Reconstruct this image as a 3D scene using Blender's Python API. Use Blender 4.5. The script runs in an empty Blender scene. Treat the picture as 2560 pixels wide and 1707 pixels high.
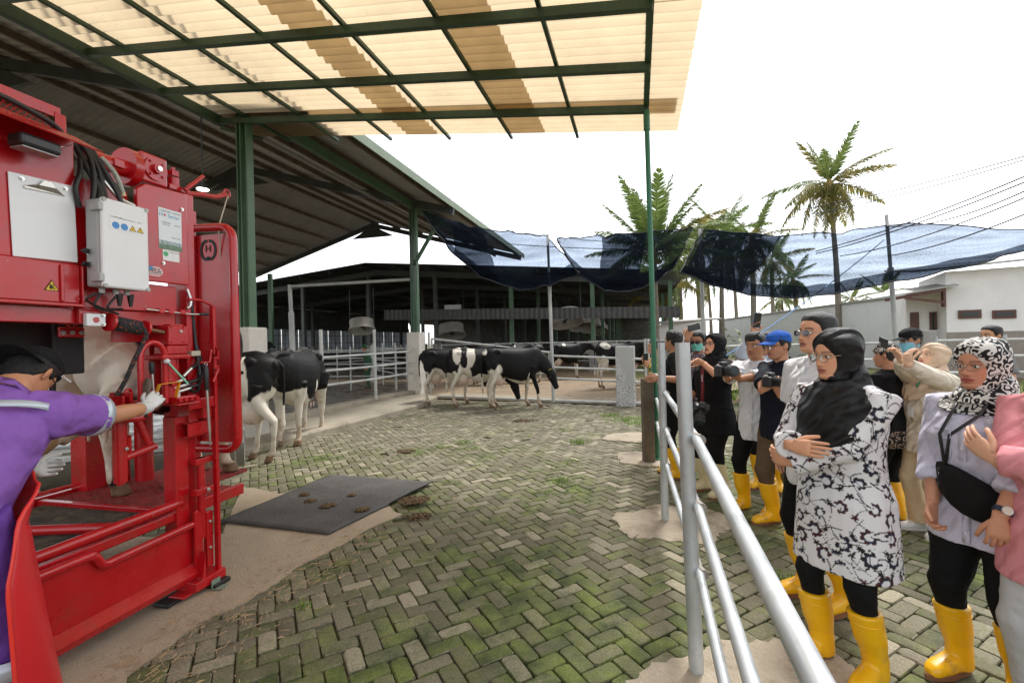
import bpy, bmesh, math, random, zlib
import numpy as np
from mathutils import Vector, Matrix, noise

random.seed(7)
SC = bpy.context.scene
COL = SC.collection
R = math.radians

# ------------------------------------------------------------------ camera
CAM_H = 1.65
ROLL = R(1.3)
F = 16.0 / 36.0 * 2560          # focal length in photograph pixels
cam_data = bpy.data.cameras.new('camera')
cam_data.lens = 16.0
cam_data.sensor_width = 36.0
cam_data.clip_start = 0.05
cam_data.clip_end = 2000
cam = bpy.data.objects.new('camera', cam_data)
COL.objects.link(cam)
cam.location = (0, 0, CAM_H)
cam.rotation_euler = (Matrix.Rotation(R(90), 3, 'X') @ Matrix.Rotation(-ROLL, 3, 'Z')).to_euler()
SC.camera = cam

# ------------------------------------------------------------------ sky, sun, exposure
SUN_EL, SUN_AZ = R(58), R(35)
world = bpy.data.worlds.new('World')
SC.world = world
world.use_nodes = True
nt = world.node_tree
nt.nodes.clear()
sky = nt.nodes.new('ShaderNodeTexSky')
sky.sky_type = 'NISHITA'
sky.sun_disc = False
sky.sun_elevation = SUN_EL
sky.sun_rotation = SUN_AZ
sky.air_density = 1.0
sky.dust_density = 1.5
sky.ozone_density = 1.0
hsv = nt.nodes.new('ShaderNodeHueSaturation')
hsv.inputs['Saturation'].default_value = 0.16      # a closed, bright cloud cover
hsv.inputs['Value'].default_value = 1.0
bg = nt.nodes.new('ShaderNodeBackground')
bg.inputs['Strength'].default_value = 0.15
wo = nt.nodes.new('ShaderNodeOutputWorld')
nt.links.new(sky.outputs[0], hsv.inputs['Color'])
nt.links.new(hsv.outputs[0], bg.inputs['Color'])
nt.links.new(bg.outputs[0], wo.inputs['Surface'])

sun_data = bpy.data.lights.new('sun', 'SUN')
sun_data.energy = 1.3
sun_data.angle = R(10)
sun_data.color = (1.0, 0.97, 0.92)
sun = bpy.data.objects.new('sun', sun_data)
COL.objects.link(sun)
sd = Vector((math.sin(SUN_AZ) * math.cos(SUN_EL), math.cos(SUN_AZ) * math.cos(SUN_EL), math.sin(SUN_EL)))
sun.rotation_euler = sd.to_track_quat('Z', 'Y').to_euler()
sun.location = (6, 10, 30)

SC.view_settings.view_transform = 'Standard'
SC.view_settings.look = 'None'
SC.view_settings.gamma = 1.0
SC.view_settings.exposure = 1.3
SC.view_settings.use_curve_mapping = False
SC.render.engine = 'CYCLES'
SC.cycles.max_bounces = 8
SC.cycles.transparent_max_bounces = 16

# ------------------------------------------------------------------ places in the photograph -> places in the world
_c, _s = math.cos(ROLL), math.sin(ROLL)
def ray(u, v):
    du, dv = u - 1280.0, v - 853.5
    return Vector(((du * _c - dv * _s) / F, 1.0, -(du * _s + dv * _c) / F))
def at(u, v, Y):
    return Vector((0, 0, CAM_H)) + ray(u, v) * Y
def gnd(u, v, z=0.0):
    r = ray(u, v)
    return Vector((0, 0, CAM_H)) + r * ((z - CAM_H) / r.z)
def onplane(u, v, p0, n):
    r = ray(u, v); o = Vector((0, 0, CAM_H))
    return o + r * ((Vector(p0) - o).dot(n) / r.dot(n))

# ------------------------------------------------------------------ materials (all node based)
_mats = {}
def mat(name, col, rough=0.6, metal=0.0, var=0.12, scale=4.0, bump=0.0, bscale=60.0, col2=None, c2pos=(0.45, 0.62),
        coat=0.0, spec=0.5, trans=0.0, sheen=0.0, roughvar=0.0, attr=None, sub=0.0):
    if name in _mats: return _mats[name]
    m = bpy.data.materials.new(name); m.use_nodes = True
    t = m.node_tree; b = t.nodes['Principled BSDF']
    b.inputs['Roughness'].default_value = rough
    b.inputs['Metallic'].default_value = metal
    b.inputs['Specular IOR Level'].default_value = spec
    b.inputs['Coat Weight'].default_value = coat
    b.inputs['Coat Roughness'].default_value = 0.12
    b.inputs['Sheen Weight'].default_value = sheen
    if sub:
        b.inputs['Subsurface Weight'].default_value = sub
        b.inputs['Subsurface Radius'].default_value = (0.012, 0.005, 0.003)
        b.inputs['Subsurface Scale'].default_value = 1.0
    tc = t.nodes.new('ShaderNodeTexCoord')
    nz = t.nodes.new('ShaderNodeTexNoise'); nz.inputs['Scale'].default_value = scale
    nz.inputs['Detail'].default_value = 6; nz.inputs['Roughness'].default_value = 0.62
    t.links.new(tc.outputs['Object'], nz.inputs['Vector'])
    rp = t.nodes.new('ShaderNodeValToRGB')
    a = [max(0, c * (1 - var)) for c in col[:3]]; z = [min(1, c * (1 + var)) for c in col[:3]]
    rp.color_ramp.elements[0].position = 0.3; rp.color_ramp.elements[1].position = 0.7
    rp.color_ramp.elements[0].color = (*a, 1); rp.color_ramp.elements[1].color = (*z, 1)
    t.links.new(nz.outputs['Fac'], rp.inputs['Fac'])
    out = rp.outputs['Color']
    if attr:
        at_ = t.nodes.new('ShaderNodeAttribute'); at_.attribute_name = attr
        mx = t.nodes.new('ShaderNodeMix'); mx.data_type = 'RGBA'; mx.blend_type = 'MULTIPLY'; mx.inputs['Factor'].default_value = 1
        t.links.new(at_.outputs['Color'], mx.inputs['A']); t.links.new(out, mx.inputs['B']); out = mx.outputs['Result']
    if col2 is not None:
        n2 = t.nodes.new('ShaderNodeTexNoise'); n2.inputs['Scale'].default_value = scale * 1.7; n2.inputs['Detail'].default_value = 9
        n2.inputs['Roughness'].default_value = 0.7
        mp = t.nodes.new('ShaderNodeMapping'); mp.inputs['Location'].default_value = (3.1, 7.7, 1.3)
        t.links.new(tc.outputs['Object'], mp.inputs['Vector']); t.links.new(mp.outputs[0], n2.inputs['Vector'])
        r2 = t.nodes.new('ShaderNodeValToRGB')
        r2.color_ramp.elements[0].position = c2pos[0]; r2.color_ramp.elements[1].position = c2pos[1]
        t.links.new(n2.outputs['Fac'], r2.inputs['Fac'])
        mx = t.nodes.new('ShaderNodeMix'); mx.data_type = 'RGBA'
        t.links.new(r2.outputs['Color'], mx.inputs['Factor'])
        t.links.new(out, mx.inputs['A']); mx.inputs['B'].default_value = (*col2[:3], 1); out = mx.outputs['Result']
    t.links.new(out, b.inputs['Base Color'])
    if roughvar:
        mr = t.nodes.new('ShaderNodeMapRange')
        mr.inputs['From Min'].default_value = .35; mr.inputs['From Max'].default_value = .65
        mr.inputs['To Min'].default_value = max(0.03, rough - roughvar); mr.inputs['To Max'].default_value = min(1, rough + roughvar)
        t.links.new(nz.outputs['Fac'], mr.inputs['Value']); t.links.new(mr.outputs[0], b.inputs['Roughness'])
    if bump:
        n3 = t.nodes.new('ShaderNodeTexNoise'); n3.inputs['Scale'].default_value = bscale; n3.inputs['Detail'].default_value = 4
        t.links.new(tc.outputs['Object'], n3.inputs['Vector'])
        bp = t.nodes.new('ShaderNodeBump'); bp.inputs['Strength'].default_value = bump; bp.inputs['Distance'].default_value = 0.02
        t.links.new(n3.outputs['Fac'], bp.inputs['Height']); t.links.new(bp.outputs[0], b.inputs['Normal'])
    if trans:
        tr = t.nodes.new('ShaderNodeBsdfTranslucent'); t.links.new(out, tr.inputs['Color'])
        ms = t.nodes.new('ShaderNodeMixShader'); ms.inputs[0].default_value = trans
        t.links.new(b.outputs[0], ms.inputs[1]); t.links.new(tr.outputs[0], ms.inputs[2])
        t.links.new(ms.outputs[0], t.nodes['Material Output'].inputs['Surface'])
    _mats[name] = m
    return m

# ------------------------------------------------------------------ mesh building
class MB:
    def __init__(s): s.v = []; s.f = []; s.m = []
    def add(s, vs, fs, m=0):
        o = len(s.v); s.v.extend([tuple(x) for x in vs]); s.f.extend([tuple(i + o for i in f) for f in fs]); s.m.extend([m] * len(fs)); return s
    def box(s, c, d, rot=None, m=0):
        c = Vector(c); hx, hy, hz = d[0] / 2, d[1] / 2, d[2] / 2
        P = [Vector((x, y, z)) for z in (-hz, hz) for y in (-hy, hy) for x in (-hx, hx)]
        if rot is not None: P = [rot @ p for p in P]
        return s.add([c + p for p in P], [(0, 2, 3, 1), (4, 5, 7, 6), (0, 1, 5, 4), (2, 6, 7, 3), (0, 4, 6, 2), (1, 3, 7, 5)], m)
    def beam(s, a, b, w, h, up=(0, 0, 1), m=0):
        a, b = Vector(a), Vector(b); d = (b - a).normalized(); up = Vector(up)
        x = d.cross(up)
        if x.length < 1e-4: x = d.cross(Vector((0, 1, 0)))
        x.normalize(); z = x.cross(d)
        P = [p + x * i * w / 2 + z * j * h / 2 for p in (a, b) for j in (-1, 1) for i in (-1, 1)]
        return s.add(P, [(0, 1, 3, 2), (4, 6, 7, 5), (0, 4, 5, 1), (2, 3, 7, 6), (0, 2, 6, 4), (1, 5, 7, 3)], m)
    def quad8(s, P, m=0):                      # hexahedron from 8 points: 4 bottom (loop), 4 top (loop)
        return s.add(P, [(3, 2, 1, 0), (4, 5, 6, 7), (0, 1, 5, 4), (1, 2, 6, 5), (2, 3, 7, 6), (3, 0, 4, 7)], m)
    def slab(s, poly, off, m=0):               # polygon (3d points) extruded by a vector
        off = Vector(off); n = len(poly); P = [Vector(p) for p in poly]
        P += [p + off for p in P[:n]]
        fs = [tuple(range(n - 1, -1, -1)), tuple(range(n, 2 * n))] + [(i, (i + 1) % n, n + (i + 1) % n, n + i) for i in range(n)]
        return s.add(P, fs, m)
    def tube(s, pts, r, n=10, m=0, caps=True, ell=None, ref=None):
        pts = [Vector(p) for p in pts]; k = len(pts)
        rs = [r] * k if not hasattr(r, '__len__') else list(r)
        prev = None; rings = []
        for i, p in enumerate(pts):
            d = (pts[min(i + 1, k - 1)] - pts[max(i - 1, 0)]).normalized()
            if prev is None:
                rf = Vector(ref) if ref is not None else (Vector((0, 0, 1)) if abs(d.z) < 0.9 else Vector((0, 1, 0)))
                x = d.cross(rf)
                if x.length < 1e-5: x = d.cross(Vector((1, 0.3, 0)))
                x.normalize()
            else:
                x = (prev - d * prev.dot(d)).normalized()
            prev = x; y = d.cross(x)
            e = (1, 1) if ell is None else (ell[i] if hasattr(ell[0], '__len__') else ell)
            rings.append([p + (x * math.cos(2 * math.pi * j / n) * e[0] + y * math.sin(2 * math.pi * j / n) * e[1]) * rs[i] for j in range(n)])
        return s.loft(rings, caps, m)
    def loft(s, rings, caps=True, m=0):
        n = len(rings[0]); vs = [p for r_ in rings for p in r_]; fs = []
        for i in range(len(rings) - 1):
            for j in range(n):
                fs.append((i * n + j, i * n + (j + 1) % n, (i + 1) * n + (j + 1) % n, (i + 1) * n + j))
        if caps:
            fs.append(tuple(range(n - 1, -1, -1))); fs.append(tuple((len(rings) - 1) * n + j for j in range(n)))
        return s.add(vs, fs, m)
    def cyl(s, a, b, r, n=16, m=0, r2=None): return s.tube([a, b], [r, r if r2 is None else r2], n, m)
    def sph(s, c, r, nu=14, nv=9, m=0, rot=None):
        r = (r, r, r) if not hasattr(r, '__len__') else r; c = Vector(c); rings = []
        for i in range(nv + 1):
            th = math.pi * (0.02 + 0.96 * i / nv); ring = []
            for j in range(nu):
                ph = 2 * math.pi * j / nu
                p = Vector((r[0] * math.sin(th) * math.cos(ph), r[1] * math.sin(th) * math.sin(ph), -r[2] * math.cos(th)))
                ring.append(c + (rot @ p if rot is not None else p))
            rings.append(ring)
        return s.loft(rings, True, m)
    def grid(s, fn, nu, nv, m=0, closed_u=False):
        vs = [fn(i / (nu - (0 if closed_u else 1)), j / (nv - 1)) for j in range(nv) for i in range(nu)]
        fs = []
        for j in range(nv - 1):
            for i in range(nu if closed_u else nu - 1):
                i2 = (i + 1) % nu
                fs.append((j * nu + i, j * nu + i2, (j + 1) * nu + i2, (j + 1) * nu + i))
        return s.add(vs, fs, m)
    def mesh(s, name, smooth=30):
        me = bpy.data.meshes.new(name); me.from_pydata(s.v, [], s.f)
        if any(s.m): me.polygons.foreach_set('material_index', s.m)
        if smooth is not None:
            me.polygons.foreach_set('use_smooth', [True] * len(me.polygons))
            if smooth < 180: me.set_sharp_from_angle(angle=R(smooth))
        me.update(); return me
    def build(s, name, mt, parent=None, smooth=30, bevel=0.0, seg=2, solid=0.0):
        return obj(name, s.mesh(name, smooth), mt, parent, bevel, seg, solid)

def obj(name, me, mt=None, parent=None, bevel=0.0, seg=2, solid=0.0):
    o = bpy.data.objects.new(name, me); COL.objects.link(o)
    if mt is not None and not me.materials:
        for x in (mt if isinstance(mt, (list, tuple)) else [mt]): me.materials.append(x)
    if parent is not None: setparent(o, parent)
    if solid:
        md = o.modifiers.new('solid', 'SOLIDIFY'); md.thickness = solid; md.offset = 0
    if bevel:
        md = o.modifiers.new('bevel', 'BEVEL'); md.width = bevel; md.segments = seg; md.limit_method = 'ANGLE'; md.angle_limit = R(40)
        md.harden_normals = False
    return o
def basis(o):
    return Matrix.LocRotScale(o.location, o.rotation_euler, o.scale)
def world_of(o):
    return basis(o) if o.parent is None else world_of(o.parent) @ o.matrix_parent_inverse @ basis(o)
LOCAL = False
def setparent(o, p):                       # geometry given in world coordinates stays where it is; LOCAL: it is in the thing's own frame
    o.parent = p
    if not LOCAL: o.matrix_parent_inverse = world_of(p).inverted()
def tag(o, label=None, cat=None, group=None, kind=None):
    if label: o['label'] = label
    if cat: o['category'] = cat
    if group: o['group'] = group
    if kind: o['kind'] = kind
    return o
def thing(name, label, cat, loc=(0, 0, 0), rz=0.0, group=None):
    o = bpy.data.objects.new(name, None); COL.objects.link(o)
    o.location = loc; o.rotation_euler = (0, 0, rz); o.empty_display_size = 0.1
    return tag(o, label, cat, group)
def dup(root, loc, rz=None, label=None, group=None, scale=None):
    r = root.copy(); COL.objects.link(r); r.location = loc
    if rz is not None: r.rotation_euler = (r.rotation_euler[0], r.rotation_euler[1], rz)
    if scale: r.scale = (scale, scale, scale)
    if label: r['label'] = label
    if group: r['group'] = group
    for ch in list(root.children):
        c = ch.copy(); COL.objects.link(c); c.parent = r
        for g in ch.children:
            d = g.copy(); COL.objects.link(d); d.parent = c
    return r
def colattr(me, cols, name='Col'):
    a = me.color_attributes.new(name, 'FLOAT_COLOR', 'POINT')
    arr = np.ones((len(me.vertices), 4), dtype=np.float32); arr[:, :3] = cols
    a.data.foreach_set('color', arr.ravel())
def verts_np(me):
    a = np.empty(len(me.vertices) * 3, dtype=np.float32); me.vertices.foreach_get('co', a); return a.reshape(-1, 3)
def set_verts(me, a): me.vertices.foreach_set('co', np.ascontiguousarray(a, dtype=np.float32).ravel()); me.update()
def normals_np(me):
    a = np.empty(len(me.vertices) * 3, dtype=np.float32); me.vertex_normals.foreach_get('vector', a); return a.reshape(-1, 3)
def remesh(mb, voxel, smooth_it=2, name='m'):
    me = mb.mesh(name + '_raw', None)
    o = bpy.data.objects.new('tmp', me); COL.objects.link(o)
    md = o.modifiers.new('r', 'REMESH'); md.mode = 'VOXEL'; md.voxel_size = voxel; md.use_smooth_shade = True
    if smooth_it:
        sm = o.modifiers.new('s', 'SMOOTH'); sm.iterations = smooth_it; sm.factor = 0.5
    dg = bpy.context.evaluated_depsgraph_get()
    res = bpy.data.meshes.new_from_object(o.evaluated_get(dg)); res.name = name
    bpy.data.objects.remove(o); bpy.data.meshes.remove(me)
    res.materials.clear()
    res.polygons.foreach_set('use_smooth', [True] * len(res.polygons))
    return res
# cheap vectorised value noise used to shape cloth, hides and ground edges
_rng = np.random.RandomState(3); _tab = _rng.rand(64, 64, 64).astype(np.float32)
def vnoise(p):
    p = np.asarray(p, dtype=np.float64); i = np.floor(p).astype(int); f = p - i; f = f * f * (3 - 2 * f)
    r = 0
    for dx in (0, 1):
        for dy in (0, 1):
            for dz in (0, 1):
                w = (f[:, 0] if dx else 1 - f[:, 0]) * (f[:, 1] if dy else 1 - f[:, 1]) * (f[:, 2] if dz else 1 - f[:, 2])
                r = r + w * _tab[(i[:, 0] + dx) % 64, (i[:, 1] + dy) % 64, (i[:, 2] + dz) % 64]
    return r
def fbm(p, oct=3):
    p = np.asarray(p, dtype=np.float64); r = 0; a = 0.5; t = 0
    for k in range(oct): r = r + a * vnoise(p * 2 ** k + 17.3 * k); t += a; a *= 0.5
    return r / t
def text_mesh(body, size, extrude=0.0008, align='CENTER'):
    cu = bpy.data.curves.new('t', 'FONT'); cu.body = body; cu.size = size; cu.extrude = extrude
    cu.align_x = align; cu.align_y = 'CENTER'; cu.resolution_u = 2
    o = bpy.data.objects.new('t', cu); COL.objects.link(o)
    dg = bpy.context.evaluated_depsgraph_get()
    me = bpy.data.meshes.new_from_object(o.evaluated_get(dg)); bpy.data.objects.remove(o); bpy.data.curves.remove(cu)
    me.materials.clear(); return me
def text_on(name, body, size, origin, ex, ey, mt, parent, extrude=0.0008, align='CENTER', squeeze=1.0):
    me = text_mesh(body, size, extrude, align); ex = Vector(ex).normalized(); ey = Vector(ey).normalized(); n = ex.cross(ey)
    Mx = Matrix((( *ex, ), (*ey,), (*n,))).transposed().to_4x4()
    me.transform(Matrix.Translation(Vector(origin)) @ Mx @ Matrix.Diagonal((squeeze, 1, 1, 1)))
    return obj(name, me, mt, parent)
# ================================================================== THE SETTING
ER = Vector((math.sin(R(15.4)), math.cos(R(15.4)), 0))      # the yard's long direction (away)
EP = Vector((-math.cos(R(15.4)), math.sin(R(15.4)), 0))     # across, towards the barn on the left

# ---- ground: one sheet to the horizon
m_soil = mat('soil', (0.16, 0.115, 0.065), 0.95, var=.3, scale=.6, bump=.5, bscale=9, col2=(0.075, 0.11, 0.035), c2pos=(.5, .62))
g = MB(); g.add([(-400, -60, -.09), (400, -60, -.09), (400, 700, -.09), (-400, 700, -.09)], [(0, 1, 2, 3)])
tag(g.build('ground', m_soil, smooth=None), kind='structure')

# ---- paving: bed of sand + single pavers laid in herringbone
def paver_material():
    m = bpy.data.materials.new('mossy_paver'); m.use_nodes = True; t = m.node_tree; b = t.nodes['Principled BSDF']
    N = t.nodes.new; L = t.links.new
    geo = N('ShaderNodeNewGeometry'); oi = N('ShaderNodeObjectInfo')
    add = N('ShaderNodeMath'); add.operation = 'ADD'; L(geo.outputs['Random Per Island'], add.inputs[0]); L(oi.outputs['Random'], add.inputs[1])
    fr = N('ShaderNodeMath'); fr.operation = 'FRACT'; L(add.outputs[0], fr.inputs[0])
    base = N('ShaderNodeValToRGB'); cr = base.color_ramp
    cr.elements[0].position = 0; cr.elements[0].color = (.130, .115, .076, 1)
    cr.elements[1].position = 1; cr.elements[1].color = (.32, .285, .205, 1)
    for p, c in ((.35, (.165, .148, .100, 1)), (.7, (.195, .175, .122, 1)), (.86, (.24, .215, .152, 1))):
        e = cr.elements.new(p); e.color = c
    L(fr.outputs[0], base.inputs['Fac'])
    # moss: large patches in the yard, broken up per paver and by fine noise
    n1 = N('ShaderNodeTexNoise'); n1.inputs['Scale'].default_value = .55; n1.inputs['Detail'].default_value = 3; L(geo.outputs['Position'], n1.inputs['Vector'])
    n2 = N('ShaderNodeTexNoise'); n2.inputs['Scale'].default_value = 14; n2.inputs['Detail'].default_value = 8; n2.inputs['Roughness'].default_value = .7; L(geo.outputs['Position'], n2.inputs['Vector'])
    sx = N('ShaderNodeSeparateXYZ'); L(geo.outputs['Position'], sx.inputs[0])
    mr = N('ShaderNodeMapRange'); mr.inputs['From Min'].default_value = 2.0; mr.inputs['From Max'].default_value = 9.0
    mr.inputs['To Min'].default_value = .15; mr.inputs['To Max'].default_value = -.10; L(sx.outputs['Y'], mr.inputs['Value'])
    fr2 = N('ShaderNodeMath'); fr2.operation = 'MULTIPLY'; fr2.inputs[1].default_value = 7.31; L(fr.outputs[0], fr2.inputs[0])
    fr3 = N('ShaderNodeMath'); fr3.operation = 'FRACT'; L(fr2.outputs[0], fr3.inputs[0])
    a1 = N('ShaderNodeMath'); a1.operation = 'MULTIPLY_ADD'; a1.inputs[1].default_value = .95; L(n1.outputs['Fac'], a1.inputs[0]); L(mr.outputs[0], a1.inputs[2])
    a2 = N('ShaderNodeMath'); a2.operation = 'MULTIPLY_ADD'; a2.inputs[1].default_value = .55; L(n2.outputs['Fac'], a2.inputs[0]); L(a1.outputs[0], a2.inputs[2])
    a3 = N('ShaderNodeMath'); a3.operation = 'MULTIPLY_ADD'; a3.inputs[1].default_value = .26; L(fr3.outputs[0], a3.inputs[0]); L(a2.outputs[0], a3.inputs[2])
    mp_ = N('ShaderNodeMapRange'); mp_.inputs['From Min'].default_value = .84; mp_.inputs['From Max'].default_value = 1.12; L(a3.outputs[0], mp_.inputs['Value'])
    mossc = N('ShaderNodeValToRGB'); mossc.color_ramp.elements[0].color = (.045, .062, .020, 1); mossc.color_ramp.elements[1].color = (.15, .18, .045, 1)
    mossc.color_ramp.elements[0].position = .35; mossc.color_ramp.elements[1].position = .68
    n4 = N('ShaderNodeTexNoise'); n4.inputs['Scale'].default_value = 5; n4.inputs['Detail'].default_value = 6; L(geo.outputs['Position'], n4.inputs['Vector']); L(n4.outputs['Fac'], mossc.inputs['Fac'])
    mx = N('ShaderNodeMix'); mx.data_type = 'RGBA'; L(mp_.outputs[0], mx.inputs['Factor']); L(base.outputs['Color'], mx.inputs['A']); L(mossc.outputs['Color'], mx.inputs['B'])
    # dark speckle and grit
    n5 = N('ShaderNodeTexNoise'); n5.inputs['Scale'].default_value = 90; n5.inputs['Detail'].default_value = 3; L(geo.outputs['Position'], n5.inputs['Vector'])
    r5 = N('ShaderNodeMapRange'); r5.inputs['From Min'].default_value = .3; r5.inputs['From Max'].default_value = .7; r5.inputs['To Min'].default_value = .72; r5.inputs['To Max'].default_value = 1.22; L(n5.outputs['Fac'], r5.inputs['Value'])
    mul = N('ShaderNodeVectorMath'); mul.operation = 'SCALE'; L(mx.outputs['Result'], mul.inputs[0]); L(r5.outputs[0], mul.inputs['Scale'])
    L(mul.outputs[0], b.inputs['Base Color'])
    b.inputs['Roughness'].default_value = .85; b.inputs['Specular IOR Level'].default_value = .35
    bp = N('ShaderNodeBump'); bp.inputs['Strength'].default_value = .55; bp.inputs['Distance'].default_value = .006
    hh = N('ShaderNodeMath'); hh.operation = 'ADD'; L(n5.outputs['Fac'], hh.inputs[0]); L(n2.outputs['Fac'], hh.inputs[1])
    L(hh.outputs[0], bp.inputs['Height']); L(bp.outputs[0], b.inputs['Normal'])
    return m
m_paver = paver_material()
m_sand = mat('joint_sand', (0.13, 0.105, 0.065), 0.95, var=.4, scale=3, bump=.6, bscale=40, col2=(0.06, 0.075, 0.028), c2pos=(.48, .6))

def gate_side(x, y):           # how far beyond the gate line (the end of the paving) a point lies
    a = Vector((-2.75, 13.9)); d = Vector((5.95, -2.75)).normalized()
    return (Vector((x, y)) - a).dot(Vector((-d.y, d.x)))
KERB = [(-5.6, 3.6), (-3.95, 7.3), (-3.15, 9.4), (-2.45, 11.4), (-2.2, 13.2), (-2.75, 14.1), (-3.3, 13.6), (-4.35, 10.2), (-6.3, 5.2)]
def left_of_kerb(x, y):
    if y > 13: return x < -2.3
    if y < 3.6: return x < -5.4
    pts = [(-5.6, 3.6), (-3.95, 7.3), (-3.15, 9.4), (-2.45, 11.4), (-2.2, 13.2)]
    for (x0, y0), (x1, y1) in zip(pts, pts[1:]):
        if y0 <= y <= y1: return x < x0 + (x1 - x0) * (y - y0) / (y1 - y0) - .1
    return False

pv = MB(); pv.add([(-6, .3, -.03), (9.5, .3, -.03), (9.5, 10.6, -.03), (3.4, 11.05, -.03), (-2.2, 13.7, -.03), (-2.6, 12.9, -.03), (-6, 4, -.03)], [(0, 1, 2, 3, 4, 5, 6)])
pavement = tag(pv.build('brick_pavement', m_sand, smooth=None), kind='structure')

def chamfer_block(L_, W_, H_, c, wear=0.0, seed=0):
    rnd = random.Random(seed); mb = MB()
    def ring(l, w, z, j=0): return [(sx * l / 2 + rnd.uniform(-j, j), sy * w / 2 + rnd.uniform(-j, j), z) for sx, sy in ((-1, -1), (1, -1), (1, 1), (-1, 1))]
    def oct_(l, w, z, k, j):
        P = []
        for sx, sy in ((-1, -1), (1, -1), (1, 1), (-1, 1)):
            a = (sx * (l / 2 - k), sy * w / 2, z); b_ = (sx * l / 2, sy * (w / 2 - k), z)
            P += [b_, a] if sx * sy > 0 else [a, b_]
        P = [(x + rnd.uniform(-j, j), y + rnd.uniform(-j, j), z_) for x, y, z_ in P]
        return P
    k = .008 + wear
    mb.loft([[Vector(p) for p in oct_(L_, W_, -H_, k, 0)], [Vector(p) for p in oct_(L_, W_, -c - wear * .6, k, wear * .4)],
             [Vector(p) for p in oct_(L_ - 1.3 * c, W_ - 1.3 * c, -c * .25, k, wear * .4)], [Vector(p) for p in oct_(L_ - 3.0 * c, W_ - 3.0 * c, 0, k * .8, 0)]], caps=True)
    return mb
CELL = .100; PANG = R(29)
pr = random.Random(11)
pavers = []
ca, sa = math.cos(PANG), math.sin(PANG)
lim = int(15 / CELL)
for i in range(-lim, lim):
    for j in range(-lim, lim):
        k = (i - j) % 4
        if k == 0: cx, cy, vert = i + 1.0, j + .5, 0
        elif k == 3: cx, cy, vert = i + .5, j + 1.0, 1
        else: continue
        x, y = cx * CELL, cy * CELL
        X, Y = x * ca - y * sa, x * sa + y * ca + 3.0
        if Y < 1.25 or Y > 12.6 or X > 1.16 * Y + .3 or X < -1.16 * Y - .2: continue
        if gate_side(X, Y) > -.12 or left_of_kerb(X, Y): continue
        if Y < 3.75 and X < -2.15: continue       # concrete apron
        if Y > 9 and X > 3.6: continue
        if pr.random() < .006: continue                                   # a few are missing
        pavers.append((X, Y, PANG + (math.pi / 2 if vert else 0)))
def seen_size(p):
    X, Y, _ = p
    return -Y if abs(X) < 1.08 * Y and Y > 1.93 else -99 - Y
pavers.sort(key=seen_size, reverse=True)
pmeshes = [chamfer_block(.193, .0935, .055, .0055, w, s).mesh('paver', 25) for s, w in ((1, 0), (2, .003), (3, .006), (4, .002), (5, .009))]
for me in pmeshes: me.materials.append(m_paver)
def undul(X, Y): return .012 * noise.noise(Vector((X * .7, Y * .7, 3.1)))
for X, Y, a in pavers[:300]:
    o = bpy.data.objects.new('paver', pmeshes[pr.choice((0, 0, 1, 1, 2, 3, 3, 4))]); COL.objects.link(o)
    o.location = (X + pr.gauss(0, .0016), Y + pr.gauss(0, .0016), undul(X, Y) + pr.uniform(-.006, .003))
    o.rotation_euler = (pr.gauss(0, .017), pr.gauss(0, .017), a + pr.gauss(0, .014))
    o.parent = pavement
rest = MB(); tmpl = []
for me in pmeshes: tmpl.append(([v.co.copy() for v in me.vertices], [tuple(p.vertices) for p in me.polygons]))
for X, Y, a in pavers[300:]:
    vs, fs = tmpl[pr.choice((0, 0, 1, 1, 2, 3, 3, 4))]
    Mx = Matrix.Translation((X + pr.gauss(0, .0016), Y + pr.gauss(0, .0016), undul(X, Y) + pr.uniform(-.006, .003))) @ Matrix.Rotation(a + pr.gauss(0, .014), 4, 'Z') @ Matrix.Rotation(pr.gauss(0, .017), 4, 'X') @ Matrix.Rotation(pr.gauss(0, .017), 4, 'Y')
    rest.add([Mx @ v for v in vs], fs)
tag(rest.build('farther_pavers', m_paver, pavement, smooth=25), kind='stuff')

# ---- concrete apron below the machine, ragged edge over the pavers
m_conc = mat('rough_concrete', (0.36, 0.29, 0.205), 0.9, var=.16, scale=1.3, bump=.5, bscale=70, col2=(0.17, 0.125, 0.075), c2pos=(.55, .70))
def ragged(name, pts, z, mt, th=.02, sub=7, amp=.035, seed=1, kind='structure', parent=None):
    rnd = random.Random(seed); P = []
    n = len(pts)
    for i in range(n):
        a, b = Vector(pts[i]), Vector(pts[(i + 1) % n])
        for k in range(sub):
            q = a.lerp(b, k / sub)
            q += Vector((noise.noise(Vector((q.x * 3, q.y * 3, seed))) * amp * 2, noise.noise(Vector((q.x * 3, q.y * 3, seed + 9))) * amp * 2))
            q += Vector((rnd.uniform(-amp, amp), rnd.uniform(-amp, amp))) * .35
            P.append(q)
    c = sum(P, Vector((0, 0))) / len(P)
    top = [Vector((p.x, p.y, z)) for p in P]; inn = [Vector((p.x, p.y, z)).lerp(Vector((c.x, c.y, z)), .06 / max(.3, (p - c).length)) + Vector((0, 0, th * .6)) for p in P]
    mb = MB(); nn = len(P)
    mb.add([p - Vector((0, 0, .05)) for p in top] + top + inn, [(i, (i + 1) % nn, nn + (i + 1) % nn, nn + i) for i in range(nn)] + [(nn + i, nn + (i + 1) % nn, 2 * nn + (i + 1) % nn, 2 * nn + i) for i in range(nn)] + [tuple(range(2 * nn, 3 * nn))])
    o = mb.build(name, mt, parent, smooth=25)
    if kind: tag(o, kind=kind)
    return o
def g2(u, v): p = gnd(u, v); return (p.x, p.y)
apron = [(-4.6, .6), (-1.35, 1.3), g2(300, 1700), g2(500, 1560), g2(633, 1490), g2(730, 1428), g2(852, 1356), g2(1005, 1285), g2(940, 1235), g2(700, 1232), g2(600, 1215), (-2.6, 4.05), (-5.4, 3.9)]
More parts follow.
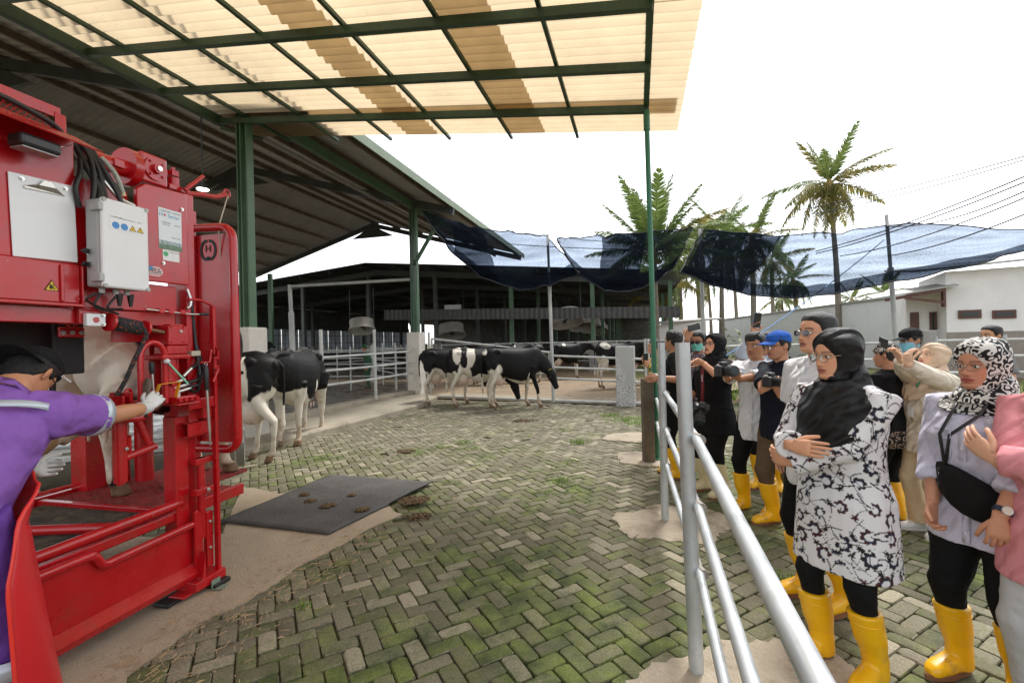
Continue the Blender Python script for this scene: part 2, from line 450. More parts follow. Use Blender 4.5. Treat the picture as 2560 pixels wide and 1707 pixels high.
apron_o = ragged('concrete_apron', apron, .004, m_conc, th=.012, sub=9, amp=.03, seed=4)

# ---- kerb strip and barn floors
m_kerb = mat('kerb_concrete', (0.33, 0.29, 0.22), 0.85, var=.2, scale=1.5, bump=.35, bscale=50, col2=(0.15, 0.12, 0.08), c2pos=(.55, .72))
kb = MB(); kb.slab([(x, y, -.05) for x, y in KERB], (0, 0, .16)); kb.build('kerb', m_kerb, smooth=None, bevel=.03)['kind'] = 'structure'
k2 = MB(); inner = [(-6.3, 5.2), (-4.35, 10.2), (-3.3, 13.6), (-2.75, 14.1), (-3.1, 14.3), (-3.62, 13.7), (-4.7, 10.3), (-6.7, 5.3)]
k2.slab([(x, y, -.05) for x, y in inner], (0, 0, .27)); k2.build('kerb_ledge', m_kerb, smooth=None, bevel=.02)['kind'] = 'structure'
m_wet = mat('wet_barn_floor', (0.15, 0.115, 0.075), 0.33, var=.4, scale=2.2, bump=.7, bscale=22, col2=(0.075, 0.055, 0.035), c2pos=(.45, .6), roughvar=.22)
m_mud = mat('brown_mud_floor', (0.235, 0.165, 0.095), 0.75, var=.25, scale=1.2, bump=.4, bscale=14, col2=(0.13, 0.09, 0.05), c2pos=(.5, .68), roughvar=.15)
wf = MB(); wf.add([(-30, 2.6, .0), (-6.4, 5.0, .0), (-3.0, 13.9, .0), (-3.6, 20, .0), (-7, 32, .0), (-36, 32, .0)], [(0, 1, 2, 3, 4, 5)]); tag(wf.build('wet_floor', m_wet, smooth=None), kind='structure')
mf = MB(); mf.add([(-2.75, 13.9, .004), (3.2, 11.15, .004), (10, 16.5, .004), (22, 60, .004), (-16, 62, .004), (-7, 32.1, .004), (-3.6, 20.1, .004), (-2.95, 14, .004)], [tuple(range(8))]); tag(mf.build('barn_floor', m_mud, smooth=None), kind='structure')
# strip of grooved concrete just behind the gate
gs = MB(); m_groove = mat('grooved_concrete', (0.29, 0.235, 0.16), .85, var=.2, scale=2, bump=.4, bscale=30)
A, B = Vector((-2.5, 14.0, 0)), Vector((3.3, 11.35, 0)); dv_ = (B - A).normalized(); nv_ = Vector((-dv_.y, dv_.x, 0)); 
for k in range(34):
    a = A + dv_ * (k * .19)
    gs.slab([a, a + dv_ * .175, a + dv_ * .175 + nv_ * .9, a + nv_ * .9], (0, 0, .03))
tag(gs.build('grooved_strip', m_groove, smooth=None), kind='structure')

# concrete collars poured round the fence posts
m_coll = mat('collar_concrete', (0.37, 0.315, 0.24), .9, var=.2, scale=2.5, bump=.6, bscale=60, col2=(0.18, 0.13, 0.075), c2pos=(.50, .72))
def collar(cx, cy, rx, ry, seed, ang=0.0):
    P = [(cx + rx * math.cos(t) * math.cos(ang) - ry * math.sin(t) * math.sin(ang), cy + rx * math.cos(t) * math.sin(ang) + ry * math.sin(t) * math.cos(ang)) for t in [2 * math.pi * k / 12 for k in range(12)]]
    ragged('concrete_collar', P, .012, m_coll, th=.022, sub=7, amp=.06, seed=seed)
collar(1.08, 2.13, .60, .30, 31, .2); collar(1.38, 4.05, .52, .40, 32, .3); collar(1.86, 6.2, .48, .42, 33); collar(2.05, 7.6, .55, .4, 34)
# ================================================================== CANOPY (translucent sheets on green steel)
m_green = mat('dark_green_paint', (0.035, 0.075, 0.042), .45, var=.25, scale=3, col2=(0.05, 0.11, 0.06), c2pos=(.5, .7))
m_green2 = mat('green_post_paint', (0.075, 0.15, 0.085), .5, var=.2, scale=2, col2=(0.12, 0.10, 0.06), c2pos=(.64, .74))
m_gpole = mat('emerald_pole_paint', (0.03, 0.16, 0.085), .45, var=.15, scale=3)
def sheet_material():
    m = mat('fibreglass_sheet', (0.51, 0.405, 0.265), .55, var=.08, scale=2.2, col2=(0.37, 0.28, 0.18), c2pos=(.60, .85))
    t = m.node_tree; b = t.nodes['Principled BSDF']; src = b.inputs['Base Color'].links[0].from_socket
    mp_ = [n for n in t.nodes if n.type == 'TEX_NOISE'][0]
    tr = t.nodes.new('ShaderNodeBsdfTranslucent'); t.links.new(src, tr.inputs['Color'])
    ms = t.nodes.new('ShaderNodeMixShader'); ms.inputs[0].default_value = .78
    t.links.new(b.outputs[0], ms.inputs[1]); t.links.new(tr.outputs[0], ms.inputs[2])
    t.links.new(ms.outputs[0], t.nodes['Material Output'].inputs['Surface'])
    return m
m_sheet = sheet_material()
C0 = at(1616, 274, 6.15)                         # beam meets edge rafter at the thin pole
SL = 0.128                                       # rise per metre towards the barn
def cano(s, t, dz=0.0):
    p = C0 + ER * s + EP * t; return Vector((p.x, p.y, C0.z + SL * t + dz))
def cano_t(u, v):
    n = ER.cross(Vector((EP.x, EP.y, SL))).normalized(); p = onplane(u, v, C0, n); return (p - C0).dot(ER), (p - C0).dot(EP)
TCOL = cano_t(606, 335)[1]
canopy = thing('canopy', 'translucent yellow corrugated canopy on a dark green steel grid overhead', 'canopy', tuple(cano(0, 3)))
PB = [1.0 * -k for k in range(0, 7)]
for s in PB:
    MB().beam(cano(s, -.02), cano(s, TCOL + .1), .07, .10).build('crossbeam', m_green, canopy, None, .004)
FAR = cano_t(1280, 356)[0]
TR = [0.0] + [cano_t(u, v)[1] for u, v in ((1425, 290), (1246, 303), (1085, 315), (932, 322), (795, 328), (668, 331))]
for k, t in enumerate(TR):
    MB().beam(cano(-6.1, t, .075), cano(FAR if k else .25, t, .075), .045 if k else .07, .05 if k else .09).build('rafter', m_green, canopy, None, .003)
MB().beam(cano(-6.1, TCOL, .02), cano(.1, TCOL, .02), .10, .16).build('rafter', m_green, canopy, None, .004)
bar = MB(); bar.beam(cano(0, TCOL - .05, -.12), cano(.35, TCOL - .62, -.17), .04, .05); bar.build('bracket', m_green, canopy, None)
# corrugated sheets, overlapping along the slope: where two lie on each other less light comes through
PITCH, AMP = .155, .03
def sheet(s0, s1, t0, t1, z):
    ns = max(8, int((s1 - s0) / PITCH * 8)); mb = MB()
    def fn(a, b):
        s = s0 + (s1 - s0) * a; t = t0 + (t1 - t0) * b
        return cano(s, t, .125 + z + AMP * math.sin(2 * math.pi * s / PITCH))
    mb.grid(fn, ns + 1, 2); return mb.build('roof_sheet', m_sheet, canopy, 180)
t_edges = [cano_t(1700, 320)[1], cano_t(1237, 130)[1], cano_t(850, 130)[1], 5.9]
widths = .93
for ci in range(3):
    t0, t1 = t_edges[ci], t_edges[ci + 1]
    over = .48 if ci < 2 else 0
    k = 0; s1 = FAR - .03
    while s1 > -6.0:
        s0 = s1 - widths
        sheet(s0 - .025, s1, t0 - (0 if ci == 0 else .12), min(t1 + over, TCOL + .25) if ci < 2 else TCOL + .2, .006 * ci + .004 * (k % 2))
        s1 = s0; k += 1
# extra strip laid on top along the far edge
sheet(-.05, .4, -.4, TCOL - .2, .03)
# thin pole
pole = thing('canopy_pole', 'thin emerald green steel pole carrying the corner of the yellow canopy', 'pole', (C0.x, C0.y, 0))
b0 = gnd(1648, 1165); b0 = Vector((C0.x + .04, C0.y, 0))
MB().tube([b0, cano(0, 0, -.04)], .035, 12).build('shaft', m_gpole, pole, 40)
MB().tube([cano(0, 0, -.28), cano(0, 0, -.02)], .043, 12).build('sleeve', m_gpole, pole, 40)
MB().box(b0 + Vector((0, 0, .03)), (.18, .18, .02)).build('base_plate', m_gpole, pole)

# ================================================================== BIG BARN ON THE LEFT
m_rib = mat('grey_roof_sheet', (0.42, 0.42, 0.40), .5, metal=.15, var=.15, scale=1.2, col2=(0.25, 0.21, 0.17), c2pos=(.6, .78))
m_rust = mat('rusty_purlin', (0.15, 0.115, 0.085), .75, var=.3, scale=4)
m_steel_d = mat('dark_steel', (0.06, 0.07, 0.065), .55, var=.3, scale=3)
m_white_c = mat('white_concrete', (0.62, 0.59, 0.53), .85, var=.12, scale=2.5, bump=.3, bscale=40, col2=(0.33, 0.29, 0.22), c2pos=(.58, .72))
TIP = at(1305, 642, 21.9)                        # far end of the near eave
HALF, EAVE, RIDGE = 7.95, 5.75, 8.05
SLB = (RIDGE - EAVE) / HALF
SMIN = -27.0
def barn(s, q, dz=0.0):                          # s along the barn (0 at far end, negative nearer), q across from the near eave
    p = TIP + ER * s + EP * q
    return Vector((p.x, p.y, EAVE + SLB * (q if q <= HALF else 2 * HALF - q) + dz))
barn1 = thing('open_barn', 'large open sided barn with grey ribbed gable roof on green posts, left', 'barn', tuple(barn(-9, .95).xy) + (0,))
def ribbed(s0, s1, q0, q1):
    mb = MB(); n = int((s1 - s0) / .2) * 4
    def fn(a, b):
        k = int(round(a * n)) % 4; s = s0 + (s1 - s0) * a
        return barn(s, q0 + (q1 - q0) * b, .10 + (.03 if k in (1, 2) else 0))
    mb.grid(fn, n + 1, 2); return mb
ns_ = 9; step = (0.35 - SMIN) / ns_
for k in range(ns_):
    for q0, q1 in ((0.0 if k > 3 else 3.2, HALF + .05), (HALF - .05, 2 * HALF)):
        ribbed(SMIN + k * step, SMIN + (k + 1) * step + .05, q0, q1).build('roof_sheet', m_rib, barn1, None)
qs = [.25 + 1.28 * k for k in range(7)] + [2 * HALF - (.25 + 1.28 * k) for k in range(7)]
for q in qs:
    MB().beam(barn(SMIN, q, .02), barn(.3, q, .02), .06, .13).build('purlin', m_rust, barn1, None)
MB().beam(barn(SMIN, -.02, .05), barn(.36, -.02, .05), .03, .2).build('fascia', mat('eave_green', (.17, .22, .15), .6), barn1, None)
MB().beam(barn(SMIN, 1.35, -.22), barn(.0, 1.35, -.22), .10, .22).build('eave_beam', m_green2, barn1, None, .004)
# gutter pipe / conduit below the roof
MB().beam(barn(SMIN, 2.3, -.35), barn(-4.5, 2.3, -.35), .12, .05).build('cable_tray', mat('zinc_tray', (.42, .43, .42), .4, metal=.5), barn1, None)
frames = [-.2, -8.46, -14.75, -20.8]
for s in frames:
    fm = MB()
    for q0, q1 in ((.0, HALF), (2 * HALF, HALF)):
        fm.beam(barn(s, q0, -.14), barn(s, q1, -.16), .12, .22)
    fm.slab([barn(s - .05, HALF - 1.2, -.45), barn(s - .05, HALF + 1.2, -.45), barn(s - .05, HALF, -.2)], ER * .1)
    fm.build('truss', m_steel_d, barn1, None)
for s in (-8.46, -14.75):
    base = barn(s, 1.35); zb = 2.0
    MB().box((base.x, base.y, zb / 2 - .02), (.42, .42, zb + .04), Matrix.Rotation(-R(15.4), 3, 'Z')).build('pedestal', m_white_c, barn1, None, .03)
    hm = MB(); top = Vector((base.x, base.y, EAVE + .05)); bt = Vector((base.x, base.y, zb))
    hm.beam(bt, top, .2, .02, EP); hm.beam(bt + EP * .1, top + EP * .1, .025, .15, ER); hm.beam(bt - EP * .1, top - EP * .1, .025, .15, ER)
    # an I section: web and two flanges
    hm.build('column', m_green2, barn1, None)
    if s < -12: continue
    br = MB(); br.beam(Vector((base.x, base.y, 4.1)), Vector((base.x, base.y, 0)) - EP * .78 + Vector((0, 0, 5.25)), .09, .09); br.build('brace', m_green2, barn1, None)
for s in (-8.46, -14.75, -20.8, -.2):
    base = barn(s, 2 * HALF - 1.35)
    MB().beam((base.x, base.y, 0), (base.x, base.y, EAVE), .2, .2).build('column', m_green2, barn1, None)
# hanging lamp
lp = at(507, 473, 9.0)
lamp = thing('pendant_lamp', 'lit white round lamp hanging on a rod under the barn roof', 'lamp', tuple(lp))
MB().tube([lp + Vector((0, 0, 1.55)), lp + Vector((0, 0, .1))], .012, 8).build('rod', m_steel_d, lamp, 40)
MB().tube([lp + Vector((0, 0, .12)), lp + Vector((0, 0, .02)), lp], [.05, .115, .12], 20).build('housing', m_steel_d, lamp, 40)
me_ = bpy.data.materials.new('lamp_glow'); me_.use_nodes = True
e_ = me_.node_tree.nodes['Principled BSDF']; e_.inputs['Emission Color'].default_value = (1, .97, .9, 1); e_.inputs['Emission Strength'].default_value = 3
MB().tube([lp - Vector((0, 0, .001)), lp - Vector((0, 0, .02))], [.11, .095], 20).build('diffuser', me_, lamp, 40)

# ================================================================== LOW WIDE BARN BEHIND
G0 = Vector((0.15, 24.6, 0))                      # a point on its gable
def b2(s, q, z): p = G0 + ER * s + EP * q; return Vector((p.x, p.y, z))
AP, HW, E2, R2 = 8.3, 16.6, 4.75, 6.22
def roof2(q): return R2 - (R2 - E2) * abs(q - AP) / HW
barn2 = thing('cattle_barn', 'low wide dark cattle barn with shallow roof behind the yard', 'barn', tuple(b2(0, 8, 0)))
LEN = 44
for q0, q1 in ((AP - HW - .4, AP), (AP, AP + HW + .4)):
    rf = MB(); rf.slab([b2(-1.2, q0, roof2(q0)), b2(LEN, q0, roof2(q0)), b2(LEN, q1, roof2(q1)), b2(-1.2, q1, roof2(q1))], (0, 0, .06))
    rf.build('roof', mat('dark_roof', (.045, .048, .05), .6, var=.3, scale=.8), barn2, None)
for k in range(17):
    q = AP - HW + .6 + k * 2.05
    MB().beam(b2(-1.1, q, roof2(q) - .10), b2(LEN, q, roof2(q) - .10), .07, .16).build('purlin', m_steel_d, barn2, None)
for s in (0, 7, 14, 21, 28, 35, 43):
    fm = MB()
    for q0, q1 in ((AP - HW, AP), (AP + HW, AP)): fm.beam(b2(s, q0, roof2(q0) - .35), b2(s, q1, roof2(q1) - .35), .15, .3)
    fm.build('truss', m_steel_d, barn2, None)
colq = [AP - HW + .3, -4.2, .15, 4.6, AP + .6, 13.5, 18.5, 23.8]
for si, s in enumerate((0.0, 7, 14, 21, 28, 35, 42)):
    for q in colq:
        if si > 3 and q > 10: continue
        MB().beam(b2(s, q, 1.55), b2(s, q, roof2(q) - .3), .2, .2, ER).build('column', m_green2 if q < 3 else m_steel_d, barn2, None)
        if si < 2: MB().box(b2(s, q, .8), (.45, .45, 1.62), Matrix.Rotation(-R(15.4), 3, 'Z')).build('pedestal', mat('grey_concrete', (.24, .23, .21), .9, var=.2), barn2, None, .02)
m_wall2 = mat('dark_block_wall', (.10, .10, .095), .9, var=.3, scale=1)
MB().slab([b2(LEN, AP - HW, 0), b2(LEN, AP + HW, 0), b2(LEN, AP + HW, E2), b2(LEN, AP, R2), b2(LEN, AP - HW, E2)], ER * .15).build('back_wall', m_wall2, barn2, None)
# side wall far left with pale translucent panels in a steel grid
m_pane = mat('pale_sheet_pane', (.38, .40, .42), .6, var=.25, scale=1.1, trans=.7)
qL = AP + HW - 2.5
for k in range(14):
    s = 2 + k * 2.0
    MB().slab([b2(s, qL, .9), b2(s + 1.9, qL, .9), b2(s + 1.9, qL, 3.1), b2(s, qL, 3.1)], EP * .03).build('pane', m_pane, barn2, None)
    gr = MB()
    for j in range(3): gr.beam(b2(s + .62 * (j + .5), qL - .03, .9), b2(s + .62 * (j + .5), qL - .03, 3.1), .04, .04)
    for j in range(3): gr.beam(b2(s, qL - .03, 1.2 + .7 * j), b2(s + 1.95, qL - .03, 1.2 + .7 * j), .04, .04)
    gr.build('glazing_bar', m_steel_d, barn2, None)
MB().beam(b2(0, qL, 3.3), b2(30, qL, 3.3), .2, .4).build('wall_beam', m_steel_d, barn2, None)
MB().slab([b2(0, qL, 3.45), b2(30, qL, 3.45), b2(30, qL, roof2(qL) - .1), b2(0, qL, roof2(qL) - .1)], EP * .05).build('upper_wall', m_wall2, barn2, None)
MB().beam(b2(0, qL, .45), b2(30, qL, .45), .15, .9).build('low_wall', m_wall2, barn2, None)
# low white sign and hanging curtain rolls
sg = at(1132, 775, 26); MB().box(sg, (.95, .03, .6)).build('sign_board', mat('faded_sign', (.55, .56, .56), .6), barn2, None)
MB().box(sg + Vector((-.1, -.02, -.12)), (.5, .01, .07)).build('sign_print', mat('sign_red', (.35, .06, .06), .6), barn2, None)
# corrugated valance across, above the fans
va = MB(); n = 120
P0, P1 = at(960, 775, 25), at(1700, 765, 21.5)
va.grid(lambda a, b: P0.lerp(P1, a) + Vector((0, (.06 if int(a * n) % 2 else 0), -.55 * b)), n + 1, 2)
va.build('valance', mat('zinc_valance', (.07, .07, .068), .55, metal=.2, var=.3, scale=6), barn2, None)
# breeze block openings with daylight and leaves behind
m_light = mat('far_greenery', (.13, .22, .06), .9, var=.4, scale=2)
# fans: drum housings tilted down
m_drum = mat('cream_fan_drum', (.34, .32, .28), .55, var=.15, scale=3)
def fan(u, v, Y, r, lab):
    r *= 1.15; c = at(u, v, Y); ax = Vector((.12, -.30, -.95)).normalized(); t = thing('barn_fan', lab, 'fan', tuple(c), group='ventilation fans in the cattle barn')
    x = ax.cross(Vector((0, 1, 0))).normalized(); y = ax.cross(x)
    for a0, a1, nm, rr in ((-.2, .2, 'drum', 1.0),):
        mb = MB(); rings = []
        for h, k in ((-.22, 1.0), (.05, .98), (.22, 1.12), (.2, 1.07), (.03, .93), (-.2, .95)):
            rings.append([c + ax * h * r * 2 + (x * math.cos(2 * math.pi * j / 28) + y * math.sin(2 * math.pi * j / 28)) * r * k for j in range(28)])
        mb.loft(rings, False); mb.build('drum', m_drum, t, 35)
    bl = MB()
    for k in range(3):
        a = 2 * math.pi * k / 3 + .4; d = x * math.cos(a) + y * math.sin(a); e = ax.cross(d)
        bl.add([c + d * .1 * r + e * .06 * r, c + d * .9 * r + e * .16 * r + ax * .05, c + d * .9 * r - e * .1 * r - ax * .03, c + d * .1 * r - e * .06 * r], [(0, 1, 2, 3)])
    bl.cyl(c - ax * .1 * r, c + ax * .1 * r, .14 * r, 12); bl.build('blade', m_steel_d, t, None)
    MB().tube([c + x * r, c + x * r + Vector((0, 0, 4.6 - c.z))], .02, 6).build('hanger', m_steel_d, t, 40)
    MB().tube([c - x * r, c - x * r + Vector((0, 0, 4.6 - c.z))], .02, 6).build('hanger', m_steel_d, t, 40)
FANS = [(1415, 795, 24, .68, 'largest drum fan, leftmost of the receding row above the black cows'), (1455, 806, 29, .66, 'second drum fan in the row above the black cows'),
        (1478, 814, 35, .66, 'third drum fan in the row receding above the cows'), (1494, 820, 42, .66, 'fourth drum fan in the receding row above the cows'), (1505, 825, 50, .66, 'last small drum fan at the end of the receding row'),
        (905, 815, 24, .55, 'drum fan hanging near the worker in green at the back wall'), (1128, 828, 27, .66, 'drum fan in the dark behind the white pedestal')]
for f in FANS: fan(*f)
# ================================================================== FENCES, GATES, POSTS
def galv_material():
    m = mat('galvanised_pipe', (.50, .53, .54), .42, metal=.55, var=.12, scale=5, col2=(.36, .37, .36), c2pos=(.55, .72), roughvar=.12)
    return m
m_galv = galv_material()
m_galv_w = mat('weathered_pipe', (.50, .51, .49), .55, metal=.25, var=.2, scale=3, col2=(.30, .20, .12), c2pos=(.66, .74))
FA = Vector((.225, .97, 0)).normalized()
p1 = gnd(1742, 1686); p2 = gnd(1663, 1305); p3 = gnd(1640, 1150)
fence = thing('pipe_fence', 'galvanised three rail pipe fence between the visitors and the yard', 'fence', tuple(p2))
fd = (p3 - p1).normalized(); p0 = p1 - Vector((.295, 1, 0)).normalized() * 1.85
for p, top, r, lean in ((p1, 1.625, .035, Vector((-.035, 0, 0))), (p2, 1.61, .033, Vector((.0, 0, 0))), (p3, 1.62, .033, Vector((.0, 0, 0)))):
    q = p + lean + Vector((0, 0, top)); n = 20
    mb = MB(); mb.tube([p - Vector((0, 0, .04)), q], r, n, caps=False)
    mb.tube([q, q - Vector((0, 0, .25))], r * .86, n, caps=False)              # open pipe end
    ringo = [q + Vector((math.cos(2 * math.pi * k / n) * r, math.sin(2 * math.pi * k / n) * r, 0)) for k in range(n)]
    ringi = [q + Vector((math.cos(2 * math.pi * k / n) * r * .86, math.sin(2 * math.pi * k / n) * r * .86, 0)) for k in range(n)]
    mb.loft([ringo, ringi], False); mb.build('post', m_galv, fence, 50)
for h, r in ((1.16, .0225), (.835, .021), (.52, .021)):
    off = Vector((.02, 0, 0))
    for a, b in ((p0 + (p0 - p1) * .15, p1), (p1, p2), (p2, p3)):
        sag = Vector((0, 0, h)); MB().tube([a + sag + off, b + sag + off], r, 18).build('rail', m_galv, fence, 50)
    for p in (p1, p2):
        MB().tube([p + Vector((.0, -.055, h)) + off - fd * .01, p + Vector((.0, .03, h)) + off], [r * 1.22, r * 1.12], 14).build('weld', mat('weld_bead', (.30, .27, .24), .6, metal=.4, var=.4, scale=30), fence, 50)
m_oldpost = mat('old_dark_concrete', (.13, .105, .075), .95, var=.35, scale=5, bump=.5, bscale=30)
q3 = gnd(1626, 1160)
op = MB(); op.box((q3.x + .0, q3.y + .07, .55), (.14, .14, 1.14)); tag(op.build('concrete_post', m_oldpost, None, None, .012), 'dark weathered square concrete post at the far end of the pipe fence', 'post')

# gate at the back of the yard
def z5(x, y): return 1000 + x / 3.675, 780 + y / 3.675
GA, GB = Vector((-2.6, 13.85, 0)), Vector((3.35, 11.12, 0))
gdir = (GB - GA).normalized(); gn = Vector((-gdir.y, gdir.x, 0))
def gp(x, y): u, v = z5(x, y); return onplane(u, v, GA, gn)
gate = thing('pipe_gate', 'long pipe gate across the back of the yard behind the grazing cows', 'gate', tuple(gp(1400, 800)))
def pipe(pts, r, name, parent, m=None, n=10): return MB().tube(pts, r, n).build(name, m or m_galv_w, parent, 50)
a = gp(350, 770); b = gp(2240, 850); a.z = b.z = .05; pipe([a, b], .035, 'bottom_rail', gate)
pipe([gp(290, 245), gp(1375, 372)], .03, 'rail', gate); pipe([gp(290, 245), gp(300, 700)], .03, 'post', gate); pipe([gp(1370, 372), gp(1372, 570)], .03, 'post', gate)
pipe([gp(300, 420), gp(1365, 462)], .026, 'rail', gate); pipe([gp(300, 590), gp(1370, 565)], .02, 'rail', gate)
for y0, y1 in ((402, 432), (508, 538), (608, 646)): pipe([gp(1400, y0), gp(2240, y1)], .028, 'rail', gate)
for x in (2252, 2280): pipe([gp(x, 245), gp(x + 14, 845)], .035, 'post', gate)
# tall net pole standing in the gate
def netpole(u0, v0, u1, v1, Y, r, lab, taper=.75):
    top = at(u0, v0, Y); bot = at(u1, v1, Y); k = (0 - top.z) / (bot.z - top.z); base = top.lerp(bot, k)
    t = thing('net_pole', lab, 'pole', tuple(base), group='poles holding the shade nets')
    mid = base.lerp(top, .7)
    pipe([base, mid], r, 'lower_pipe', t, m_galv_w, 12); pipe([mid, top], r * taper, 'upper_pipe', t, m_galv_w, 12)
    pipe([mid - Vector((0, 0, .05)), mid + Vector((0, 0, .05))], r * 1.25, 'coupling', t, m_galv_w, 12)
    return t, base, top
netpole(1369, 586, 1384, 1003, 12.15, .045, 'tall weathered net pole rising from the gate beside the black cow')
netpole(1749, 572, 1760, 860, 12.5, .05, 'net pole between the two nets above the raised phone')
netpole(2216, 537, 2240, 850, 11.5, .055, 'tall net pole nearest the white house')
# concrete pillar with crackled paint
def crackle():
    m = bpy.data.materials.new('crackled_paint'); m.use_nodes = True; t = m.node_tree; b = t.nodes['Principled BSDF']; N = t.nodes.new; L = t.links.new
    tc = N('ShaderNodeTexCoord'); vo = N('ShaderNodeTexVoronoi'); vo.feature = 'DISTANCE_TO_EDGE'; vo.inputs['Scale'].default_value = 24; L(tc.outputs['Object'], vo.inputs['Vector'])
    r = N('ShaderNodeValToRGB'); r.color_ramp.elements[0].position = .02; r.color_ramp.elements[1].position = .09; r.color_ramp.elements[0].color = (.10, .10, .10, 1); r.color_ramp.elements[1].color = (.58, .58, .57, 1)
    L(vo.outputs['Distance'], r.inputs['Fac']); n = N('ShaderNodeTexNoise'); n.inputs['Scale'].default_value = 2.5; L(tc.outputs['Object'], n.inputs['Vector'])
    mr = N('ShaderNodeMapRange'); mr.inputs['From Min'].default_value = .5; mr.inputs['From Max'].default_value = .6; L(n.outputs['Fac'], mr.inputs['Value'])
    mx = N('ShaderNodeMix'); mx.data_type = 'RGBA'; L(mr.outputs[0], mx.inputs['Factor']); L(r.outputs['Color'], mx.inputs['A']); mx.inputs['B'].default_value = (.40, .40, .39, 1)
    L(mx.outputs['Result'], b.inputs['Base Color']); b.inputs['Roughness'].default_value = .85; return m
pb = gp(2070, 835); pb.z = 0
MB().box((pb.x, pb.y - .1, .72), (.44, .36, 1.5), Matrix.Rotation(-R(20), 3, 'Z')).build('concrete_pillar', crackle(), None, None, .02)
tag(bpy.data.objects['concrete_pillar'], 'pale concrete gate pillar with crackled peeling paint', 'pillar')

# rails along the kerb
def z4(x, y): return 560 + x / 2.413, 600 + y / 2.413
rf = thing('kerb_railing', 'three rail pipe railing on the kerb before the wet barn floor', 'railing', (-3.9, 11.5, .2))
KA, KB_ = Vector((-4.55, 9.9, 0)), Vector((-3.15, 13.75, 0)); kn = Vector((KB_.y - KA.y, -(KB_.x - KA.x), 0)).normalized()
def kp(x, y): u, v = z4(x, y); return onplane(u, v, KA, kn)
for y0, y1, y2 in ((708, 687, 670), (790, 762, 735), (878, 838, 800)): pipe([kp(440, y0 + .13 * 190), kp(600, y0), kp(905, y1), kp(1140, y2)], .03, 'rail', rf)
pipe([kp(905, 540), kp(917, 960)], .04, 'post', rf); pipe([kp(583, 540), kp(600, 1010)], .04, 'post', rf)
pipe([kp(1235, 555), kp(1245, 940)], .035, 'post', rf)
# grey pipe portal inside the barn
pt = thing('pipe_portal', 'grey pipe portal between the first barn posts', 'pipe', tuple(gnd(735, 1000)))
pa, pb_ = at(724, 716, 14.5), at(1036, 698, 14.2)
pipe([at(724, 712, 14.5), at(728, 780, 14.5)], .06, 'upper_pipe', pt, m_galv_w); pipe([at(728, 780, 14.5), Vector((at(734, 862, 14.5).x, 14.5, .0))], .085, 'lower_pipe', pt, m_galv_w); pipe([pa, pb_], .05, 'crossbar', pt, m_galv_w)
# stall rails deeper in the barn
def stall(name_lab, pts, hs, ph, posts, r=.025):
    c = pts[0].lerp(pts[-1], .5); t = thing('stall_railing', name_lab, 'railing', (c.x, c.y, 0), group='stall railings inside the barns')
    for h in hs: pipe([p + Vector((0, 0, h)) for p in pts], r, 'rail', t, m_galv_w, 8)
    for k in range(posts):
        f = k / (posts - 1) * (len(pts) - 1); i = min(int(f), len(pts) - 2); q = pts[i].lerp(pts[i + 1], f - i); pipe([q, q + Vector((0, 0, ph))], r * 1.2, 'post', t, m_galv_w, 8)
V3 = lambda x, y: Vector((x, y, 0))
stall('pipe stall railing behind the kerb railing near the worker in green', [V3(-9.5, 17.5), V3(-4.2, 16.4)], (.5, .95, 1.4), 1.6, 4)
stall('pipe stall railing slanting towards the white pedestal', [V3(-6.3, 20.5), V3(-3.4, 15.2)], (.55, 1.0, 1.5), 1.7, 4)
stall('long pipe railing along the far side of the left pens', [V3(-16, 24.5), V3(-5, 21.5)], (.5, 1.0, 1.4), 1.6, 7)
stall('pipe railing behind the cows in the low barn', [V3(-3.6, 23.2), V3(7.6, 20.2)], (1.55,), 1.6, 5)
stall('short stall dividers under the fans', [V3(2.5, 25.6), V3(8.5, 23.9)], (.5, .9, 1.2), 1.3, 7, .03)
# ================================================================== RUBBER MAT, MANURE, TROUGH
m_rub = mat('black_rubber', (.075, .072, .068), .7, var=.3, scale=3, bump=.5, bscale=90, col2=(.10, .085, .062), c2pos=(.56, .72))
mc = [gnd(552, 1309), gnd(822, 1341), gnd(1082, 1211), gnd(826, 1193)]
mm = MB()
def matfn(a, b):
    p = mc[0].lerp(mc[1], a).lerp(mc[3].lerp(mc[2], a), b)
    return Vector((p.x, p.y, .038 + .006 * noise.noise(Vector((p.x * 2.5, p.y * 2.5, 0))) + (.012 if a > .98 and b > .5 else 0)))
mm.grid(matfn, 24, 24)
mo = mm.build('rubber_mat', m_rub, None, 60); md = mo.modifiers.new('s', 'SOLIDIFY'); md.thickness = .02; md.offset = -1
tag(mo, 'black rectangular rubber mat strewn with dung beside the red chute', 'mat')
m_dung = mat('dung', (.12, .075, .032), .9, var=.4, scale=25, bump=1.0, bscale=80)
def dung(u, v, r, n, z, lab, seed):
    rnd = random.Random(seed); c = gnd(u, v, z); mb = MB()
    for k in range(n):
        a = rnd.uniform(0, 6.28); d = r * math.sqrt(rnd.random()); s = rnd.uniform(.008, .022) * (1.5 - d / r)
        mb.sph((c.x + d * math.cos(a), c.y + d * .8 * math.sin(a), z + s * .25), (s * rnd.uniform(.8, 1.6), s * rnd.uniform(.8, 1.6), s * .7), 7, 4)
    tag(mb.build('dung_heap', m_dung, None, 60), lab, 'dung', 'scattered dung')
dung(1035, 1250, .17, 150, .04, 'largest dung heap spilling over the far right corner of the mat', 1)
dung(1045, 1290, .13, 60, .015, 'dung on the pavers just off the mat corner', 2)
dung(760, 1236, .06, 40, .045, 'small dung heap at the far left of the mat', 3); dung(775, 1252, .06, 40, .045, 'flat dung patch left of the mat centre', 4)
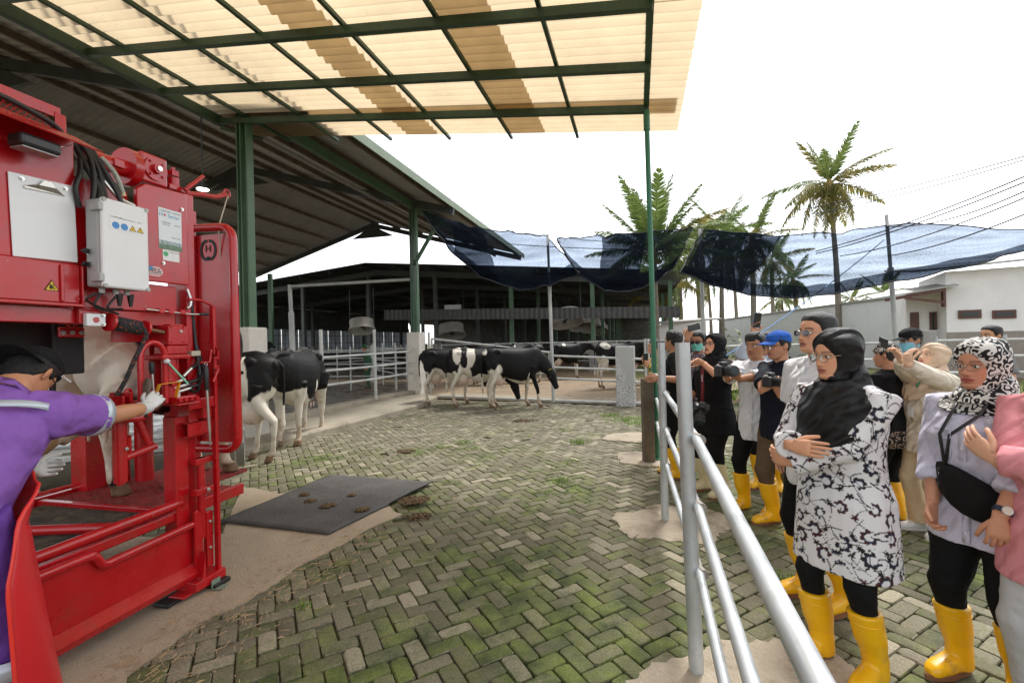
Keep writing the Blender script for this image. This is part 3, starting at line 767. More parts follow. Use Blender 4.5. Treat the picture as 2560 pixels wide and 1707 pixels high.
dung(820, 1263, .08, 60, .045, 'dung heap at the middle of the mat', 5); dung(905, 1273, .07, 60, .045, 'dung heap towards the right edge of the mat', 6); dung(880, 1238, .04, 20, .045, 'little dung lump at the back of the mat', 7)
dung(1015, 1127, .15, 90, .012, 'dark dung patch on the pavers in the middle of the yard', 8); dung(1310, 1052, .3, 60, .012, 'thin dung scatter on the pavers before the gate', 9)
spk = MB(); rnd = random.Random(5)
for k in range(500):
    a, b = rnd.random(), rnd.random(); p = matfn(a, b); s = rnd.uniform(.002, .006); spk.sph(p + Vector((0, 0, .001)), (s, s, s * .5), 5, 3)
tag(spk.build('mat_litter', m_dung, None, 60), 'small litter crumbs over the rubber mat', 'litter', kind='stuff')
lit = MB(); m_lit = mat('straw_litter', (.32, .22, .12), .9, var=.4, scale=8)
for k in range(900):
    t = rnd.random(); w = rnd.gauss(0, .28)
    p = Vector((-2.05 + .9 * t, 2.1 + 1.9 * t, .0)) + Vector((.8, -.4, 0)) * w
    if p.x < -2.15: continue
    a = rnd.uniform(0, 3.14); l = rnd.uniform(.006, .028); d = Vector((math.cos(a), math.sin(a), 0)) * l; n_ = Vector((-d.y, d.x, 0)).normalized() * .0018
    z = Vector((0, 0, .0215)); lit.add([p - d - n_ + z, p + d - n_ + z, p + d + n_ + z * 1.15, p - d + n_ + z * 1.1], [(0, 1, 2, 3)])
tag(lit.build('straw_litter', m_lit, None, None), 'bits of straw and bark scattered on the concrete apron', 'litter', kind='stuff')
# steel trough behind the machine
tg = thing('feed_trough', 'long grey steel trough on legs behind the red chute', 'trough', (-4.4, 4.6, 0))
ta, tb = Vector((-6.2, 3.7, .62)), Vector((-3.2, 5.4, .62)); td = (tb - ta).normalized(); tn = Vector((-td.y, td.x, 0))
rings = []
for q in (ta, tb):
    rings.append([q + tn * (.34 * math.cos(math.pi + math.pi * k / 12)) + Vector((0, 0, .36 * math.sin(math.pi + math.pi * k / 12))) for k in range(13)])
tm = MB(); tm.loft([rings[0], rings[1]], False); tm.build('basin', mat('trough_steel', (.20, .19, .16), .4, metal=.3, var=.2), tg, 60, solid=.01)
for s_ in (-1, 1): MB().beam(ta + tn * .36 * s_, tb + tn * .36 * s_, .07, .05).build('rim', m_galv, tg, None, .005)
for k in (.15, .5, .85):
    q = ta.lerp(tb, k)
    for s_ in (-1, 1): MB().beam(q + tn * .2 * s_ + Vector((0, 0, -.25)), q + tn * .24 * s_ + Vector((0, 0, -.64)), .05, .05).build('leg', m_galv_w, tg, None)

# ================================================================== SHADE NETS
def net_material(name, blue, op):
    m = bpy.data.materials.new(name); m.use_nodes = True; t = m.node_tree; N = t.nodes.new; L = t.links.new
    for n in list(t.nodes): 
        if n.type != 'OUTPUT_MATERIAL': t.nodes.remove(n)
    out = t.nodes['Material Output']
    tc = N('ShaderNodeTexCoord'); w = N('ShaderNodeTexNoise'); w.inputs['Scale'].default_value = 38; w.inputs['Detail'].default_value = 3; L(tc.outputs['Object'], w.inputs['Vector'])
    w2 = N('ShaderNodeTexNoise'); w2.inputs['Scale'].default_value = 1.1; w2.inputs['Detail'].default_value = 5; mp2 = N('ShaderNodeMapping'); mp2.inputs['Scale'].default_value = (.6, .6, 5); L(tc.outputs['Object'], mp2.inputs['Vector']); L(mp2.outputs[0], w2.inputs['Vector'])
    ad = N('ShaderNodeMath'); ad.operation = 'ADD'; L(w.outputs['Fac'], ad.inputs[0]); L(w2.outputs['Fac'], ad.inputs[1])
    mr = N('ShaderNodeMapRange'); mr.inputs['From Min'].default_value = .7; mr.inputs['From Max'].default_value = 1.3; mr.inputs['To Min'].default_value = op - .30; mr.inputs['To Max'].default_value = op + .32; L(ad.outputs[0], mr.inputs['Value'])
    tr = N('ShaderNodeBsdfTransparent'); tr.inputs['Color'].default_value = (*blue, 1)
    df = N('ShaderNodeBsdfDiffuse'); df.inputs['Color'].default_value = (.020, .024, .032, 1)
    tl = N('ShaderNodeBsdfTranslucent'); tl.inputs['Color'].default_value = (.035, .05, .075, 1)
    m1 = N('ShaderNodeMixShader'); m1.inputs[0].default_value = .5; L(df.outputs[0], m1.inputs[1]); L(tl.outputs[0], m1.inputs[2])
    mx = N('ShaderNodeMixShader'); L(mr.outputs[0], mx.inputs[0]); L(tr.outputs[0], mx.inputs[1]); L(m1.outputs[0], mx.inputs[2]); L(mx.outputs[0], out.inputs['Surface']); return m
m_net = net_material('shade_net', (.34, .39, .47), .30); m_net2 = net_material('shade_net_double', (.30, .33, .38), .52); m_net3 = net_material('shade_net_grey', (.66, .68, .68), .48)
def poly(pts, s):
    f = s * (len(pts) - 1); i = min(int(f), len(pts) - 2); a, b = pts[i], pts[i + 1]; k = f - i
    k2 = k * k * (3 - 2 * k) * .35 + k * .65
    return a[0] + (b[0] - a[0]) * k2, a[1] + (b[1] - a[1]) * k
def net(lab, top, bot, Ytop, Ybot, mt, folds=(), rows=20, cols=56, hem=.78):
    t = thing('shade_net', lab, 'net', tuple(at(*top[0], Ytop(0))), group='shade nets')
    def fn(a, b):
        tu, tv = poly(top, a); bu, bv = poly(bot, a); bb = b ** 1.0
        u = tu + (bu - tu) * b; v = tv + (bv - tv) * b
        Y = Ytop(a) + (Ybot(a) - Ytop(a)) * b
        return at(u, v, Y) + Vector((0, .22 * noise.noise(Vector((a * 9, b * 5, 2))) , .06 * noise.noise(Vector((a * 14, b * 6, 5)))))
    MB().grid(fn, cols, rows).build('cloth', mt, t, 180)
    # the sewn, doubled lower edge and the cord along it
    MB().grid(lambda a, b: fn(a, hem + (1 - hem) * b) + Vector((0, .03, .01)), cols, 5).build('hem', m_net2, t, 180)
    m_cord = mat('net_cord', (.015, .017, .022), .8)
    MB().tube([fn(k / 40, 1) for k in range(41)], .018, 6).build('cord', m_cord, t, 60); MB().tube([fn(k / 40, 0) for k in range(41)], .016, 6).build('cord', m_cord, t, 60)
    MB().tube([fn(0, k / 12) for k in range(13)], .014, 6).build('cord', m_cord, t, 60); MB().tube([fn(1, k / 12) for k in range(13)], .014, 6).build('cord', m_cord, t, 60)
    for a0, a1 in folds:
        MB().grid(lambda a, b: fn(a0 + (a1 - a0) * a, b) + Vector((0, .06, 0)), 12, rows).build('overlap', m_net2, t, 180)
    return t, fn
net('dark shade net sagging from the barn post to the gate pole', [(1058, 528), (1130, 553), (1207, 572), (1290, 583), (1367, 590)], [(1062, 540), (1120, 620), (1200, 692), (1300, 726), (1376, 714), (1449, 681)],
    lambda a: 13.4 - 1.2 * a, lambda a: 12.6 - 1.4 * a, m_net, [(.25, .5)])
net('blue black shade net sagging before the nearer palm', [(1392, 598), (1500, 590), (1620, 580), (1733, 570)], [(1396, 606), (1445, 685), (1510, 727), (1575, 729), (1645, 703), (1690, 662)],
    lambda a: 12.2 + .3 * a, lambda a: 11.2 + .4 * a, m_net, [(.36, .66)])
net('long blue shade net stretched in front of the white house', [(1756, 575), (1950, 590), (2110, 580), (2220, 562), (2330, 560), (2600, 578)], [(1700, 682), (1770, 708), (1870, 738), (1980, 745), (2090, 735), (2220, 706), (2350, 682), (2480, 650), (2600, 612)],
    lambda a: 12.4 - 1.6 * a, lambda a: 10.8 - 2.0 * a, m_net, [(.02, .22)], 22, 80, .82)
# ================================================================== WIRES
m_wire = mat('black_cable', (.012, .012, .013), .6, var=.1)
def wire(lab, a, b, sag, r=.012, n=24, m=None):
    P = [a.lerp(b, k / n) - Vector((0, 0, sag * 4 * (k / n) * (1 - k / n))) for k in range(n + 1)]
    tag(MB().tube(P, r, 6).build('overhead_cable', m or m_wire, None, 60), lab, 'cable', 'cables strung over the yard')
WL = [('upper one of the two cables crossing the tall palm crown', (1650, 548, 22), (2600, 380, 9), .5), ('lower one of the two cables crossing the tall palm crown', (1650, 556, 22), (2600, 388, 9), .6),
      ('thick cable rising right from the tall net pole', (2216, 566, 11.5), (2600, 460, 7), .2), ('cable fanning out to the upper right corner, steepest', (2040, 628, 12.5), (2600, 425, 7), .1),
      ('cable fanning out to the right, second steepest', (2040, 634, 12.5), (2600, 440, 7), .1), ('cable fanning out to the right below the others', (2100, 640, 12.5), (2600, 478, 7), .15),
      ('lowest right cable in front of the long net', (2220, 640, 11.5), (2600, 520, 7), .1), ('upper thin cable behind the left nets', (1250, 568, 17), (1760, 560, 20), .25), ('lower thin cable behind the left nets', (1250, 573, 17), (1760, 610, 20), .2),
      ('twin cable across the middle net', (1270, 610, 14), (1760, 622, 14.5), .08)]
for lab, a, b, sg_ in WL: wire(lab, at(*a), at(*b), sg_)
m_blue = mat('blue_rope', (.06, .19, .42), .6)
wire('blue rope slanting down from the long net to the crowd', at(2210, 600, 11.4), at(1790, 905, 8.5), .1, .010, 20, m_blue)
# ================================================================== WHITE HOUSE, LONG WALL, SHED
m_white = mat('white_plaster', (.86, .85, .83), .85, var=.06, scale=1.5, bump=.1, bscale=30, col2=(.56, .54, .50), c2pos=(.62, .8))
m_dado = mat('taupe_dado', (.30, .27, .235), .8, var=.1)
m_brown = mat('brown_joinery', (.11, .045, .03), .5, var=.2, scale=6)
m_glass = mat('dark_glass', (.02, .022, .024), .12, var=.1)
m_tin = mat('tin_roof', (.36, .36, .34), .5, metal=.4, var=.2, scale=2)
HO = at(2368, 860, 17.5); HO.z = 0
hx = Vector((.86, -.51, 0)).normalized(); hy = Vector((.51, .86, 0)).normalized()
house = thing('white_house', 'white house with taupe base and brown windows behind the crowd', 'house', tuple(HO))
def hp(x, y, z): p = HO + hx * x + hy * y; return Vector((p.x, p.y, z))
def hbox(x0, x1, y0, y1, z0, z1, name, m, bevel=0): return MB().quad8([hp(x0, y0, z0), hp(x1, y0, z0), hp(x1, y1, z0), hp(x0, y1, z0), hp(x0, y0, z1), hp(x1, y0, z1), hp(x1, y1, z1), hp(x0, y1, z1)]).build(name, m, house, None, bevel)
def hwx(u, yy=0.0):
    p = onplane(u, 800, hp(0, yy, 0), hy); return (p - HO).dot(hx)
WX = hwx(2266, 1.2)
hbox(0, 7, 0, 4, -.1, 3.95, 'wall', m_white); hbox(WX, 0, 1.2, 4, -.1, 3.5, 'wall', m_white)
hbox(-.02, 7.02, -.02, .0, -.1, 1.62, 'dado', m_dado); hbox(WX - .02, -.02, 1.18, 1.2, -.1, 1.62, 'dado', m_dado)
MB().quad8([hp(-1.0, -.6, 3.95), hp(7.5, -.6, 4.3), hp(7.5, 5.5, 5.0), hp(-1.0, 5.5, 4.7), hp(-1.0, -.6, 4.03), hp(7.5, -.6, 4.38), hp(7.5, 5.5, 5.08), hp(-1.0, 5.5, 4.78)]).build('roof', m_tin, house, None)
MB().quad8([hp(-2.3, -.5, 3.0), hp(.25, -.5, 3.35), hp(.25, 1.3, 3.6), hp(-2.3, 1.3, 3.25), hp(-2.3, -.5, 3.05), hp(.25, -.5, 3.4), hp(.25, 1.3, 3.65), hp(-2.3, 1.3, 3.3)]).build('porch_roof', m_tin, house, None)
br = MB(); br.beam(hp(-.1, -.4, 3.25), hp(-1.9, -.4, 2.95), .08, .12); br.beam(hp(-.1, -.35, 2.75), hp(-1.3, -.4, 3.0), .07, .09); br.beam(hp(-.1, -.1, 2.6), hp(-.1, -.1, 3.3), .1, .1); br.build('porch_truss', m_brown, house, None)
def hwin(x0, x1, z0, z1, yy=0.0):
    w = hbox(x0, x1, yy - .07, yy - .004, z0, z1, 'window', m_brown, .01)
    g_ = hbox(x0 + .08, x1 - .08, yy - .085, yy - .072, z0 + .08, z1 - .08, 'pane', m_glass); g_.parent = w; g_.matrix_parent_inverse = Matrix()
    g_.matrix_parent_inverse = world_of(w).inverted()
def hwx(u, yy=0.0):
    p = onplane(u, 800, hp(0, yy, 0), hy); return (p - HO).dot(hx)
def hz(u, v, yy=0.0): return onplane(u, v, hp(0, yy, 0), hy).z
for a, b in ((2395, 2453), (2480, 2540)): hwin(hwx(a), hwx(b), hz(a, 797), hz(a, 776))
d1 = hbox(hwx(2275, 1.2), hwx(2297, 1.2), 1.14, 1.196, 0, hz(2280, 781, 1.2), 'door', m_brown); hwin(hwx(2323, 1.2), hwx(2341, 1.2), .9, hz(2330, 780, 1.2), 1.2)
wa, wb = at(1796, 800, 46), at(2267, 740, 20.5)
wd = Vector((wb.x - wa.x, wb.y - wa.y, 0)); wall = thing('sheet_wall', 'long pale sheet metal wall running back from the white house', 'wall', (wb.x, wb.y, 0))
npan = 12; wn = Vector((-wd.y, wd.x, 0)).normalized()
m_wpan = mat('pale_wall_sheet', (.68, .70, .69), .6, var=.06, scale=.7, col2=(.50, .52, .49), c2pos=(.6, .8))
for k in range(npan):
    a = wa.lerp(wb, k / npan); b = wa.lerp(wb, (k + 1) / npan) - wd.normalized() * .03
    MB().slab([(a.x, a.y, -.1), (b.x, b.y, -.1), (b.x, b.y, 3.3), (a.x, a.y, 3.3)], wn * .06).build('wall_panel', m_wpan, wall, None)
MB().beam((wa.x, wa.y, 3.33), (wb.x, wb.y, 3.33), .25, .08).build('coping', m_tin, wall, None)
shed = thing('small_shed', 'small white shed with a flat tin roof beside the low barn', 'shed', tuple(gnd(1700, 900)))
s0, s1 = at(1644, 812, 25), at(1765, 800, 23.5)
MB().slab([(s0.x, s0.y, -.1), (s1.x, s1.y, -.1), (s1.x, s1.y, s1.z), (s0.x, s0.y, s0.z)], (.4, 2.2, 0)).build('wall', m_white, shed, None)
MB().slab([s0 + Vector((-.3, -.3, 0)), s1 + Vector((.7, -.3, 0)), s1 + Vector((1.1, 2.5, .15)), s0 + Vector((0, 2.5, .15))], (0, 0, .08)).build('roof', m_tin, shed, None)
gpil = at(2310, 826, 11.5); MB().box((gpil.x, gpil.y, gpil.z / 2), (.42, .42, gpil.z), None).build('gate_pillar', mat('grey_render', (.33, .32, .30), .9, var=.2, scale=4), None, None, .02)
tag(bpy.data.objects['gate_pillar'], 'plain grey rendered gate pillar before the white house', 'pillar')
stall('pale pipe railing in front of the white house', [at(2340, 900, 10).xy.to_3d(), V3(13, 9.2)], (.75, 1.1, 1.45), 1.55, 4, .03)
stall('pale pipe railing beyond the blue cap', [V3(4.9, 11.6), V3(9.3, 11.2)], (.6, 1.0, 1.4), 1.5, 4, .03)
# ================================================================== PALMS
m_leafA = mat('palm_leaf', (.175, .24, .07), .5, var=.3, scale=.9, trans=.5); m_leafB = mat('yellowing_palm_leaf', (.32, .27, .08), .55, var=.3, scale=1.2, trans=.5, col2=(.12, .15, .03), c2pos=(.45, .6))
m_trunk = mat('palm_trunk', (.22, .19, .15), .9, var=.3, scale=6, bump=.5, bscale=12); m_rach = mat('palm_rachis', (.24, .24, .08), .6, var=.2)
def frond_mesh(L_, droop, nleaf, leaf, seed, hang=.5):
    rnd = random.Random(seed); mb = MB(); P = []
    for k in range(15):
        t = k / 14; P.append(Vector((L_ * (t - .12 * droop * t * t), 0, -droop * L_ * t * t * .62)))
    mb.tube(P, [.03 * (1 - .85 * k / 14) for k in range(15)], 5, 1)
    for k in range(nleaf):
        t = .1 + .9 * k / nleaf; f = t * 14; i = min(int(f), 13); q = P[i].lerp(P[i + 1], f - i); d = (P[i + 1] - P[i]).normalized()
        ll = leaf * math.sin(math.pi * min(1, t * .86 + .14)) ** .6 * rnd.uniform(.8, 1.1)
        for s_ in (-1, 1):
            if rnd.random() < .04: continue
            o = (d * rnd.uniform(.45, .7) + Vector((0, s_, 0)) * rnd.uniform(.75, 1) + Vector((0, 0, rnd.uniform(-hang, .12)))).normalized()
            tip = q + o * ll + Vector((0, 0, -hang * ll * rnd.uniform(.3, .8))); mid = q + o * ll * .55 + Vector((0, 0, .0))
            w = d * .026
            mb.add([q - w, q + w, mid + w * 1.2, mid - w * 1.2, tip], [(0, 1, 2, 3), (3, 2, 4)])
    return mb.mesh('frond', 180)
FM = [frond_mesh(3.3, .55, 84, .64, 1), frond_mesh(3.1, .85, 76, .62, 2, .9), frond_mesh(3.4, .25, 84, .62, 3, .35), frond_mesh(2.9, 1.25, 66, .62, 4, 1.2)]
FMY = [me.copy() for me in FM]
for me in FM: me.materials.append(m_leafA); me.materials.append(m_rach)
for me in FMY: me.materials.append(m_leafB); me.materials.append(m_rach)
def palm(base, H_, lab, n=22, sc=1.0, seed=0, lean=(0, 0), elev=(-35, 80), yellow=.25, r=.16, cat='palm tree', up=0):
    rnd = random.Random(seed); t = thing('palm_tree', lab, cat, tuple(base), group='coconut palms')
    top = Vector(base) + Vector((lean[0], lean[1], H_)); P = []; rr = []
    for k in range(15):
        f = k / 14; P.append(Vector(base).lerp(top, f) + Vector((lean[0], lean[1], 0)) * (-.35 * math.sin(math.pi * f))); rr.append(r * (1.25 - .5 * f) * (1.08 if k % 2 else 1))
    MB().tube(P, rr, 10).build('trunk', m_trunk, t, 60)
    cr = MB(); cr.sph(top, (.2 * sc, .2 * sc, .35 * sc), 10, 7)
    for k in range(7):
        a = rnd.uniform(0, 6.28); cr.sph(top + Vector((.24 * math.cos(a), .24 * math.sin(a), -.25)) * sc, .11 * sc, 8, 6)
    crown = cr.build('crown', mat('coconut_heart', (.30, .20, .06), .7, var=.3), t, 60)
    for k in range(n):
        f = (k + .5) / n; el = R(elev[1] - (elev[1] - elev[0]) * f + rnd.uniform(-8, 8)); az = k * 2.399 + rnd.uniform(-.3, .3)
        i = 2 if el > R(50) else (0 if el > R(15) else (1 if el > R(-10) else 3))
        o = bpy.data.objects.new('frond', (FMY if rnd.random() < yellow * (1.8 if el < R(10) else .5) else FM)[i]); COL.objects.link(o)
        o.rotation_mode = 'XYZ'; o.parent = crown; o.matrix_parent_inverse = world_of(crown).inverted()
        o.location = top + Vector((0, 0, .05)); s_ = sc * rnd.uniform(.85, 1.1); o.scale = (s_, s_, s_); o.rotation_euler = (rnd.uniform(-.3, .3), -el, az)
pc = at(1632, 640, 15.5); palm((pc.x + .02, pc.y, 0), pc.z, 'nearer palm with upright green fronds behind the middle net', 24, .80, 5, (0, 0), (2, 86), .05, .14)
pd = MB(); rnd = random.Random(2)
tallc = at(2073, 462, 25.5); tb_ = gnd(2100, 925); palm((at(2098, 850, 25.5).x, 25.5, 0), tallc.z, 'tall solitary palm with yellowing lower fronds against the white sky', 24, .98, 9, (tallc.x - at(2098, 850, 25.5).x, 0), (-62, 84), .6, .13)
BP = [(1700, 655, 34, 'leftmost distant palm beside the low barn roof'), (1745, 610, 37, 'distant palm showing through the left end of the long net'), (1800, 590, 33, 'bushy distant palm peeking over the long net'), (1838, 640, 44, 'distant palm behind the long net, right of the bushy one'),
      (1880, 600, 29, 'palm behind the net just left of the tall palm trunk'), (1930, 655, 42, 'distant palm low behind the net left of the tall trunk'), (1990, 700, 48, 'small far palm just right of the shed palms'), (1665, 700, 30, 'palm hanging over the end of the low barn'), (1960, 745, 60, 'very small far palm above the left part of the sheet wall'), (2130, 750, 60, 'very small far palm above the middle of the sheet wall'), (2215, 735, 55, 'far palm crown right of the tall trunk above the wall'), (1775, 690, 50, 'far palm filling in behind the net poles')]
for k, (u, v, Y, lab) in enumerate(BP):
    c = at(u, v, Y); palm((c.x, c.y, 0), c.z, lab, 16, 1.0, 20 + k, (random.uniform(-.4, .4), 0), (-55, 75), .28, .16)
# undergrowth below the palms
ug = MB(); rnd = random.Random(8)
for k in range(2600):
    x = rnd.uniform(5, 34); y = rnd.uniform(27, 52); h = rnd.uniform(.4, 2.6) * rnd.random()
    a = rnd.uniform(0, 6.28); s_ = rnd.uniform(.12, .4); d = Vector((math.cos(a), math.sin(a), rnd.uniform(-.4, .5))) * s_; w = Vector((-d.y, d.x, 0)).normalized() * s_ * .35; p = Vector((x, y, h))
    ug.add([p - d, p + w, p + d, p - w], [(0, 1, 2, 3)])
tag(ug.build('undergrowth', mat('bush_leaf', (.10, .17, .03), .6, var=.4, scale=1, trans=.3), None, None), 'green undergrowth below the distant palms', 'undergrowth', kind='stuff')
# ================================================================== GRASS TUFTS BETWEEN THE PAVERS
gr = MB(); rnd = random.Random(4)
def tuft(p, n, h, spread):
    for k in range(n):
        a = rnd.uniform(0, 6.28); q = p + Vector((rnd.gauss(0, spread), rnd.gauss(0, spread * .8), 0)); hh = h * rnd.uniform(.5, 1.2); d = Vector((math.cos(a), math.sin(a), 0)); w = Vector((-d.y, d.x, 0)) * .004
        gr.add([q - w, q + w, q + d * hh * .35 + Vector((0, 0, hh * .7)) + w * .7, q + d * hh * .35 + Vector((0, 0, hh * .7)) - w * .7, q + d * hh * .9 + Vector((0, 0, hh * .8))], [(0, 1, 2, 3), (3, 2, 4)])
for u, v, n, h, s_ in ((1160, 1108, 70, .07, .07), (1185, 1122, 40, .05, .06), (1445, 1108, 90, .09, .09), (1410, 1075, 50, .06, .1), (1410, 1203, 70, .06, .08), (1430, 1155, 40, .05, .08), (1575, 1050, 240, .09, .24), (1530, 1040, 120, .08, .12), (1110, 1120, 40, .05, .06), (1045, 1135, 30, .04, .06), (1470, 1030, 60, .05, .2), (1350, 1040, 40, .05, .15),
                       (1600, 1060, 160, .09, .2), (1130, 1208, 24, .05, .05), (755, 1520, 16, .05, .02), (1240, 1085, 40, .04, .12), (1310, 1090, 30, .04, .12), (1000, 1075, 30, .05, .12), (670, 1110, 20, .06, .05), (1385, 1170, 30, .04, .08), (1365, 1230, 20, .03, .05), (1800, 1150, 60, .08, .15), (1780, 1190, 40, .06, .1), (1965, 1455, 30, .07, .03), (1960, 1180, 30, .06, .08), (2010, 1240, 20, .05, .06), (1120, 1020, 30, .06, .1), (985, 1050, 30, .06, .15)):
    tuft(gnd(u, v), n, h, s_)
for k in range(600):
    X, Y = rnd.uniform(-3, 4.5), rnd.uniform(3.2, 11.5)
    if gate_side(X, Y) > -.2 or left_of_kerb(X, Y) or noise.noise(Vector((X * .8, Y * .8, 9))) < .02: continue
    tuft(Vector((X, Y, -.01)), 5, .03, .02)
tag(gr.build('grass_tufts', mat('grass_blade', (.16, .27, .035), .6, var=.35, scale=3, trans=.3), None, None), 'light green grass tufts growing between the pavers', 'grass', kind='stuff')
gf = MB()
for k in range(6000):
    x = rnd.uniform(4.5, 15); y = rnd.uniform(11.5, 26)
    a = rnd.uniform(0, 6.28); hh = rnd.uniform(.1, .4); d = Vector((math.cos(a), math.sin(a), 0)) * hh * .4; w = Vector((-d.y, d.x, 0)).normalized() * .02; q = Vector((x, y, -.1))
    gf.add([q - w, q + w, q + d + Vector((0, 0, hh))], [(0, 1, 2)])
tag(gf.build('rough_grass', mat('grass_blade', (.16, .27, .035)), None, None), 'rough green grass behind the crowd', 'grass', kind='stuff')
# ================================================================== THE RED HOOF TRIMMING CHUTE
MA = R(13); EL = Vector((math.sin(MA), math.cos(MA), 0)); EW = Vector((math.cos(MA), -math.sin(MA), 0)); EZ = Vector((0, 0, 1)); MO = Vector((-2.19, 3.03, 0))
def W(l, w, z): return MO + EL * l + EW * w + EZ * z
def red_material():
    m = mat('red_machine_paint', (.46, .004, .009), .30, var=.10, scale=3, coat=.35, bump=.05, bscale=160, roughvar=.1)
    t = m.node_tree; b = t.nodes['Principled BSDF']; src = b.inputs['Base Color'].links[0].from_socket
    N = t.nodes.new; L = t.links.new                      # small chips and dust
    tc = N('ShaderNodeTexCoord'); n = N('ShaderNodeTexNoise'); n.inputs['Scale'].default_value = 45; n.inputs['Detail'].default_value = 5; L(tc.outputs['Object'], n.inputs['Vector'])
    r = N('ShaderNodeMapRange'); r.inputs['From Min'].default_value = .71; r.inputs['From Max'].default_value = .77; L(n.outputs['Fac'], r.inputs['Value'])
    mx = N('ShaderNodeMix'); mx.data_type = 'RGBA'; L(r.outputs[0], mx.inputs['Factor']); L(src, mx.inputs['A']); mx.inputs['B'].default_value = (.55, .25, .2, 1)
    n2 = N('ShaderNodeTexNoise'); n2.inputs['Scale'].default_value = 5; n2.inputs['Detail'].default_value = 8; n2.inputs['Roughness'].default_value = .75; L(tc.outputs['Object'], n2.inputs['Vector']); r2 = N('ShaderNodeMapRange'); r2.inputs['From Min'].default_value = .52; r2.inputs['From Max'].default_value = .8; r2.inputs['To Max'].default_value = .7; L(n2.outputs['Fac'], r2.inputs['Value'])
    m2 = N('ShaderNodeMix'); m2.data_type = 'RGBA'; L(r2.outputs[0], m2.inputs['Factor']); L(mx.outputs['Result'], m2.inputs['A']); m2.inputs['B'].default_value = (.17, .055, .04, 1); L(m2.outputs['Result'], b.inputs['Base Color']); return m
m_red = red_material()
m_redw = mat('worn_red_deck', (.32, .025, .025), .7, var=.35, scale=9, bump=.9, bscale=120, col2=(.15, .08, .05), c2pos=(.52, .68))
m_blackr = mat('black_hose_rubber', (.012, .012, .013), .45, var=.2); m_chrome = mat('zinc_fitting', (.62, .62, .60), .28, metal=.9, var=.1, scale=20)
m_wplast = mat('white_plastic', (.74, .75, .76), .4, var=.03, coat=.2); m_gplast = mat('grey_plastic', (.40, .41, .41), .45, var=.05); m_bplast = mat('black_plastic', (.018, .018, .019), .4, var=.1)
m_rope = mat('cream_rope', (.48, .43, .34), .9, var=.2, scale=40); m_yel = mat('warning_yellow', (.78, .52, .01), .45, var=.05); m_ink = mat('black_print', (.012, .012, .012), .6, var=0)
M = thing('hoof_trimming_chute', 'big glossy red hydraulic hoof trimming chute holding a cow', 'cattle chute', tuple(W(-.3, -.5, 0)))
def mb_(name, l0, l1, w0, w1, z0, z1, m=None, bevel=.004, parent=None):
    return MB().quad8([W(l0, w0, z0), W(l1, w0, z0), W(l1, w1, z0), W(l0, w1, z0), W(l0, w0, z1), W(l1, w0, z1), W(l1, w1, z1), W(l0, w1, z1)]).build(name, m or m_red, parent or M, None, bevel)
def mt_(name, pts, r, m=None, n=14, parent=None, ang=50): return MB().tube([W(*p) for p in pts], r, n).build(name, m or m_red, parent or M, ang)
def smooth_path(pts, n=6):
    P = [Vector(p) for p in pts]; out = []
    for i in range(len(P) - 1):
        a = P[max(i - 1, 0)]; b = P[i]; c = P[i + 1]; d = P[min(i + 2, len(P) - 1)]
        for k in range(n):
            t = k / n; out.append(.5 * ((2 * b) + (c - a) * t + (2 * a - 5 * b + 4 * c - d) * t * t + (3 * b - a - 3 * c + d) * t ** 3))
    out.append(P[-1]); return [tuple(p) for p in out]
def bolt(l, w, z, r=.009, ax=None, parent=None, m=None):
    a = ax or EW; p = W(l, w, z); mb = MB(); mb.cyl(p, p + a * .004, r * 1.3, 12); mb.cyl(p + a * .004, p + a * .011, r * .8, 6); return mb.build('bolt', m or m_chrome, parent or M, 30)
# --- upper works
mb_('back_panel', -1.9, -.605, -.05, 0, 2.112, 2.79)
mb_('lower_box', -1.9, -.61, -.02, .028, 1.905, 2.108); mb_('lip', -1.9, -.6, -.03, .045, 1.885, 1.902); mb_('flange', -.606, -.596, -.03, .04, 1.88, 2.104); mb_('rib', -.70, -.685, .029, .04, 1.91, 2.10)
mb_('top_beam', -1.9, -.03, -.14, -.024, 1.80, 1.882); mb_('top_beam', -.595, -.02, -.14, -.02, 1.888, 2.06)
hd = MB(); hd.add([W(-1.9, .0, 2.83), W(-.60, .0, 2.80), W(-.60, .20, 2.692), W(-1.9, .23, 2.715)], [(0, 1, 2, 3)]); hd.build('hood', m_red, M, None, solid=.006)
# expanded metal guard with frame
gd = MB(); gl0, gl1, gz0, gz1, gw = -1.9, -.56, 2.80, 2.965, -.16
for a, b in (((gl0, gz1), (gl1, gz1)), ((gl1, gz1), (gl1, gz0)), ((gl1, gz0), (gl0, gz0))): gd.beam(W(a[0], gw, a[1]), W(b[0], gw, b[1]), .006, .06)
gd.build('guard_frame', m_red, M, None, .002)
ex = MB()
for k in range(46):
    l = gl0 + .12 + k * .027
    for d in (-1, 1):
        pts = [W(l + d * (.0135 if j % 2 else 0), gw - .01, gz0 + .03 + (gz1 - gz0 - .06) * j / 6) for j in range(7)]
        if l < gl1 - .04: ex.tube(pts, .0026, 4)
ex.build('expanded_mesh', m_red, M, None)
# work lamp
lm = mb_('work_lamp', -.925, -.765, .07, .17, 2.612, 2.672, m_bplast, .015); 
lens = mb_('lens', -.915, -.775, .08, .16, 2.604, 2.611, mat('lamp_lens', (.25, .24, .24), .1), .0); lens.parent = lm; lens.matrix_parent_inverse = world_of(lm).inverted()
br_ = MB(); br_.beam(W(-.765, .12, 2.66), W(-.70, .12, 2.70), .03, .004); br_.build('lamp_bracket', m_chrome, M, None)
mt_('cable', smooth_path([(-1.4, .02, 2.84), (-1.0, .03, 2.86), (-.75, .02, 2.83), (-.66, .0, 2.80)]), .014, m_blackr)
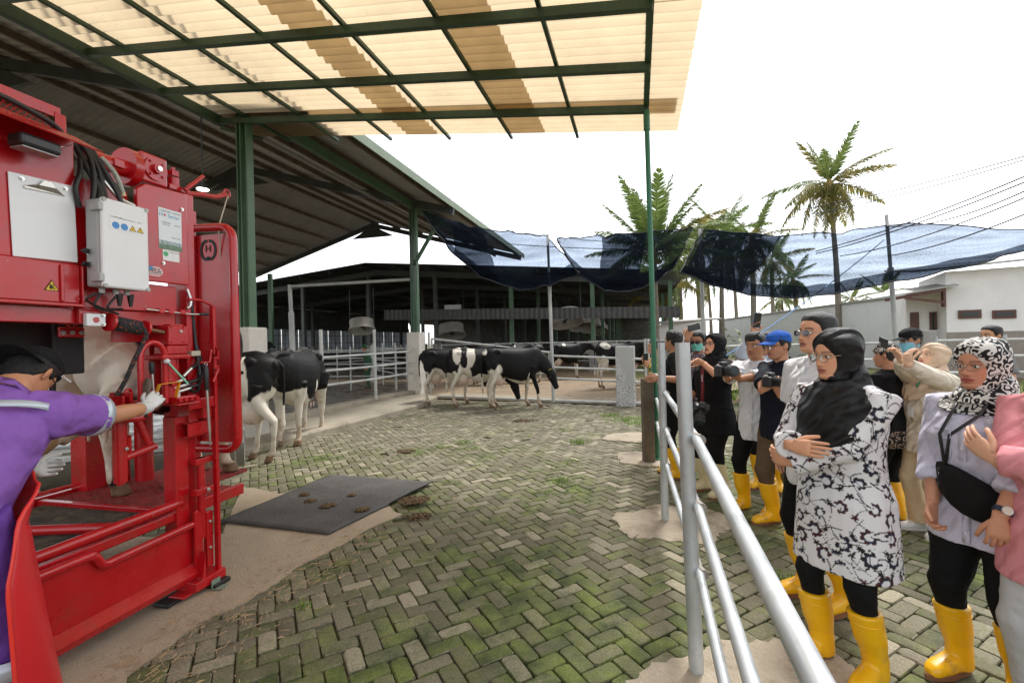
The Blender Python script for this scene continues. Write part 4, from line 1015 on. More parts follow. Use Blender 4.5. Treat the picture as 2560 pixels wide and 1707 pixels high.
# clipboard
cb = MB(); cb.slab([W(-.885, .004, 2.515), W(-.873, .004, 2.112), W(-.603, .004, 2.125), W(-.613, .004, 2.53)], EW * .006); clip = cb.build('clipboard', mat('white_clipboard', (.78, .80, .82), .35, var=.03), M, None, .006)
cl = MB(); cl.slab([W(-.828, .012, 2.452), W(-.66, .012, 2.462), W(-.66, .012, 2.475), W(-.70, .02, 2.49), W(-.72, .022, 2.515), W(-.755, .022, 2.515), W(-.775, .02, 2.485), W(-.828, .012, 2.466)], EW * .004); co = cl.build('clip', mat('nickel_clip', (.42, .40, .36), .25, metal=.9), clip, None, .002)
bolt(-.835, .011, 2.495, .008, None, clip); bolt(-.655, .011, 2.503, .008, None, clip)
def sticker(name, l0, l1, w, z0, z1, m, parent=None): return MB().slab([W(l0, w, z0), W(l1, w, z0), W(l1, w, z1), W(l0, w, z1)], EW * .0012).build(name, m, parent or M, None)
m_stick = mat('white_sticker', (.78, .79, .80), .4, var=.02)
def triangle(l, w, z, s, glyph, parent=None):
    t = MB().slab([W(l - s, w, z), W(l + s, w, z), W(l, w, z + 1.75 * s)], EW * .0012).build('warning_sign', m_ink, parent or M, None)
    i = MB().slab([W(l - s * .8, w + .0013, z + .1 * s), W(l + s * .8, w + .0013, z + .1 * s), W(l, w + .0013, z + 1.5 * s)], EW * .0006).build('face', m_yel, t, None)
    gm = MB()
    for poly_ in glyph: gm.slab([W(l + x * s, w + .0021, z + y * s) for x, y in poly_], EW * .0005)
    gm.build('symbol', m_ink, t, None); return t
BOLT = [[(.1, 1.2), (-.2, .65), (.0, .7), (-.12, .2), (.22, .85), (.02, .8)]]
HAND = [[(-.35, .25), (.1, .3), (.15, .75), (-.3, .9)], [(.2, .2), (.28, .2), (.28, 1.05), (.2, 1.05)], [(-.45, .95), (.15, .85), (.12, .98), (-.4, 1.05)], [(.3, .3), (.5, .25), (.45, .4), (.3, .5)]]
triangle(-.735, .0292, 1.96, .032, HAND)
# grey control box
bx = mb_('control_box', -.583, -.335, .03, .128, 1.995, 2.47, m_gplast, .014)
lid = mb_('lid', -.583, -.333, .129, .152, 1.99, 2.475, m_wplast, .012, bx)
for z in (2.40, 2.02): mb_('hinge', -.60, -.575, .085, .155, z, z + .045, m_gplast, .006, bx)
for (l, z) in ((-.345, 2.463), (-.345, 2.0), (-.572, 2.0), (-.572, 2.463)): MB().cyl(W(l, .150, z), W(l, .158, z), .011, 14).build('lid_screw', m_gplast, bx, 40)
for z, a in ((2.185, .0), (2.115, .6)):
    k = MB(); k.cyl(W(-.584, .065, z), W(-.592, .065, z), .019, 18); kn_ = k.build('switch_ring', m_chrome, bx, 40)
    k = MB(); k.cyl(W(-.592, .065, z), W(-.606, .065, z), .014, 14); k.beam(W(-.612, .065 - .014 * math.cos(a), z - .014 * math.sin(a)), W(-.612, .065 + .014 * math.cos(a), z + .014 * math.sin(a)), .012, .010, EZ); k.build('switch_knob', m_bplast, bx, 40)
lb = sticker('info_label', -.545, -.365, .1525, 2.315, 2.392, m_stick, bx)
m_bluedot = mat('mandatory_blue', (.03, .22, .55), .4, var=.05); m_txt = mat('grey_print', (.16, .16, .17), .6, var=0)
for l in (-.515, -.470): MB().cyl(W(l, .1537, 2.336), W(l, .1546, 2.336), .019, 20).build('blue_sign', m_bluedot, lb, 40)
for l in (-.425, -.383): triangle(l, .1538, 2.322, .019, BOLT, bx)
text_on('lettering', 'COMFORT', .013, W(-.51, .154, 2.379), EL, EZ, m_txt, lb, .0003); text_on('lettering', 'H-SERIES MODEL 3D   YEAR 21', .009, W(-.43, .154, 2.378), EL, EZ, m_txt, lb, .0003)
for l in (-.54, -.47, -.41): mt_('gland', [(l, .08, 1.992), (l, .08, 1.965)], .014, m_gplast, 12, bx)
for l in (-.47, -.41): mt_('strain_relief', [(l + .02, .08, 1.97), (l + .02, .08, 1.94), (l + .02, .08, 1.90)], [.017, .014, .008], m_bplast, 12, bx)
for k, (a, b, c) in enumerate((((-.54, .08, 1.97), (-.57, .07, 1.89), (-.44, .02, 1.87)), ((-.54, .08, 1.97), (-.60, .06, 1.92), (-.40, .0, 1.86)), ((-.47, .08, 1.95), (-.52, .09, 1.885), (-.40, .03, 1.89)))): mt_('cable', smooth_path([a, b, c]), .006, m_blackr)
triangle(-.445, .0, 1.83, .026, BOLT)
# machine back box between, hoses
mb_('valve_cover', -.62, -.31, -.16, -.03, 2.06, 2.60); mb_('black_module', -.345, -.31, -.02, .025, 2.40, 2.52, m_bplast)
HO_ = [[(-.56, -.02, 2.80), (-.54, .02, 2.70), (-.545, .05, 2.58), (-.56, .06, 2.47)], [(-.53, -.02, 2.79), (-.51, .03, 2.66), (-.50, .05, 2.55), (-.50, .07, 2.47)], [(-.51, -.02, 2.78), (-.49, .03, 2.68), (-.44, .06, 2.56), (-.41, .07, 2.46)], [(-.50, .0, 2.72), (-.46, .04, 2.60), (-.42, .05, 2.53), (-.34, .02, 2.50)],
       [(-.56, -.03, 2.76), (-.59, .02, 2.62), (-.62, .03, 2.52), (-.60, .02, 2.42)], [(-.57, -.05, 2.79), (-.56, .0, 2.68), (-.52, .04, 2.56), (-.53, .07, 2.47)]]
for k, h in enumerate(HO_): mt_('hose', smooth_path(h), .013 if k < 5 else .02, m_blackr, 10)
mt_('hose', smooth_path([(-.47, .0, 2.74), (-.43, .04, 2.66), (-.39, .04, 2.56)]), .014, mat('braided_hose', (.34, .35, .31), .5, metal=.4, var=.5, scale=120), 10)
mt_('hose_end', [(-.40, .04, 2.585), (-.385, .04, 2.545)], .013, mat('brass_cream', (.62, .5, .3), .4), 10); mt_('hydraulic_pipe', smooth_path([(-.48, .03, 2.60), (-.42, .05, 2.525), (-.33, .04, 2.505)]), .012, m_chrome, 10)
# gearmotor on top
gm_ = MB(); gm_.quad8([W(-.245, -.16, 2.69), W(-.08, -.16, 2.69), W(-.08, 0, 2.69), W(-.245, 0, 2.69), W(-.245, -.16, 2.875), W(-.08, -.16, 2.875), W(-.08, 0, 2.875), W(-.245, 0, 2.875)]); gb = gm_.build('gearbox', m_red, M, None, .012)
fl = MB(); c = W(-.163, .0, 2.785)
fl.cyl(c, c + EW * .012, .072, 28); fl.cyl(c + EW * .012, c + EW * .035, .03, 20); fl.build('flange', m_red, gb, 35); MB().cyl(c + EW * .035, c + EW * .043, .016, 16).build('shaft_end', m_chrome, gb, 35)
for k in range(4):
    a = math.pi / 4 + k * math.pi / 2; bolt(-.163 + .055 * math.cos(a), .012, 2.785 + .055 * math.sin(a), .008, None, gb, m_red)
mt_('motor_disc', [(-.30, -.08, 2.765), (-.248, -.08, 2.765)], .112, None, 32, gb); mt_('motor', [(-.49, -.06, 2.735), (-.30, -.06, 2.745)], .05, None, 20, gb); mt_('motor_cap', [(-.515, -.06, 2.733), (-.49, -.06, 2.735)], .04, None, 6, gb)
mb_('terminal_box', -.40, -.34, -.03, .0, 2.72, 2.77, None, .006, gb)
# sticker panel
pn = MB(); pn.slab([W(-.30, .0, 2.07), W(.032, .0, 2.075), W(.022, .0, 2.685), W(-.25, .0, 2.665), W(-.302, .0, 2.62)], EW * .03); pnl = pn.build('sticker_panel', m_red, M, None, .006)
st = sticker('brand_label', -.175, -.02, .031, 2.285, 2.545, mat('label_pale', (.70, .76, .80), .35, var=.03), pnl)
m_lblue = mat('label_blue', (.04, .24, .50), .4, var=0); m_lred = mat('label_red', (.55, .03, .04), .4, var=0)
text_on('lettering', 'COMFORT CHUTES', .0185, W(-.0975, .0325, 2.527), EL, EZ, m_txt, st, .0003, squeeze=.86); text_on('lettering', 'H', .034, W(-.158, .0325, 2.502), EL, EZ, m_lblue, st, .0005); text_on('lettering', 'Series', .034, W(-.075, .0325, 2.502), EL, EZ, m_lblue, st, .0005, squeeze=.95)
sp = MB(); sp.slab([W(-.134 + (.012 if k % 2 == 0 else .005) * math.sin(k * math.pi / 5), .0323, 2.503 + (.012 if k % 2 == 0 else .005) * math.cos(k * math.pi / 5)) for k in range(10)], EW * .0006); sp.build('star', m_lred, st, None)
text_on('lettering', 'COMFORT', .016, W(-.125, .0325, 2.455), EL, EZ, m_txt, st, .0003, squeeze=.8); text_on('lettering', 'HOOF CARE', .009, W(-.125, .0325, 2.442), EL, EZ, m_txt, st, .0003, squeeze=.9); text_on('lettering', 'Appleton', .011, W(-.052, .0325, 2.45), EL, EZ, m_txt, st, .0003); text_on('lettering', 'SaveCows', .014, W(-.06, .0325, 2.368), EL, EZ, m_txt, st, .0003)
sticker('meadow_strip', -.174, -.021, .0323, 2.286, 2.318, mat('meadow_print', (.14, .24, .16), .5, var=.5, scale=60), st); sticker('herd_strip', -.174, -.021, .0323, 2.319, 2.34, mat('herd_print', (.35, .42, .45), .5, var=.8, scale=90), st)
s2 = sticker('supplier_label', -.152, -.04, .031, 2.215, 2.283, m_stick, pnl); MB().cyl(W(-.132, .0323, 2.257), W(-.132, .033, 2.257), .016, 18).build('green_emblem', mat('emblem_green', (.06, .42, .16), .5), s2, 40)
text_on('lettering', 'PT. SEMBI BUMI SEJATI', .0075, W(-.078, .0325, 2.27), EL, EZ, m_txt, s2, .0003)
for z in (2.258, 2.247, 2.236): text_on('lettering', '- - - - - - - -', .006, W(-.078, .0325, z), EL, EZ, m_txt, s2, .0003)
for l, z in ((-.015, 2.57), (-.15, 2.195)): bolt(l, .031, z, .009, None, pnl)
# oval flag sticker
fs = MB(); cl_, cz_, rl, rz_ = -.205, 2.135, .053, .034; ns__ = 13
def ellx(z): return rl * math.sqrt(max(0, 1 - (z / rz_) ** 2))
for k in range(ns__):
    za, zb = -rz_ + 2 * rz_ * k / ns__, -rz_ + 2 * rz_ * (k + 1) / ns__
    for j in range(2):
        z0_, z1_ = za + (zb - za) * j / 2, za + (zb - za) * (j + 1) / 2; a, b = ellx(z0_), ellx(z1_); c_ = 0 if k % 2 == 0 else 1
        xl = -.01 if k > 6 else -9
        for lo, hi, mi in ((-9, xl, 2), (xl, 9, c_)):
            q = [max(-a, lo), min(a, hi), min(b, hi), max(-b, lo)]
            if q[1] <= q[0] and q[2] <= q[3]: continue
            q = [max(-a, min(a, x)) if i in (0, 1) else max(-b, min(b, x)) for i, x in enumerate([lo, hi, hi, lo])]
            fs.add([W(cl_ + q[0], .0315, cz_ + z0_), W(cl_ + q[1], .0315, cz_ + z0_), W(cl_ + q[2], .0315, cz_ + z1_), W(cl_ + q[3], .0315, cz_ + z1_)], [(0, 1, 2, 3)], mi)
fo = fs.build('flag_oval', [m_lred, m_stick, m_lblue], pnl, None); text_on('lettering', 'USA', .052, W(cl_, .0325, cz_), EL, EZ, m_stick, fo, .0008); text_on('lettering', 'USA', .048, W(cl_ - .001, .0335, cz_), EL, EZ, m_txt, fo, .0005)
# end post, hook arm, rope, levers
mb_('end_post', .035, .105, -.10, -.005, 1.15, 2.70); mb_('post_bracket', .106, .13, -.06, -.01, 2.50, 2.60); mb_('top_bracket', -.06, .09, -.10, -.01, 2.702, 2.735)
mt_('swivel', [(.0, -.05, 2.735), (.0, -.05, 2.79)], .035, None, 8); mt_('swivel', [(.0, -.05, 2.80), (.0, -.05, 2.835)], .038, None, 6); mt_('swivel_bolt', [(.0, -.05, 2.835), (.0, -.05, 2.86)], .014, None, 6)
mt_('lever', [(.02, .02, 2.71), (.145, .04, 2.845)], .013)
mt_('hook_arm', smooth_path([(.06, -.02, 2.705), (.18, -.02, 2.735), (.30, -.02, 2.755), (.39, -.02, 2.80)]), .017, None, 12)
mt_('hook_eye', [(.40 + .026 * math.cos(t), -.02, 2.81 + .026 * math.sin(t)) for t in [2 * math.pi * k / 16 for k in range(17)]], .008, None, 8)
# gate with pipe frame facing the yard
GL = .30
gpts = [(GL, -.30, 2.545), (GL, .02, 2.53)] + [(GL, .02 + .10 * math.sin(a), 2.43 + .10 * math.cos(a)) for a in [math.pi / 2 * k / 6 for k in range(1, 7)]] + [(GL, .127, 1.01)] + [(GL, .037 + .09 * math.cos(a), 1.005 - .09 * math.sin(a)) for a in [math.pi / 2 * k / 6 for k in range(1, 7)]] + [(GL, -.28, .915)]
ga = mt_('gate_pipe', gpts, .030, None, 16)
mb_('gate_panel', GL + .02, GL + .03, -.50, .095, .96, 2.49, None, .0); mb_('gate_stile', GL - .02, GL + .018, -.42, -.22, .80, 2.60)
lc = W(GL + .019, -.115, 2.375)
lg = MB()
for s_ in (-1, 1):
    P = []
    for k in range(17):
        a = R(100 - 230 * k / 16) if s_ > 0 else R(80 + 230 * k / 16); P.append(lc + EW * (s_ * .016 + .048 * math.cos(a)) + EZ * (.068 * math.sin(a)))
    for a, b in zip(P, P[1:]): lg.beam(a - EL * .002, b - EL * .002, .002, .02, EW)
lgo = lg.build('emblem', m_ink, M, None); text_on('emblem_letter', 'H', .075, lc - EL * .003 + EZ * .01, EW, EZ, m_ink, lgo, .0006)
# long slim channel with handles
ch = mb_('channel', .175, .20, .03, .065, .10, 1.95)
mt_('pull_handle', [(.17, .07, 1.60), (.16, .10, 1.60), (.10, .16, 1.66)], .008, None, 8, ch); mt_('pull_handle', [(.17, .07, 1.50), (.16, .11, 1.50), (.11, .12, 1.42)], .008, None, 8, ch)
for z in (1.60, 1.50): mb_('collar', .165, .21, .02, .075, z - .03, z + .03, None, .003, ch)
mt_('push_rod', [(-.28, .05, 1.895), (.02, .05, 1.88), (.12, .05, 1.885)], .006, m_chrome, 8); mt_('rod_grip', [(.08, .05, 1.884), (.15, .05, 1.886)], .010, m_bplast, 8)
for l in (-.20, -.14, -.06): mb_('rod_block', l, l + .035, .02, .06, 1.875, 1.905)
mt_('handle_bar', smooth_path([(.02, .03, 1.98), (.10, .04, 1.98), (.17, .05, 1.955)]), .009)
# winch with striped rope
mb_('winch_hanger', -.60, -.50, -.02, .005, 1.80, 1.89); wb = mb_('winch_bearing', -.585, -.49, .005, .035, 1.785, 1.855, m_wplast, .006)
MB().cyl(W(-.54, .035, 1.82), W(-.54, .037, 1.82), .016, 18).build('bearing_bore', m_red, wb, 35); bolt(-.505, .036, 1.845, .008, None, wb); bolt(-.505, .036, 1.797, .008, None, wb)
wa_, wb2 = Vector((-.49, .02, 1.815)), Vector((-.13, .02, 1.755)); wl = lambda t: tuple(wa_.lerp(wb2, t))
mt_('winch_disc', [wl(.06), wl(.10)], .052, None, 24); mt_('winch_disc', [wl(.60), wl(.64)], .05, None, 24); mt_('winch_drum', [wl(.10), wl(.62)], .024, None, 16); mt_('winch_shaft', [wl(.64), wl(.95)], .012, mat('brown_shaft', (.2, .11, .06), .5, metal=.4), 12)
wx = (wb2 - wa_).normalized(); wr = MB(); P = []
for k in range(200):
    t = k / 199; a = t * 11 * 2 * math.pi; q = wa_.lerp(wb2, .14 + .40 * t); n1 = Vector((0, 1, 0)); n2 = wx.cross(n1); P.append(W(*(q + (n1 * math.cos(a) + n2 * math.sin(a)) * .033)))
down = [W(*(wa_.lerp(wb2, .52) + Vector((0, .035, 0)))), W(-.285, .06, 1.74), W(-.335, .03, 1.60), W(-.37, .0, 1.47), W(-.40, -.02, 1.395)]
m_strope = mat('black_orange_rope', (.03, .03, .032), .85, var=.4, scale=30, bump=.6, bscale=150)
t_ = m_strope.node_tree; b_ = t_.nodes['Principled BSDF']; src = b_.inputs['Base Color'].links[0].from_socket; tc_ = t_.nodes.new('ShaderNodeTexCoord'); vo = t_.nodes.new('ShaderNodeTexVoronoi'); vo.inputs['Scale'].default_value = 55; t_.links.new(tc_.outputs['Object'], vo.inputs['Vector'])
r_ = t_.nodes.new('ShaderNodeMapRange'); r_.inputs['From Min'].default_value = .17; r_.inputs['From Max'].default_value = .2; r_.inputs['To Min'].default_value = 1; r_.inputs['To Max'].default_value = 0; t_.links.new(vo.outputs['Distance'], r_.inputs['Value'])
x_ = t_.nodes.new('ShaderNodeMix'); x_.data_type = 'RGBA'; t_.links.new(r_.outputs[0], x_.inputs['Factor']); t_.links.new(src, x_.inputs['A']); x_.inputs['B'].default_value = (.75, .13, .03, 1); t_.links.new(x_.outputs['Result'], b_.inputs['Base Color'])
rp_ = MB(); rp_.tube(P, .0095, 8); rp_.tube(down, .0115, 8); tag(rp_.build('winch_rope', m_strope, None, 60), 'black rope with orange flecks wound on the winch and tied to the leg clamp', 'rope')
# right gearbox and hydraulic column
g2_ = mb_('winch_gearbox', -.14, .005, -.10, .05, 1.675, 1.80, None, .008)
for dl, dz in ((-.115, .11), (-.03, .11), (-.115, .015), (-.03, .015)): bolt(-.01 + dl + .0, .051, 1.68 + dz, .004, None, g2_, m_red)
bolt(-.06, .051, 1.765, .007, None, g2_); mb_('gearbox_cap', -.11, -.02, -.08, .03, 1.80, 1.812, None, .003, g2_)
mb_('flange_plate', -.19, .01, -.10, .06, 1.585, 1.615, None, .01); mb_('flange_plate', -.15, -.01, -.06, .05, 1.616, 1.672, None, .008); mt_('hydraulic_cylinder', [(-.10, .0, 1.585), (-.10, .0, 1.32)], .042, None, 18); mt_('pivot', [(-.115, .045, 1.43), (-.115, .06, 1.43)], .02, None, 14); mt_('hydraulic_cylinder', [(-.02, -.04, 1.585), (-.02, -.04, 1.32)], .02, None, 12)
mb_('wedge_plate', -.33, -.05, -.16, -.146, 1.70, 1.80); mb_('frame_wall', -.13, .03, -.17, -.12, 1.3, 1.80)
up = [(-.305, .03, 1.33), (-.305, .03, 1.60)] + [(-.228 - .077 * math.cos(a), .03, 1.60 + .095 * math.sin(a)) for a in [math.pi * k / 10 for k in range(1, 10)]] + [(-.151, .03, 1.60), (-.151, .03, 1.31)]
mt_('guard_hoop', up, .017, None, 14)
lv = mt_('control_lever', [(-.222, .02, 1.40), (-.226, .02, 1.50)], .007, m_chrome, 10); mt_('lever_grip', [(-.226, .02, 1.50), (-.229, .02, 1.535), (-.231, .02, 1.575)], [.011, .016, .013], m_bplast, 12, lv); mt_('lever_base', [(-.222, .02, 1.35), (-.222, .02, 1.40)], [.018, .014], None, 12, lv)
mb_('control_shelf', -.14, .02, -.02, .11, 1.292, 1.302); mb_('valve_block', -.13, .01, -.01, .09, 1.303, 1.345, None, .008)
for k in range(4): mt_('valve_spool', [(-.12 + k * .04, .095, 1.325), (-.12 + k * .04, .112, 1.325)], .013, None, 6)
for k, (z, l0) in enumerate(((1.43, -.13), (1.40, -.10), (1.37, -.09))):
    mt_('hydraulic_fitting', [(l0, .03, z), (l0 + .05, .035, z + .008), (l0 + .10, .04, z + .02)], .012, m_chrome, 8)
mt_('hydraulic_fitting', [(-.07, .03, 1.345), (-.07, .03, 1.385)], .015, m_chrome, 6); mt_('hydraulic_fitting', [(-.04, .04, 1.47), (.02, .04, 1.52)], .012, m_chrome, 8)
for h in ([(-.03, .04, 1.425), (.05, .05, 1.44), (.12, .03, 1.48), (.14, -.02, 1.60), (.06, -.03, 1.85)], [(0, .04, 1.40), (.07, .05, 1.41), (.10, .02, 1.48), (.10, -.02, 1.7), (.05, -.02, 1.95)], [(.02, .04, 1.52), (.08, .03, 1.56), (.09, 0, 1.70), (.075, -.01, 1.98)], [(.0, .04, 1.385), (.06, .03, 1.36), (.11, .0, 1.40), (.11, -.02, 1.6)]): mt_('hose', smooth_path(h), .012, m_blackr, 10)
mt_('hydraulic_pipe', smooth_path([(.04, .0, 2.05), (.045, .02, 1.98), (.04, .02, 1.94), (.015, .02, 1.92)]), .010, m_chrome, 10); mb_('hose_clamp', .035, .105, -.01, .03, 1.60, 1.635, mat('clamp_cream', (.5, .47, .36), .4))
mb_('shelf_beam', -.02, .175, -.06, .06, 1.245, 1.315, None, .006); mb_('stub_post', .10, .17, -.03, .04, 1.17, 1.244); 
sq = MB(); 
for (a0, a1, b0_, b1_) in ((.0, .01, .0, .10), (.09, .10, .0, .10), (.0, .10, .0, .01), (.0, .10, .09, .10)):
    sq.quad8([W(l_, .06 * 0 + w_, 1.06 + z_) for l_, w_, z_ in ((-.01, -.06 + a0, b0_), (.19, -.06 + a0, b0_), (.19, -.06 + a1, b0_), (-.01, -.06 + a1, b0_), (-.01, -.06 + a0, b1_), (.19, -.06 + a0, b1_), (.19, -.06 + a1, b1_), (-.01, -.06 + a1, b1_))])
sq.build('square_tube', m_red, M, None)
# lower posts and chassis
mb_('front_post', -.045, .045, -.13, -.03, .10, 1.20); mb_('front_post', .06, .13, -.14, -.06, .10, 1.15)
mt_('post_pipe', [(.11, .0, .35), (.11, .0, .90)], .025, None, 14); mb_('crosspiece', .05, .20, -.02, .03, .86, .90); mb_('pin_plate', .03, .17, .0, .05, .66, .70); bolt(.12, .051, .68, .011)
gs_ = MB(); gs_.slab([W(.035, .005, .10), W(.105, .005, .10), W(.09, .005, .52), (W(.06, .005, .56)), W(.035, .005, .55)], EW * .02); gs_.build('gusset', m_red, M, None, .004); gs_ = MB(); gs_.slab([W(.03, .03, .10), W(.06, .03, .10), W(.06, .03, .28)], EW * .05); gs_.build('gusset', m_red, M, None)
mb_('side_plate', .12, .17, .0, .03, .14, .52, None, .003); bolt(.145, .031, .45, .008); bolt(.145, .031, .27, .008)
mb_('foot_channel', -.02, .215, -.10, .085, .045, .105, None, .004); mb_('foot_pad', -.16, .08, -.10, .02, .013, .035, m_bplast); mb_('foot_pad', .09, .22, -.08, .12, .013, .04, m_bplast); mb_('shim', -.09, .03, -.06, .06, .0351, .048)
an = MB(); an.beam(W(.08, .10, .03), W(.15, .10, .03), .004, .09, EZ); an.box(W(.115, .13, .018), (.07, .07, .004)); an.build('anchor_angle', mat('grey_green_angle', (.19, .24, .18), .6), M, None)
RL = -1.9
mt_('rail_pipe', [(RL, -.05, .612), (.0, -.05, .625)], .030, None, 16); mb_('rail_box', RL, .0, -.085, -.045, .52, .572, None, .004)
pp = smooth_path([(RL, .0, .545), (-1.2, .0, .54), (-.62, .0, .538), (-.57, .0, .535)], 4) + [(-.545, .0, .52), (-.53, .0, .49), (-.515, .0, .465), (-.49, .0, .455)] + smooth_path([(-.45, .0, .458), (-.1, .0, .465), (.075, .0, .468)], 4)
mt_('rail_pipe', pp, .024, None, 14)
pt_ = MB(); pt_.slab([W(RL, -.015, .20), W(.055, -.015, .20), W(.055, -.015, .45), W(-.49, -.015, .44), W(-.545, -.015, .52), W(RL, -.015, .525)], -EW * .012); pt_.build('side_panel', m_red, M, None, .002)
lp_ = MB(); lp_.add([W(RL, -.015, .199), W(.05, -.015, .199), W(.035, .045, .150), W(RL, .045, .150)], [(0, 1, 2, 3)]); lp_.add([W(RL, .045, .150), W(.035, .045, .150), W(.03, .03, .115), W(RL, .03, .115)], [(0, 1, 2, 3)]); lp_.build('panel_lip', m_red, M, None, solid=.006)
# deck
mb_('deck', .58, 1.04, -1.3, -.50, .52, .547, m_redw, .004); mb_('deck', .02, .58, -1.35, -.14, .525, .55, m_redw, .004); dk = mb_('deck_mat', -1.9, .02, -1.30, -.14, .51, .535, mat('dirty_deck_rubber', (.06, .05, .035), .9, var=.6, scale=7, bump=1, bscale=60, col2=(.14, .11, .06), c2pos=(.5, .65)), .004)
for w in (-1.38, -.12): mb_('deck_edge', -1.9, .58, w - .02, w + .02, .495, .575)
mt_('deck_pipe', [(-1.9, -1.52, .56), (.30, -1.48, .56)], .03, None, 12); mt_('cross_pipe', [(-.62, -1.35, .57), (-.30, -.1, .58)], .03, None, 12); mt_('cross_pipe', [(-.95, -1.3, .52), (-.62, -.1, .52)], .03, None, 12); mb_('deck_beam', .0, .04, -1.35, -.14, .49, .565)
trd = MB(); rnd = random.Random(3)
for i in range(9):
    for j in range(22):
        l = .06 + i * .058 + (.029 if j % 2 else 0); w = -1.31 + j * .052; a = .785 if (i + j) % 2 else -.785; d = EL * math.cos(a) * .016 + EW * math.sin(a) * .016; p = W(l, w, .551); trd.beam(p - d, p + d, .006, .005)
tr_o = trd.build('tread_pattern', m_redw, M, None); tr_o['kind'] = 'stuff'
mb_('rear_column', .26, .40, -1.42, -1.26, .55, 1.95); mb_('rear_column', .42, .50, -1.40, -1.30, .5, 1.9); mt_('hydraulic_ram', [(.60, -1.12, .55), (.60, -1.12, 1.9)], .065, None, 20); mt_('hydraulic_ram', [(.55, -1.25, .5), (.5, -1.2, 1.6)], .03, None, 12); mb_('inner_column', .40, .56, -.66, -.56, .46, 1.9)
mb_('roof_beam', -1.9, .6, -1.40, -1.25, 1.95, 2.08); mb_('cross_beam', .40, .50, -1.4, -.1, 1.95, 2.08)
# foot step and cord
cd_ = MB(); cd_.tube([W(.405, -.02, 2.785), W(.34, .0, 2.65), W(.29, .01, 2.53), W(.38, -.05, 1.9), W(.70, -.32, 1.1), W(.96, -.54, .555)], .005, 6); cd_.tube([W(.40 + .008 * math.cos(t * 9), -.02 + .008 * math.sin(t * 9), 2.775 + .02 * t) for t in [k / 20 for k in range(21)]], .006, 6); cd_.tube([W(.95, -.53, .585), W(.97, -.53, .56), W(.95, -.56, .558)], .007, 6)
tag(cd_.build('pull_cord', m_rope, None, 60), 'thin cream cord knotted from the red hook arm down to the deck', 'cord')
# belly band (black rubber) with red bolted plate
bb = MB(); bb.slab([W(-1.9, -.30, 1.35), W(-.50, -.36, 1.25), W(-.44, -.36, 1.98), W(-1.9, -.28, 1.98)], -EW * .02); bb.build('belly_band', mat('belly_rubber', (.016, .016, .017), .75, var=.3, scale=4, bump=.2, bscale=60), M, None)
pl_ = mb_('strap_plate', -.55, -.42, -.24, -.225, 1.73, 1.79, None, .008); flp = mb_('rubber_flap', -.565, -.41, -.262, -.245, 1.52, 1.81, mat('belly_rubber', (.02,) * 3), .012)
for l in (-.53, -.485, -.44): bolt(l, -.224, 1.758, .010, None, pl_)
mt_('strap_ring', [(-.485 + .024 * math.cos(t), -.225, 1.815 + .03 * math.sin(t)) for t in [2 * math.pi * k / 14 for k in range(15)]], .009, None, 8, pl_)
# leg clamp and its support
mb_('clamp_arm', -.49, -.25, -.20, -.06, 1.275, 1.335, None, .014); mb_('clamp_plate', -.36, -.24, -.06, .02, 1.27, 1.345, None, .004); mb_('clamp_plate', -.36, -.34, -.14, .02, 1.27, 1.40, None, .004); mb_('clamp_plate', -.40, -.385, -.14, .02, 1.30, 1.385); mt_('pulley', [(-.382, -.06, 1.36), (-.362, -.06, 1.36)], .032, m_bplast, 18)
mt_('clamp_eye', [(-.355 + .016 * math.cos(t), .0, 1.40 + .02 * math.sin(t)) for t in [2 * math.pi * k / 12 for k in range(13)]], .009, None, 8)
mt_('clamp_cradle', smooth_path([(-.50, -.15, 1.30), (-.40, -.02, 1.26), (-.30, .0, 1.24), (-.20, -.05, 1.27), (-.18, -.2, 1.29)]), .022, None, 12)
mt_('support_tube', [(-.335, -.10, .90), (-.335, -.10, 1.25)], .036, None, 18); mt_('thread', [(-.335, -.10, .90), (-.335, -.10, .86)], .033, None, 18); mt_('thread_tip', [(-.335, -.10, .86), (-.335, -.10, .845)], .018, None, 12)
mt_('support_arm', [(-.31, -.10, 1.0), (-.14, -.08, 1.035), (-.16, -.10, 1.045), (-.23, -.12, 1.25)], .024, None, 14); mt_('support_arm', [(-.30, -.08, 1.13), (-.285, -.10, 1.02)], .015, None, 10)
bolt(-.325, -.062, 1.06, .008)
# loose tools on the machine
ss = thing('sharpening_steel', 'sharpening steel with black handle hanging from the chute', 'tool', tuple(W(.085, .09, 1.5)))
MB().tube([W(.085, .09, 1.535), W(.085, .09, 1.50), W(.087, .09, 1.40), W(.088, .09, 1.375)], [.010, .017, .015, .012], 14).build('handle', m_bplast, ss, 50); MB().cyl(W(.088, .09, 1.375), W(.088, .09, 1.368), .026, 16).build('guard', m_bplast, ss, 40); MB().tube([W(.088, .09, 1.368), W(.10, .09, 1.10), W(.104, .09, .985)], [.008, .010, .003], 12).build('blade', m_chrome, ss, 50); MB().tube([W(.085 + .010 * math.cos(t), .09, 1.545 + .012 * math.sin(t)) for t in [2 * math.pi * k / 12 for k in range(13)]], .0025, 6).build('hanging_ring', m_chrome, ss, 60)
mt_('tool_hook', [(.06, .07, 1.555), (.115, .09, 1.555), (.14, .08, 1.64)], .008, None, 8)
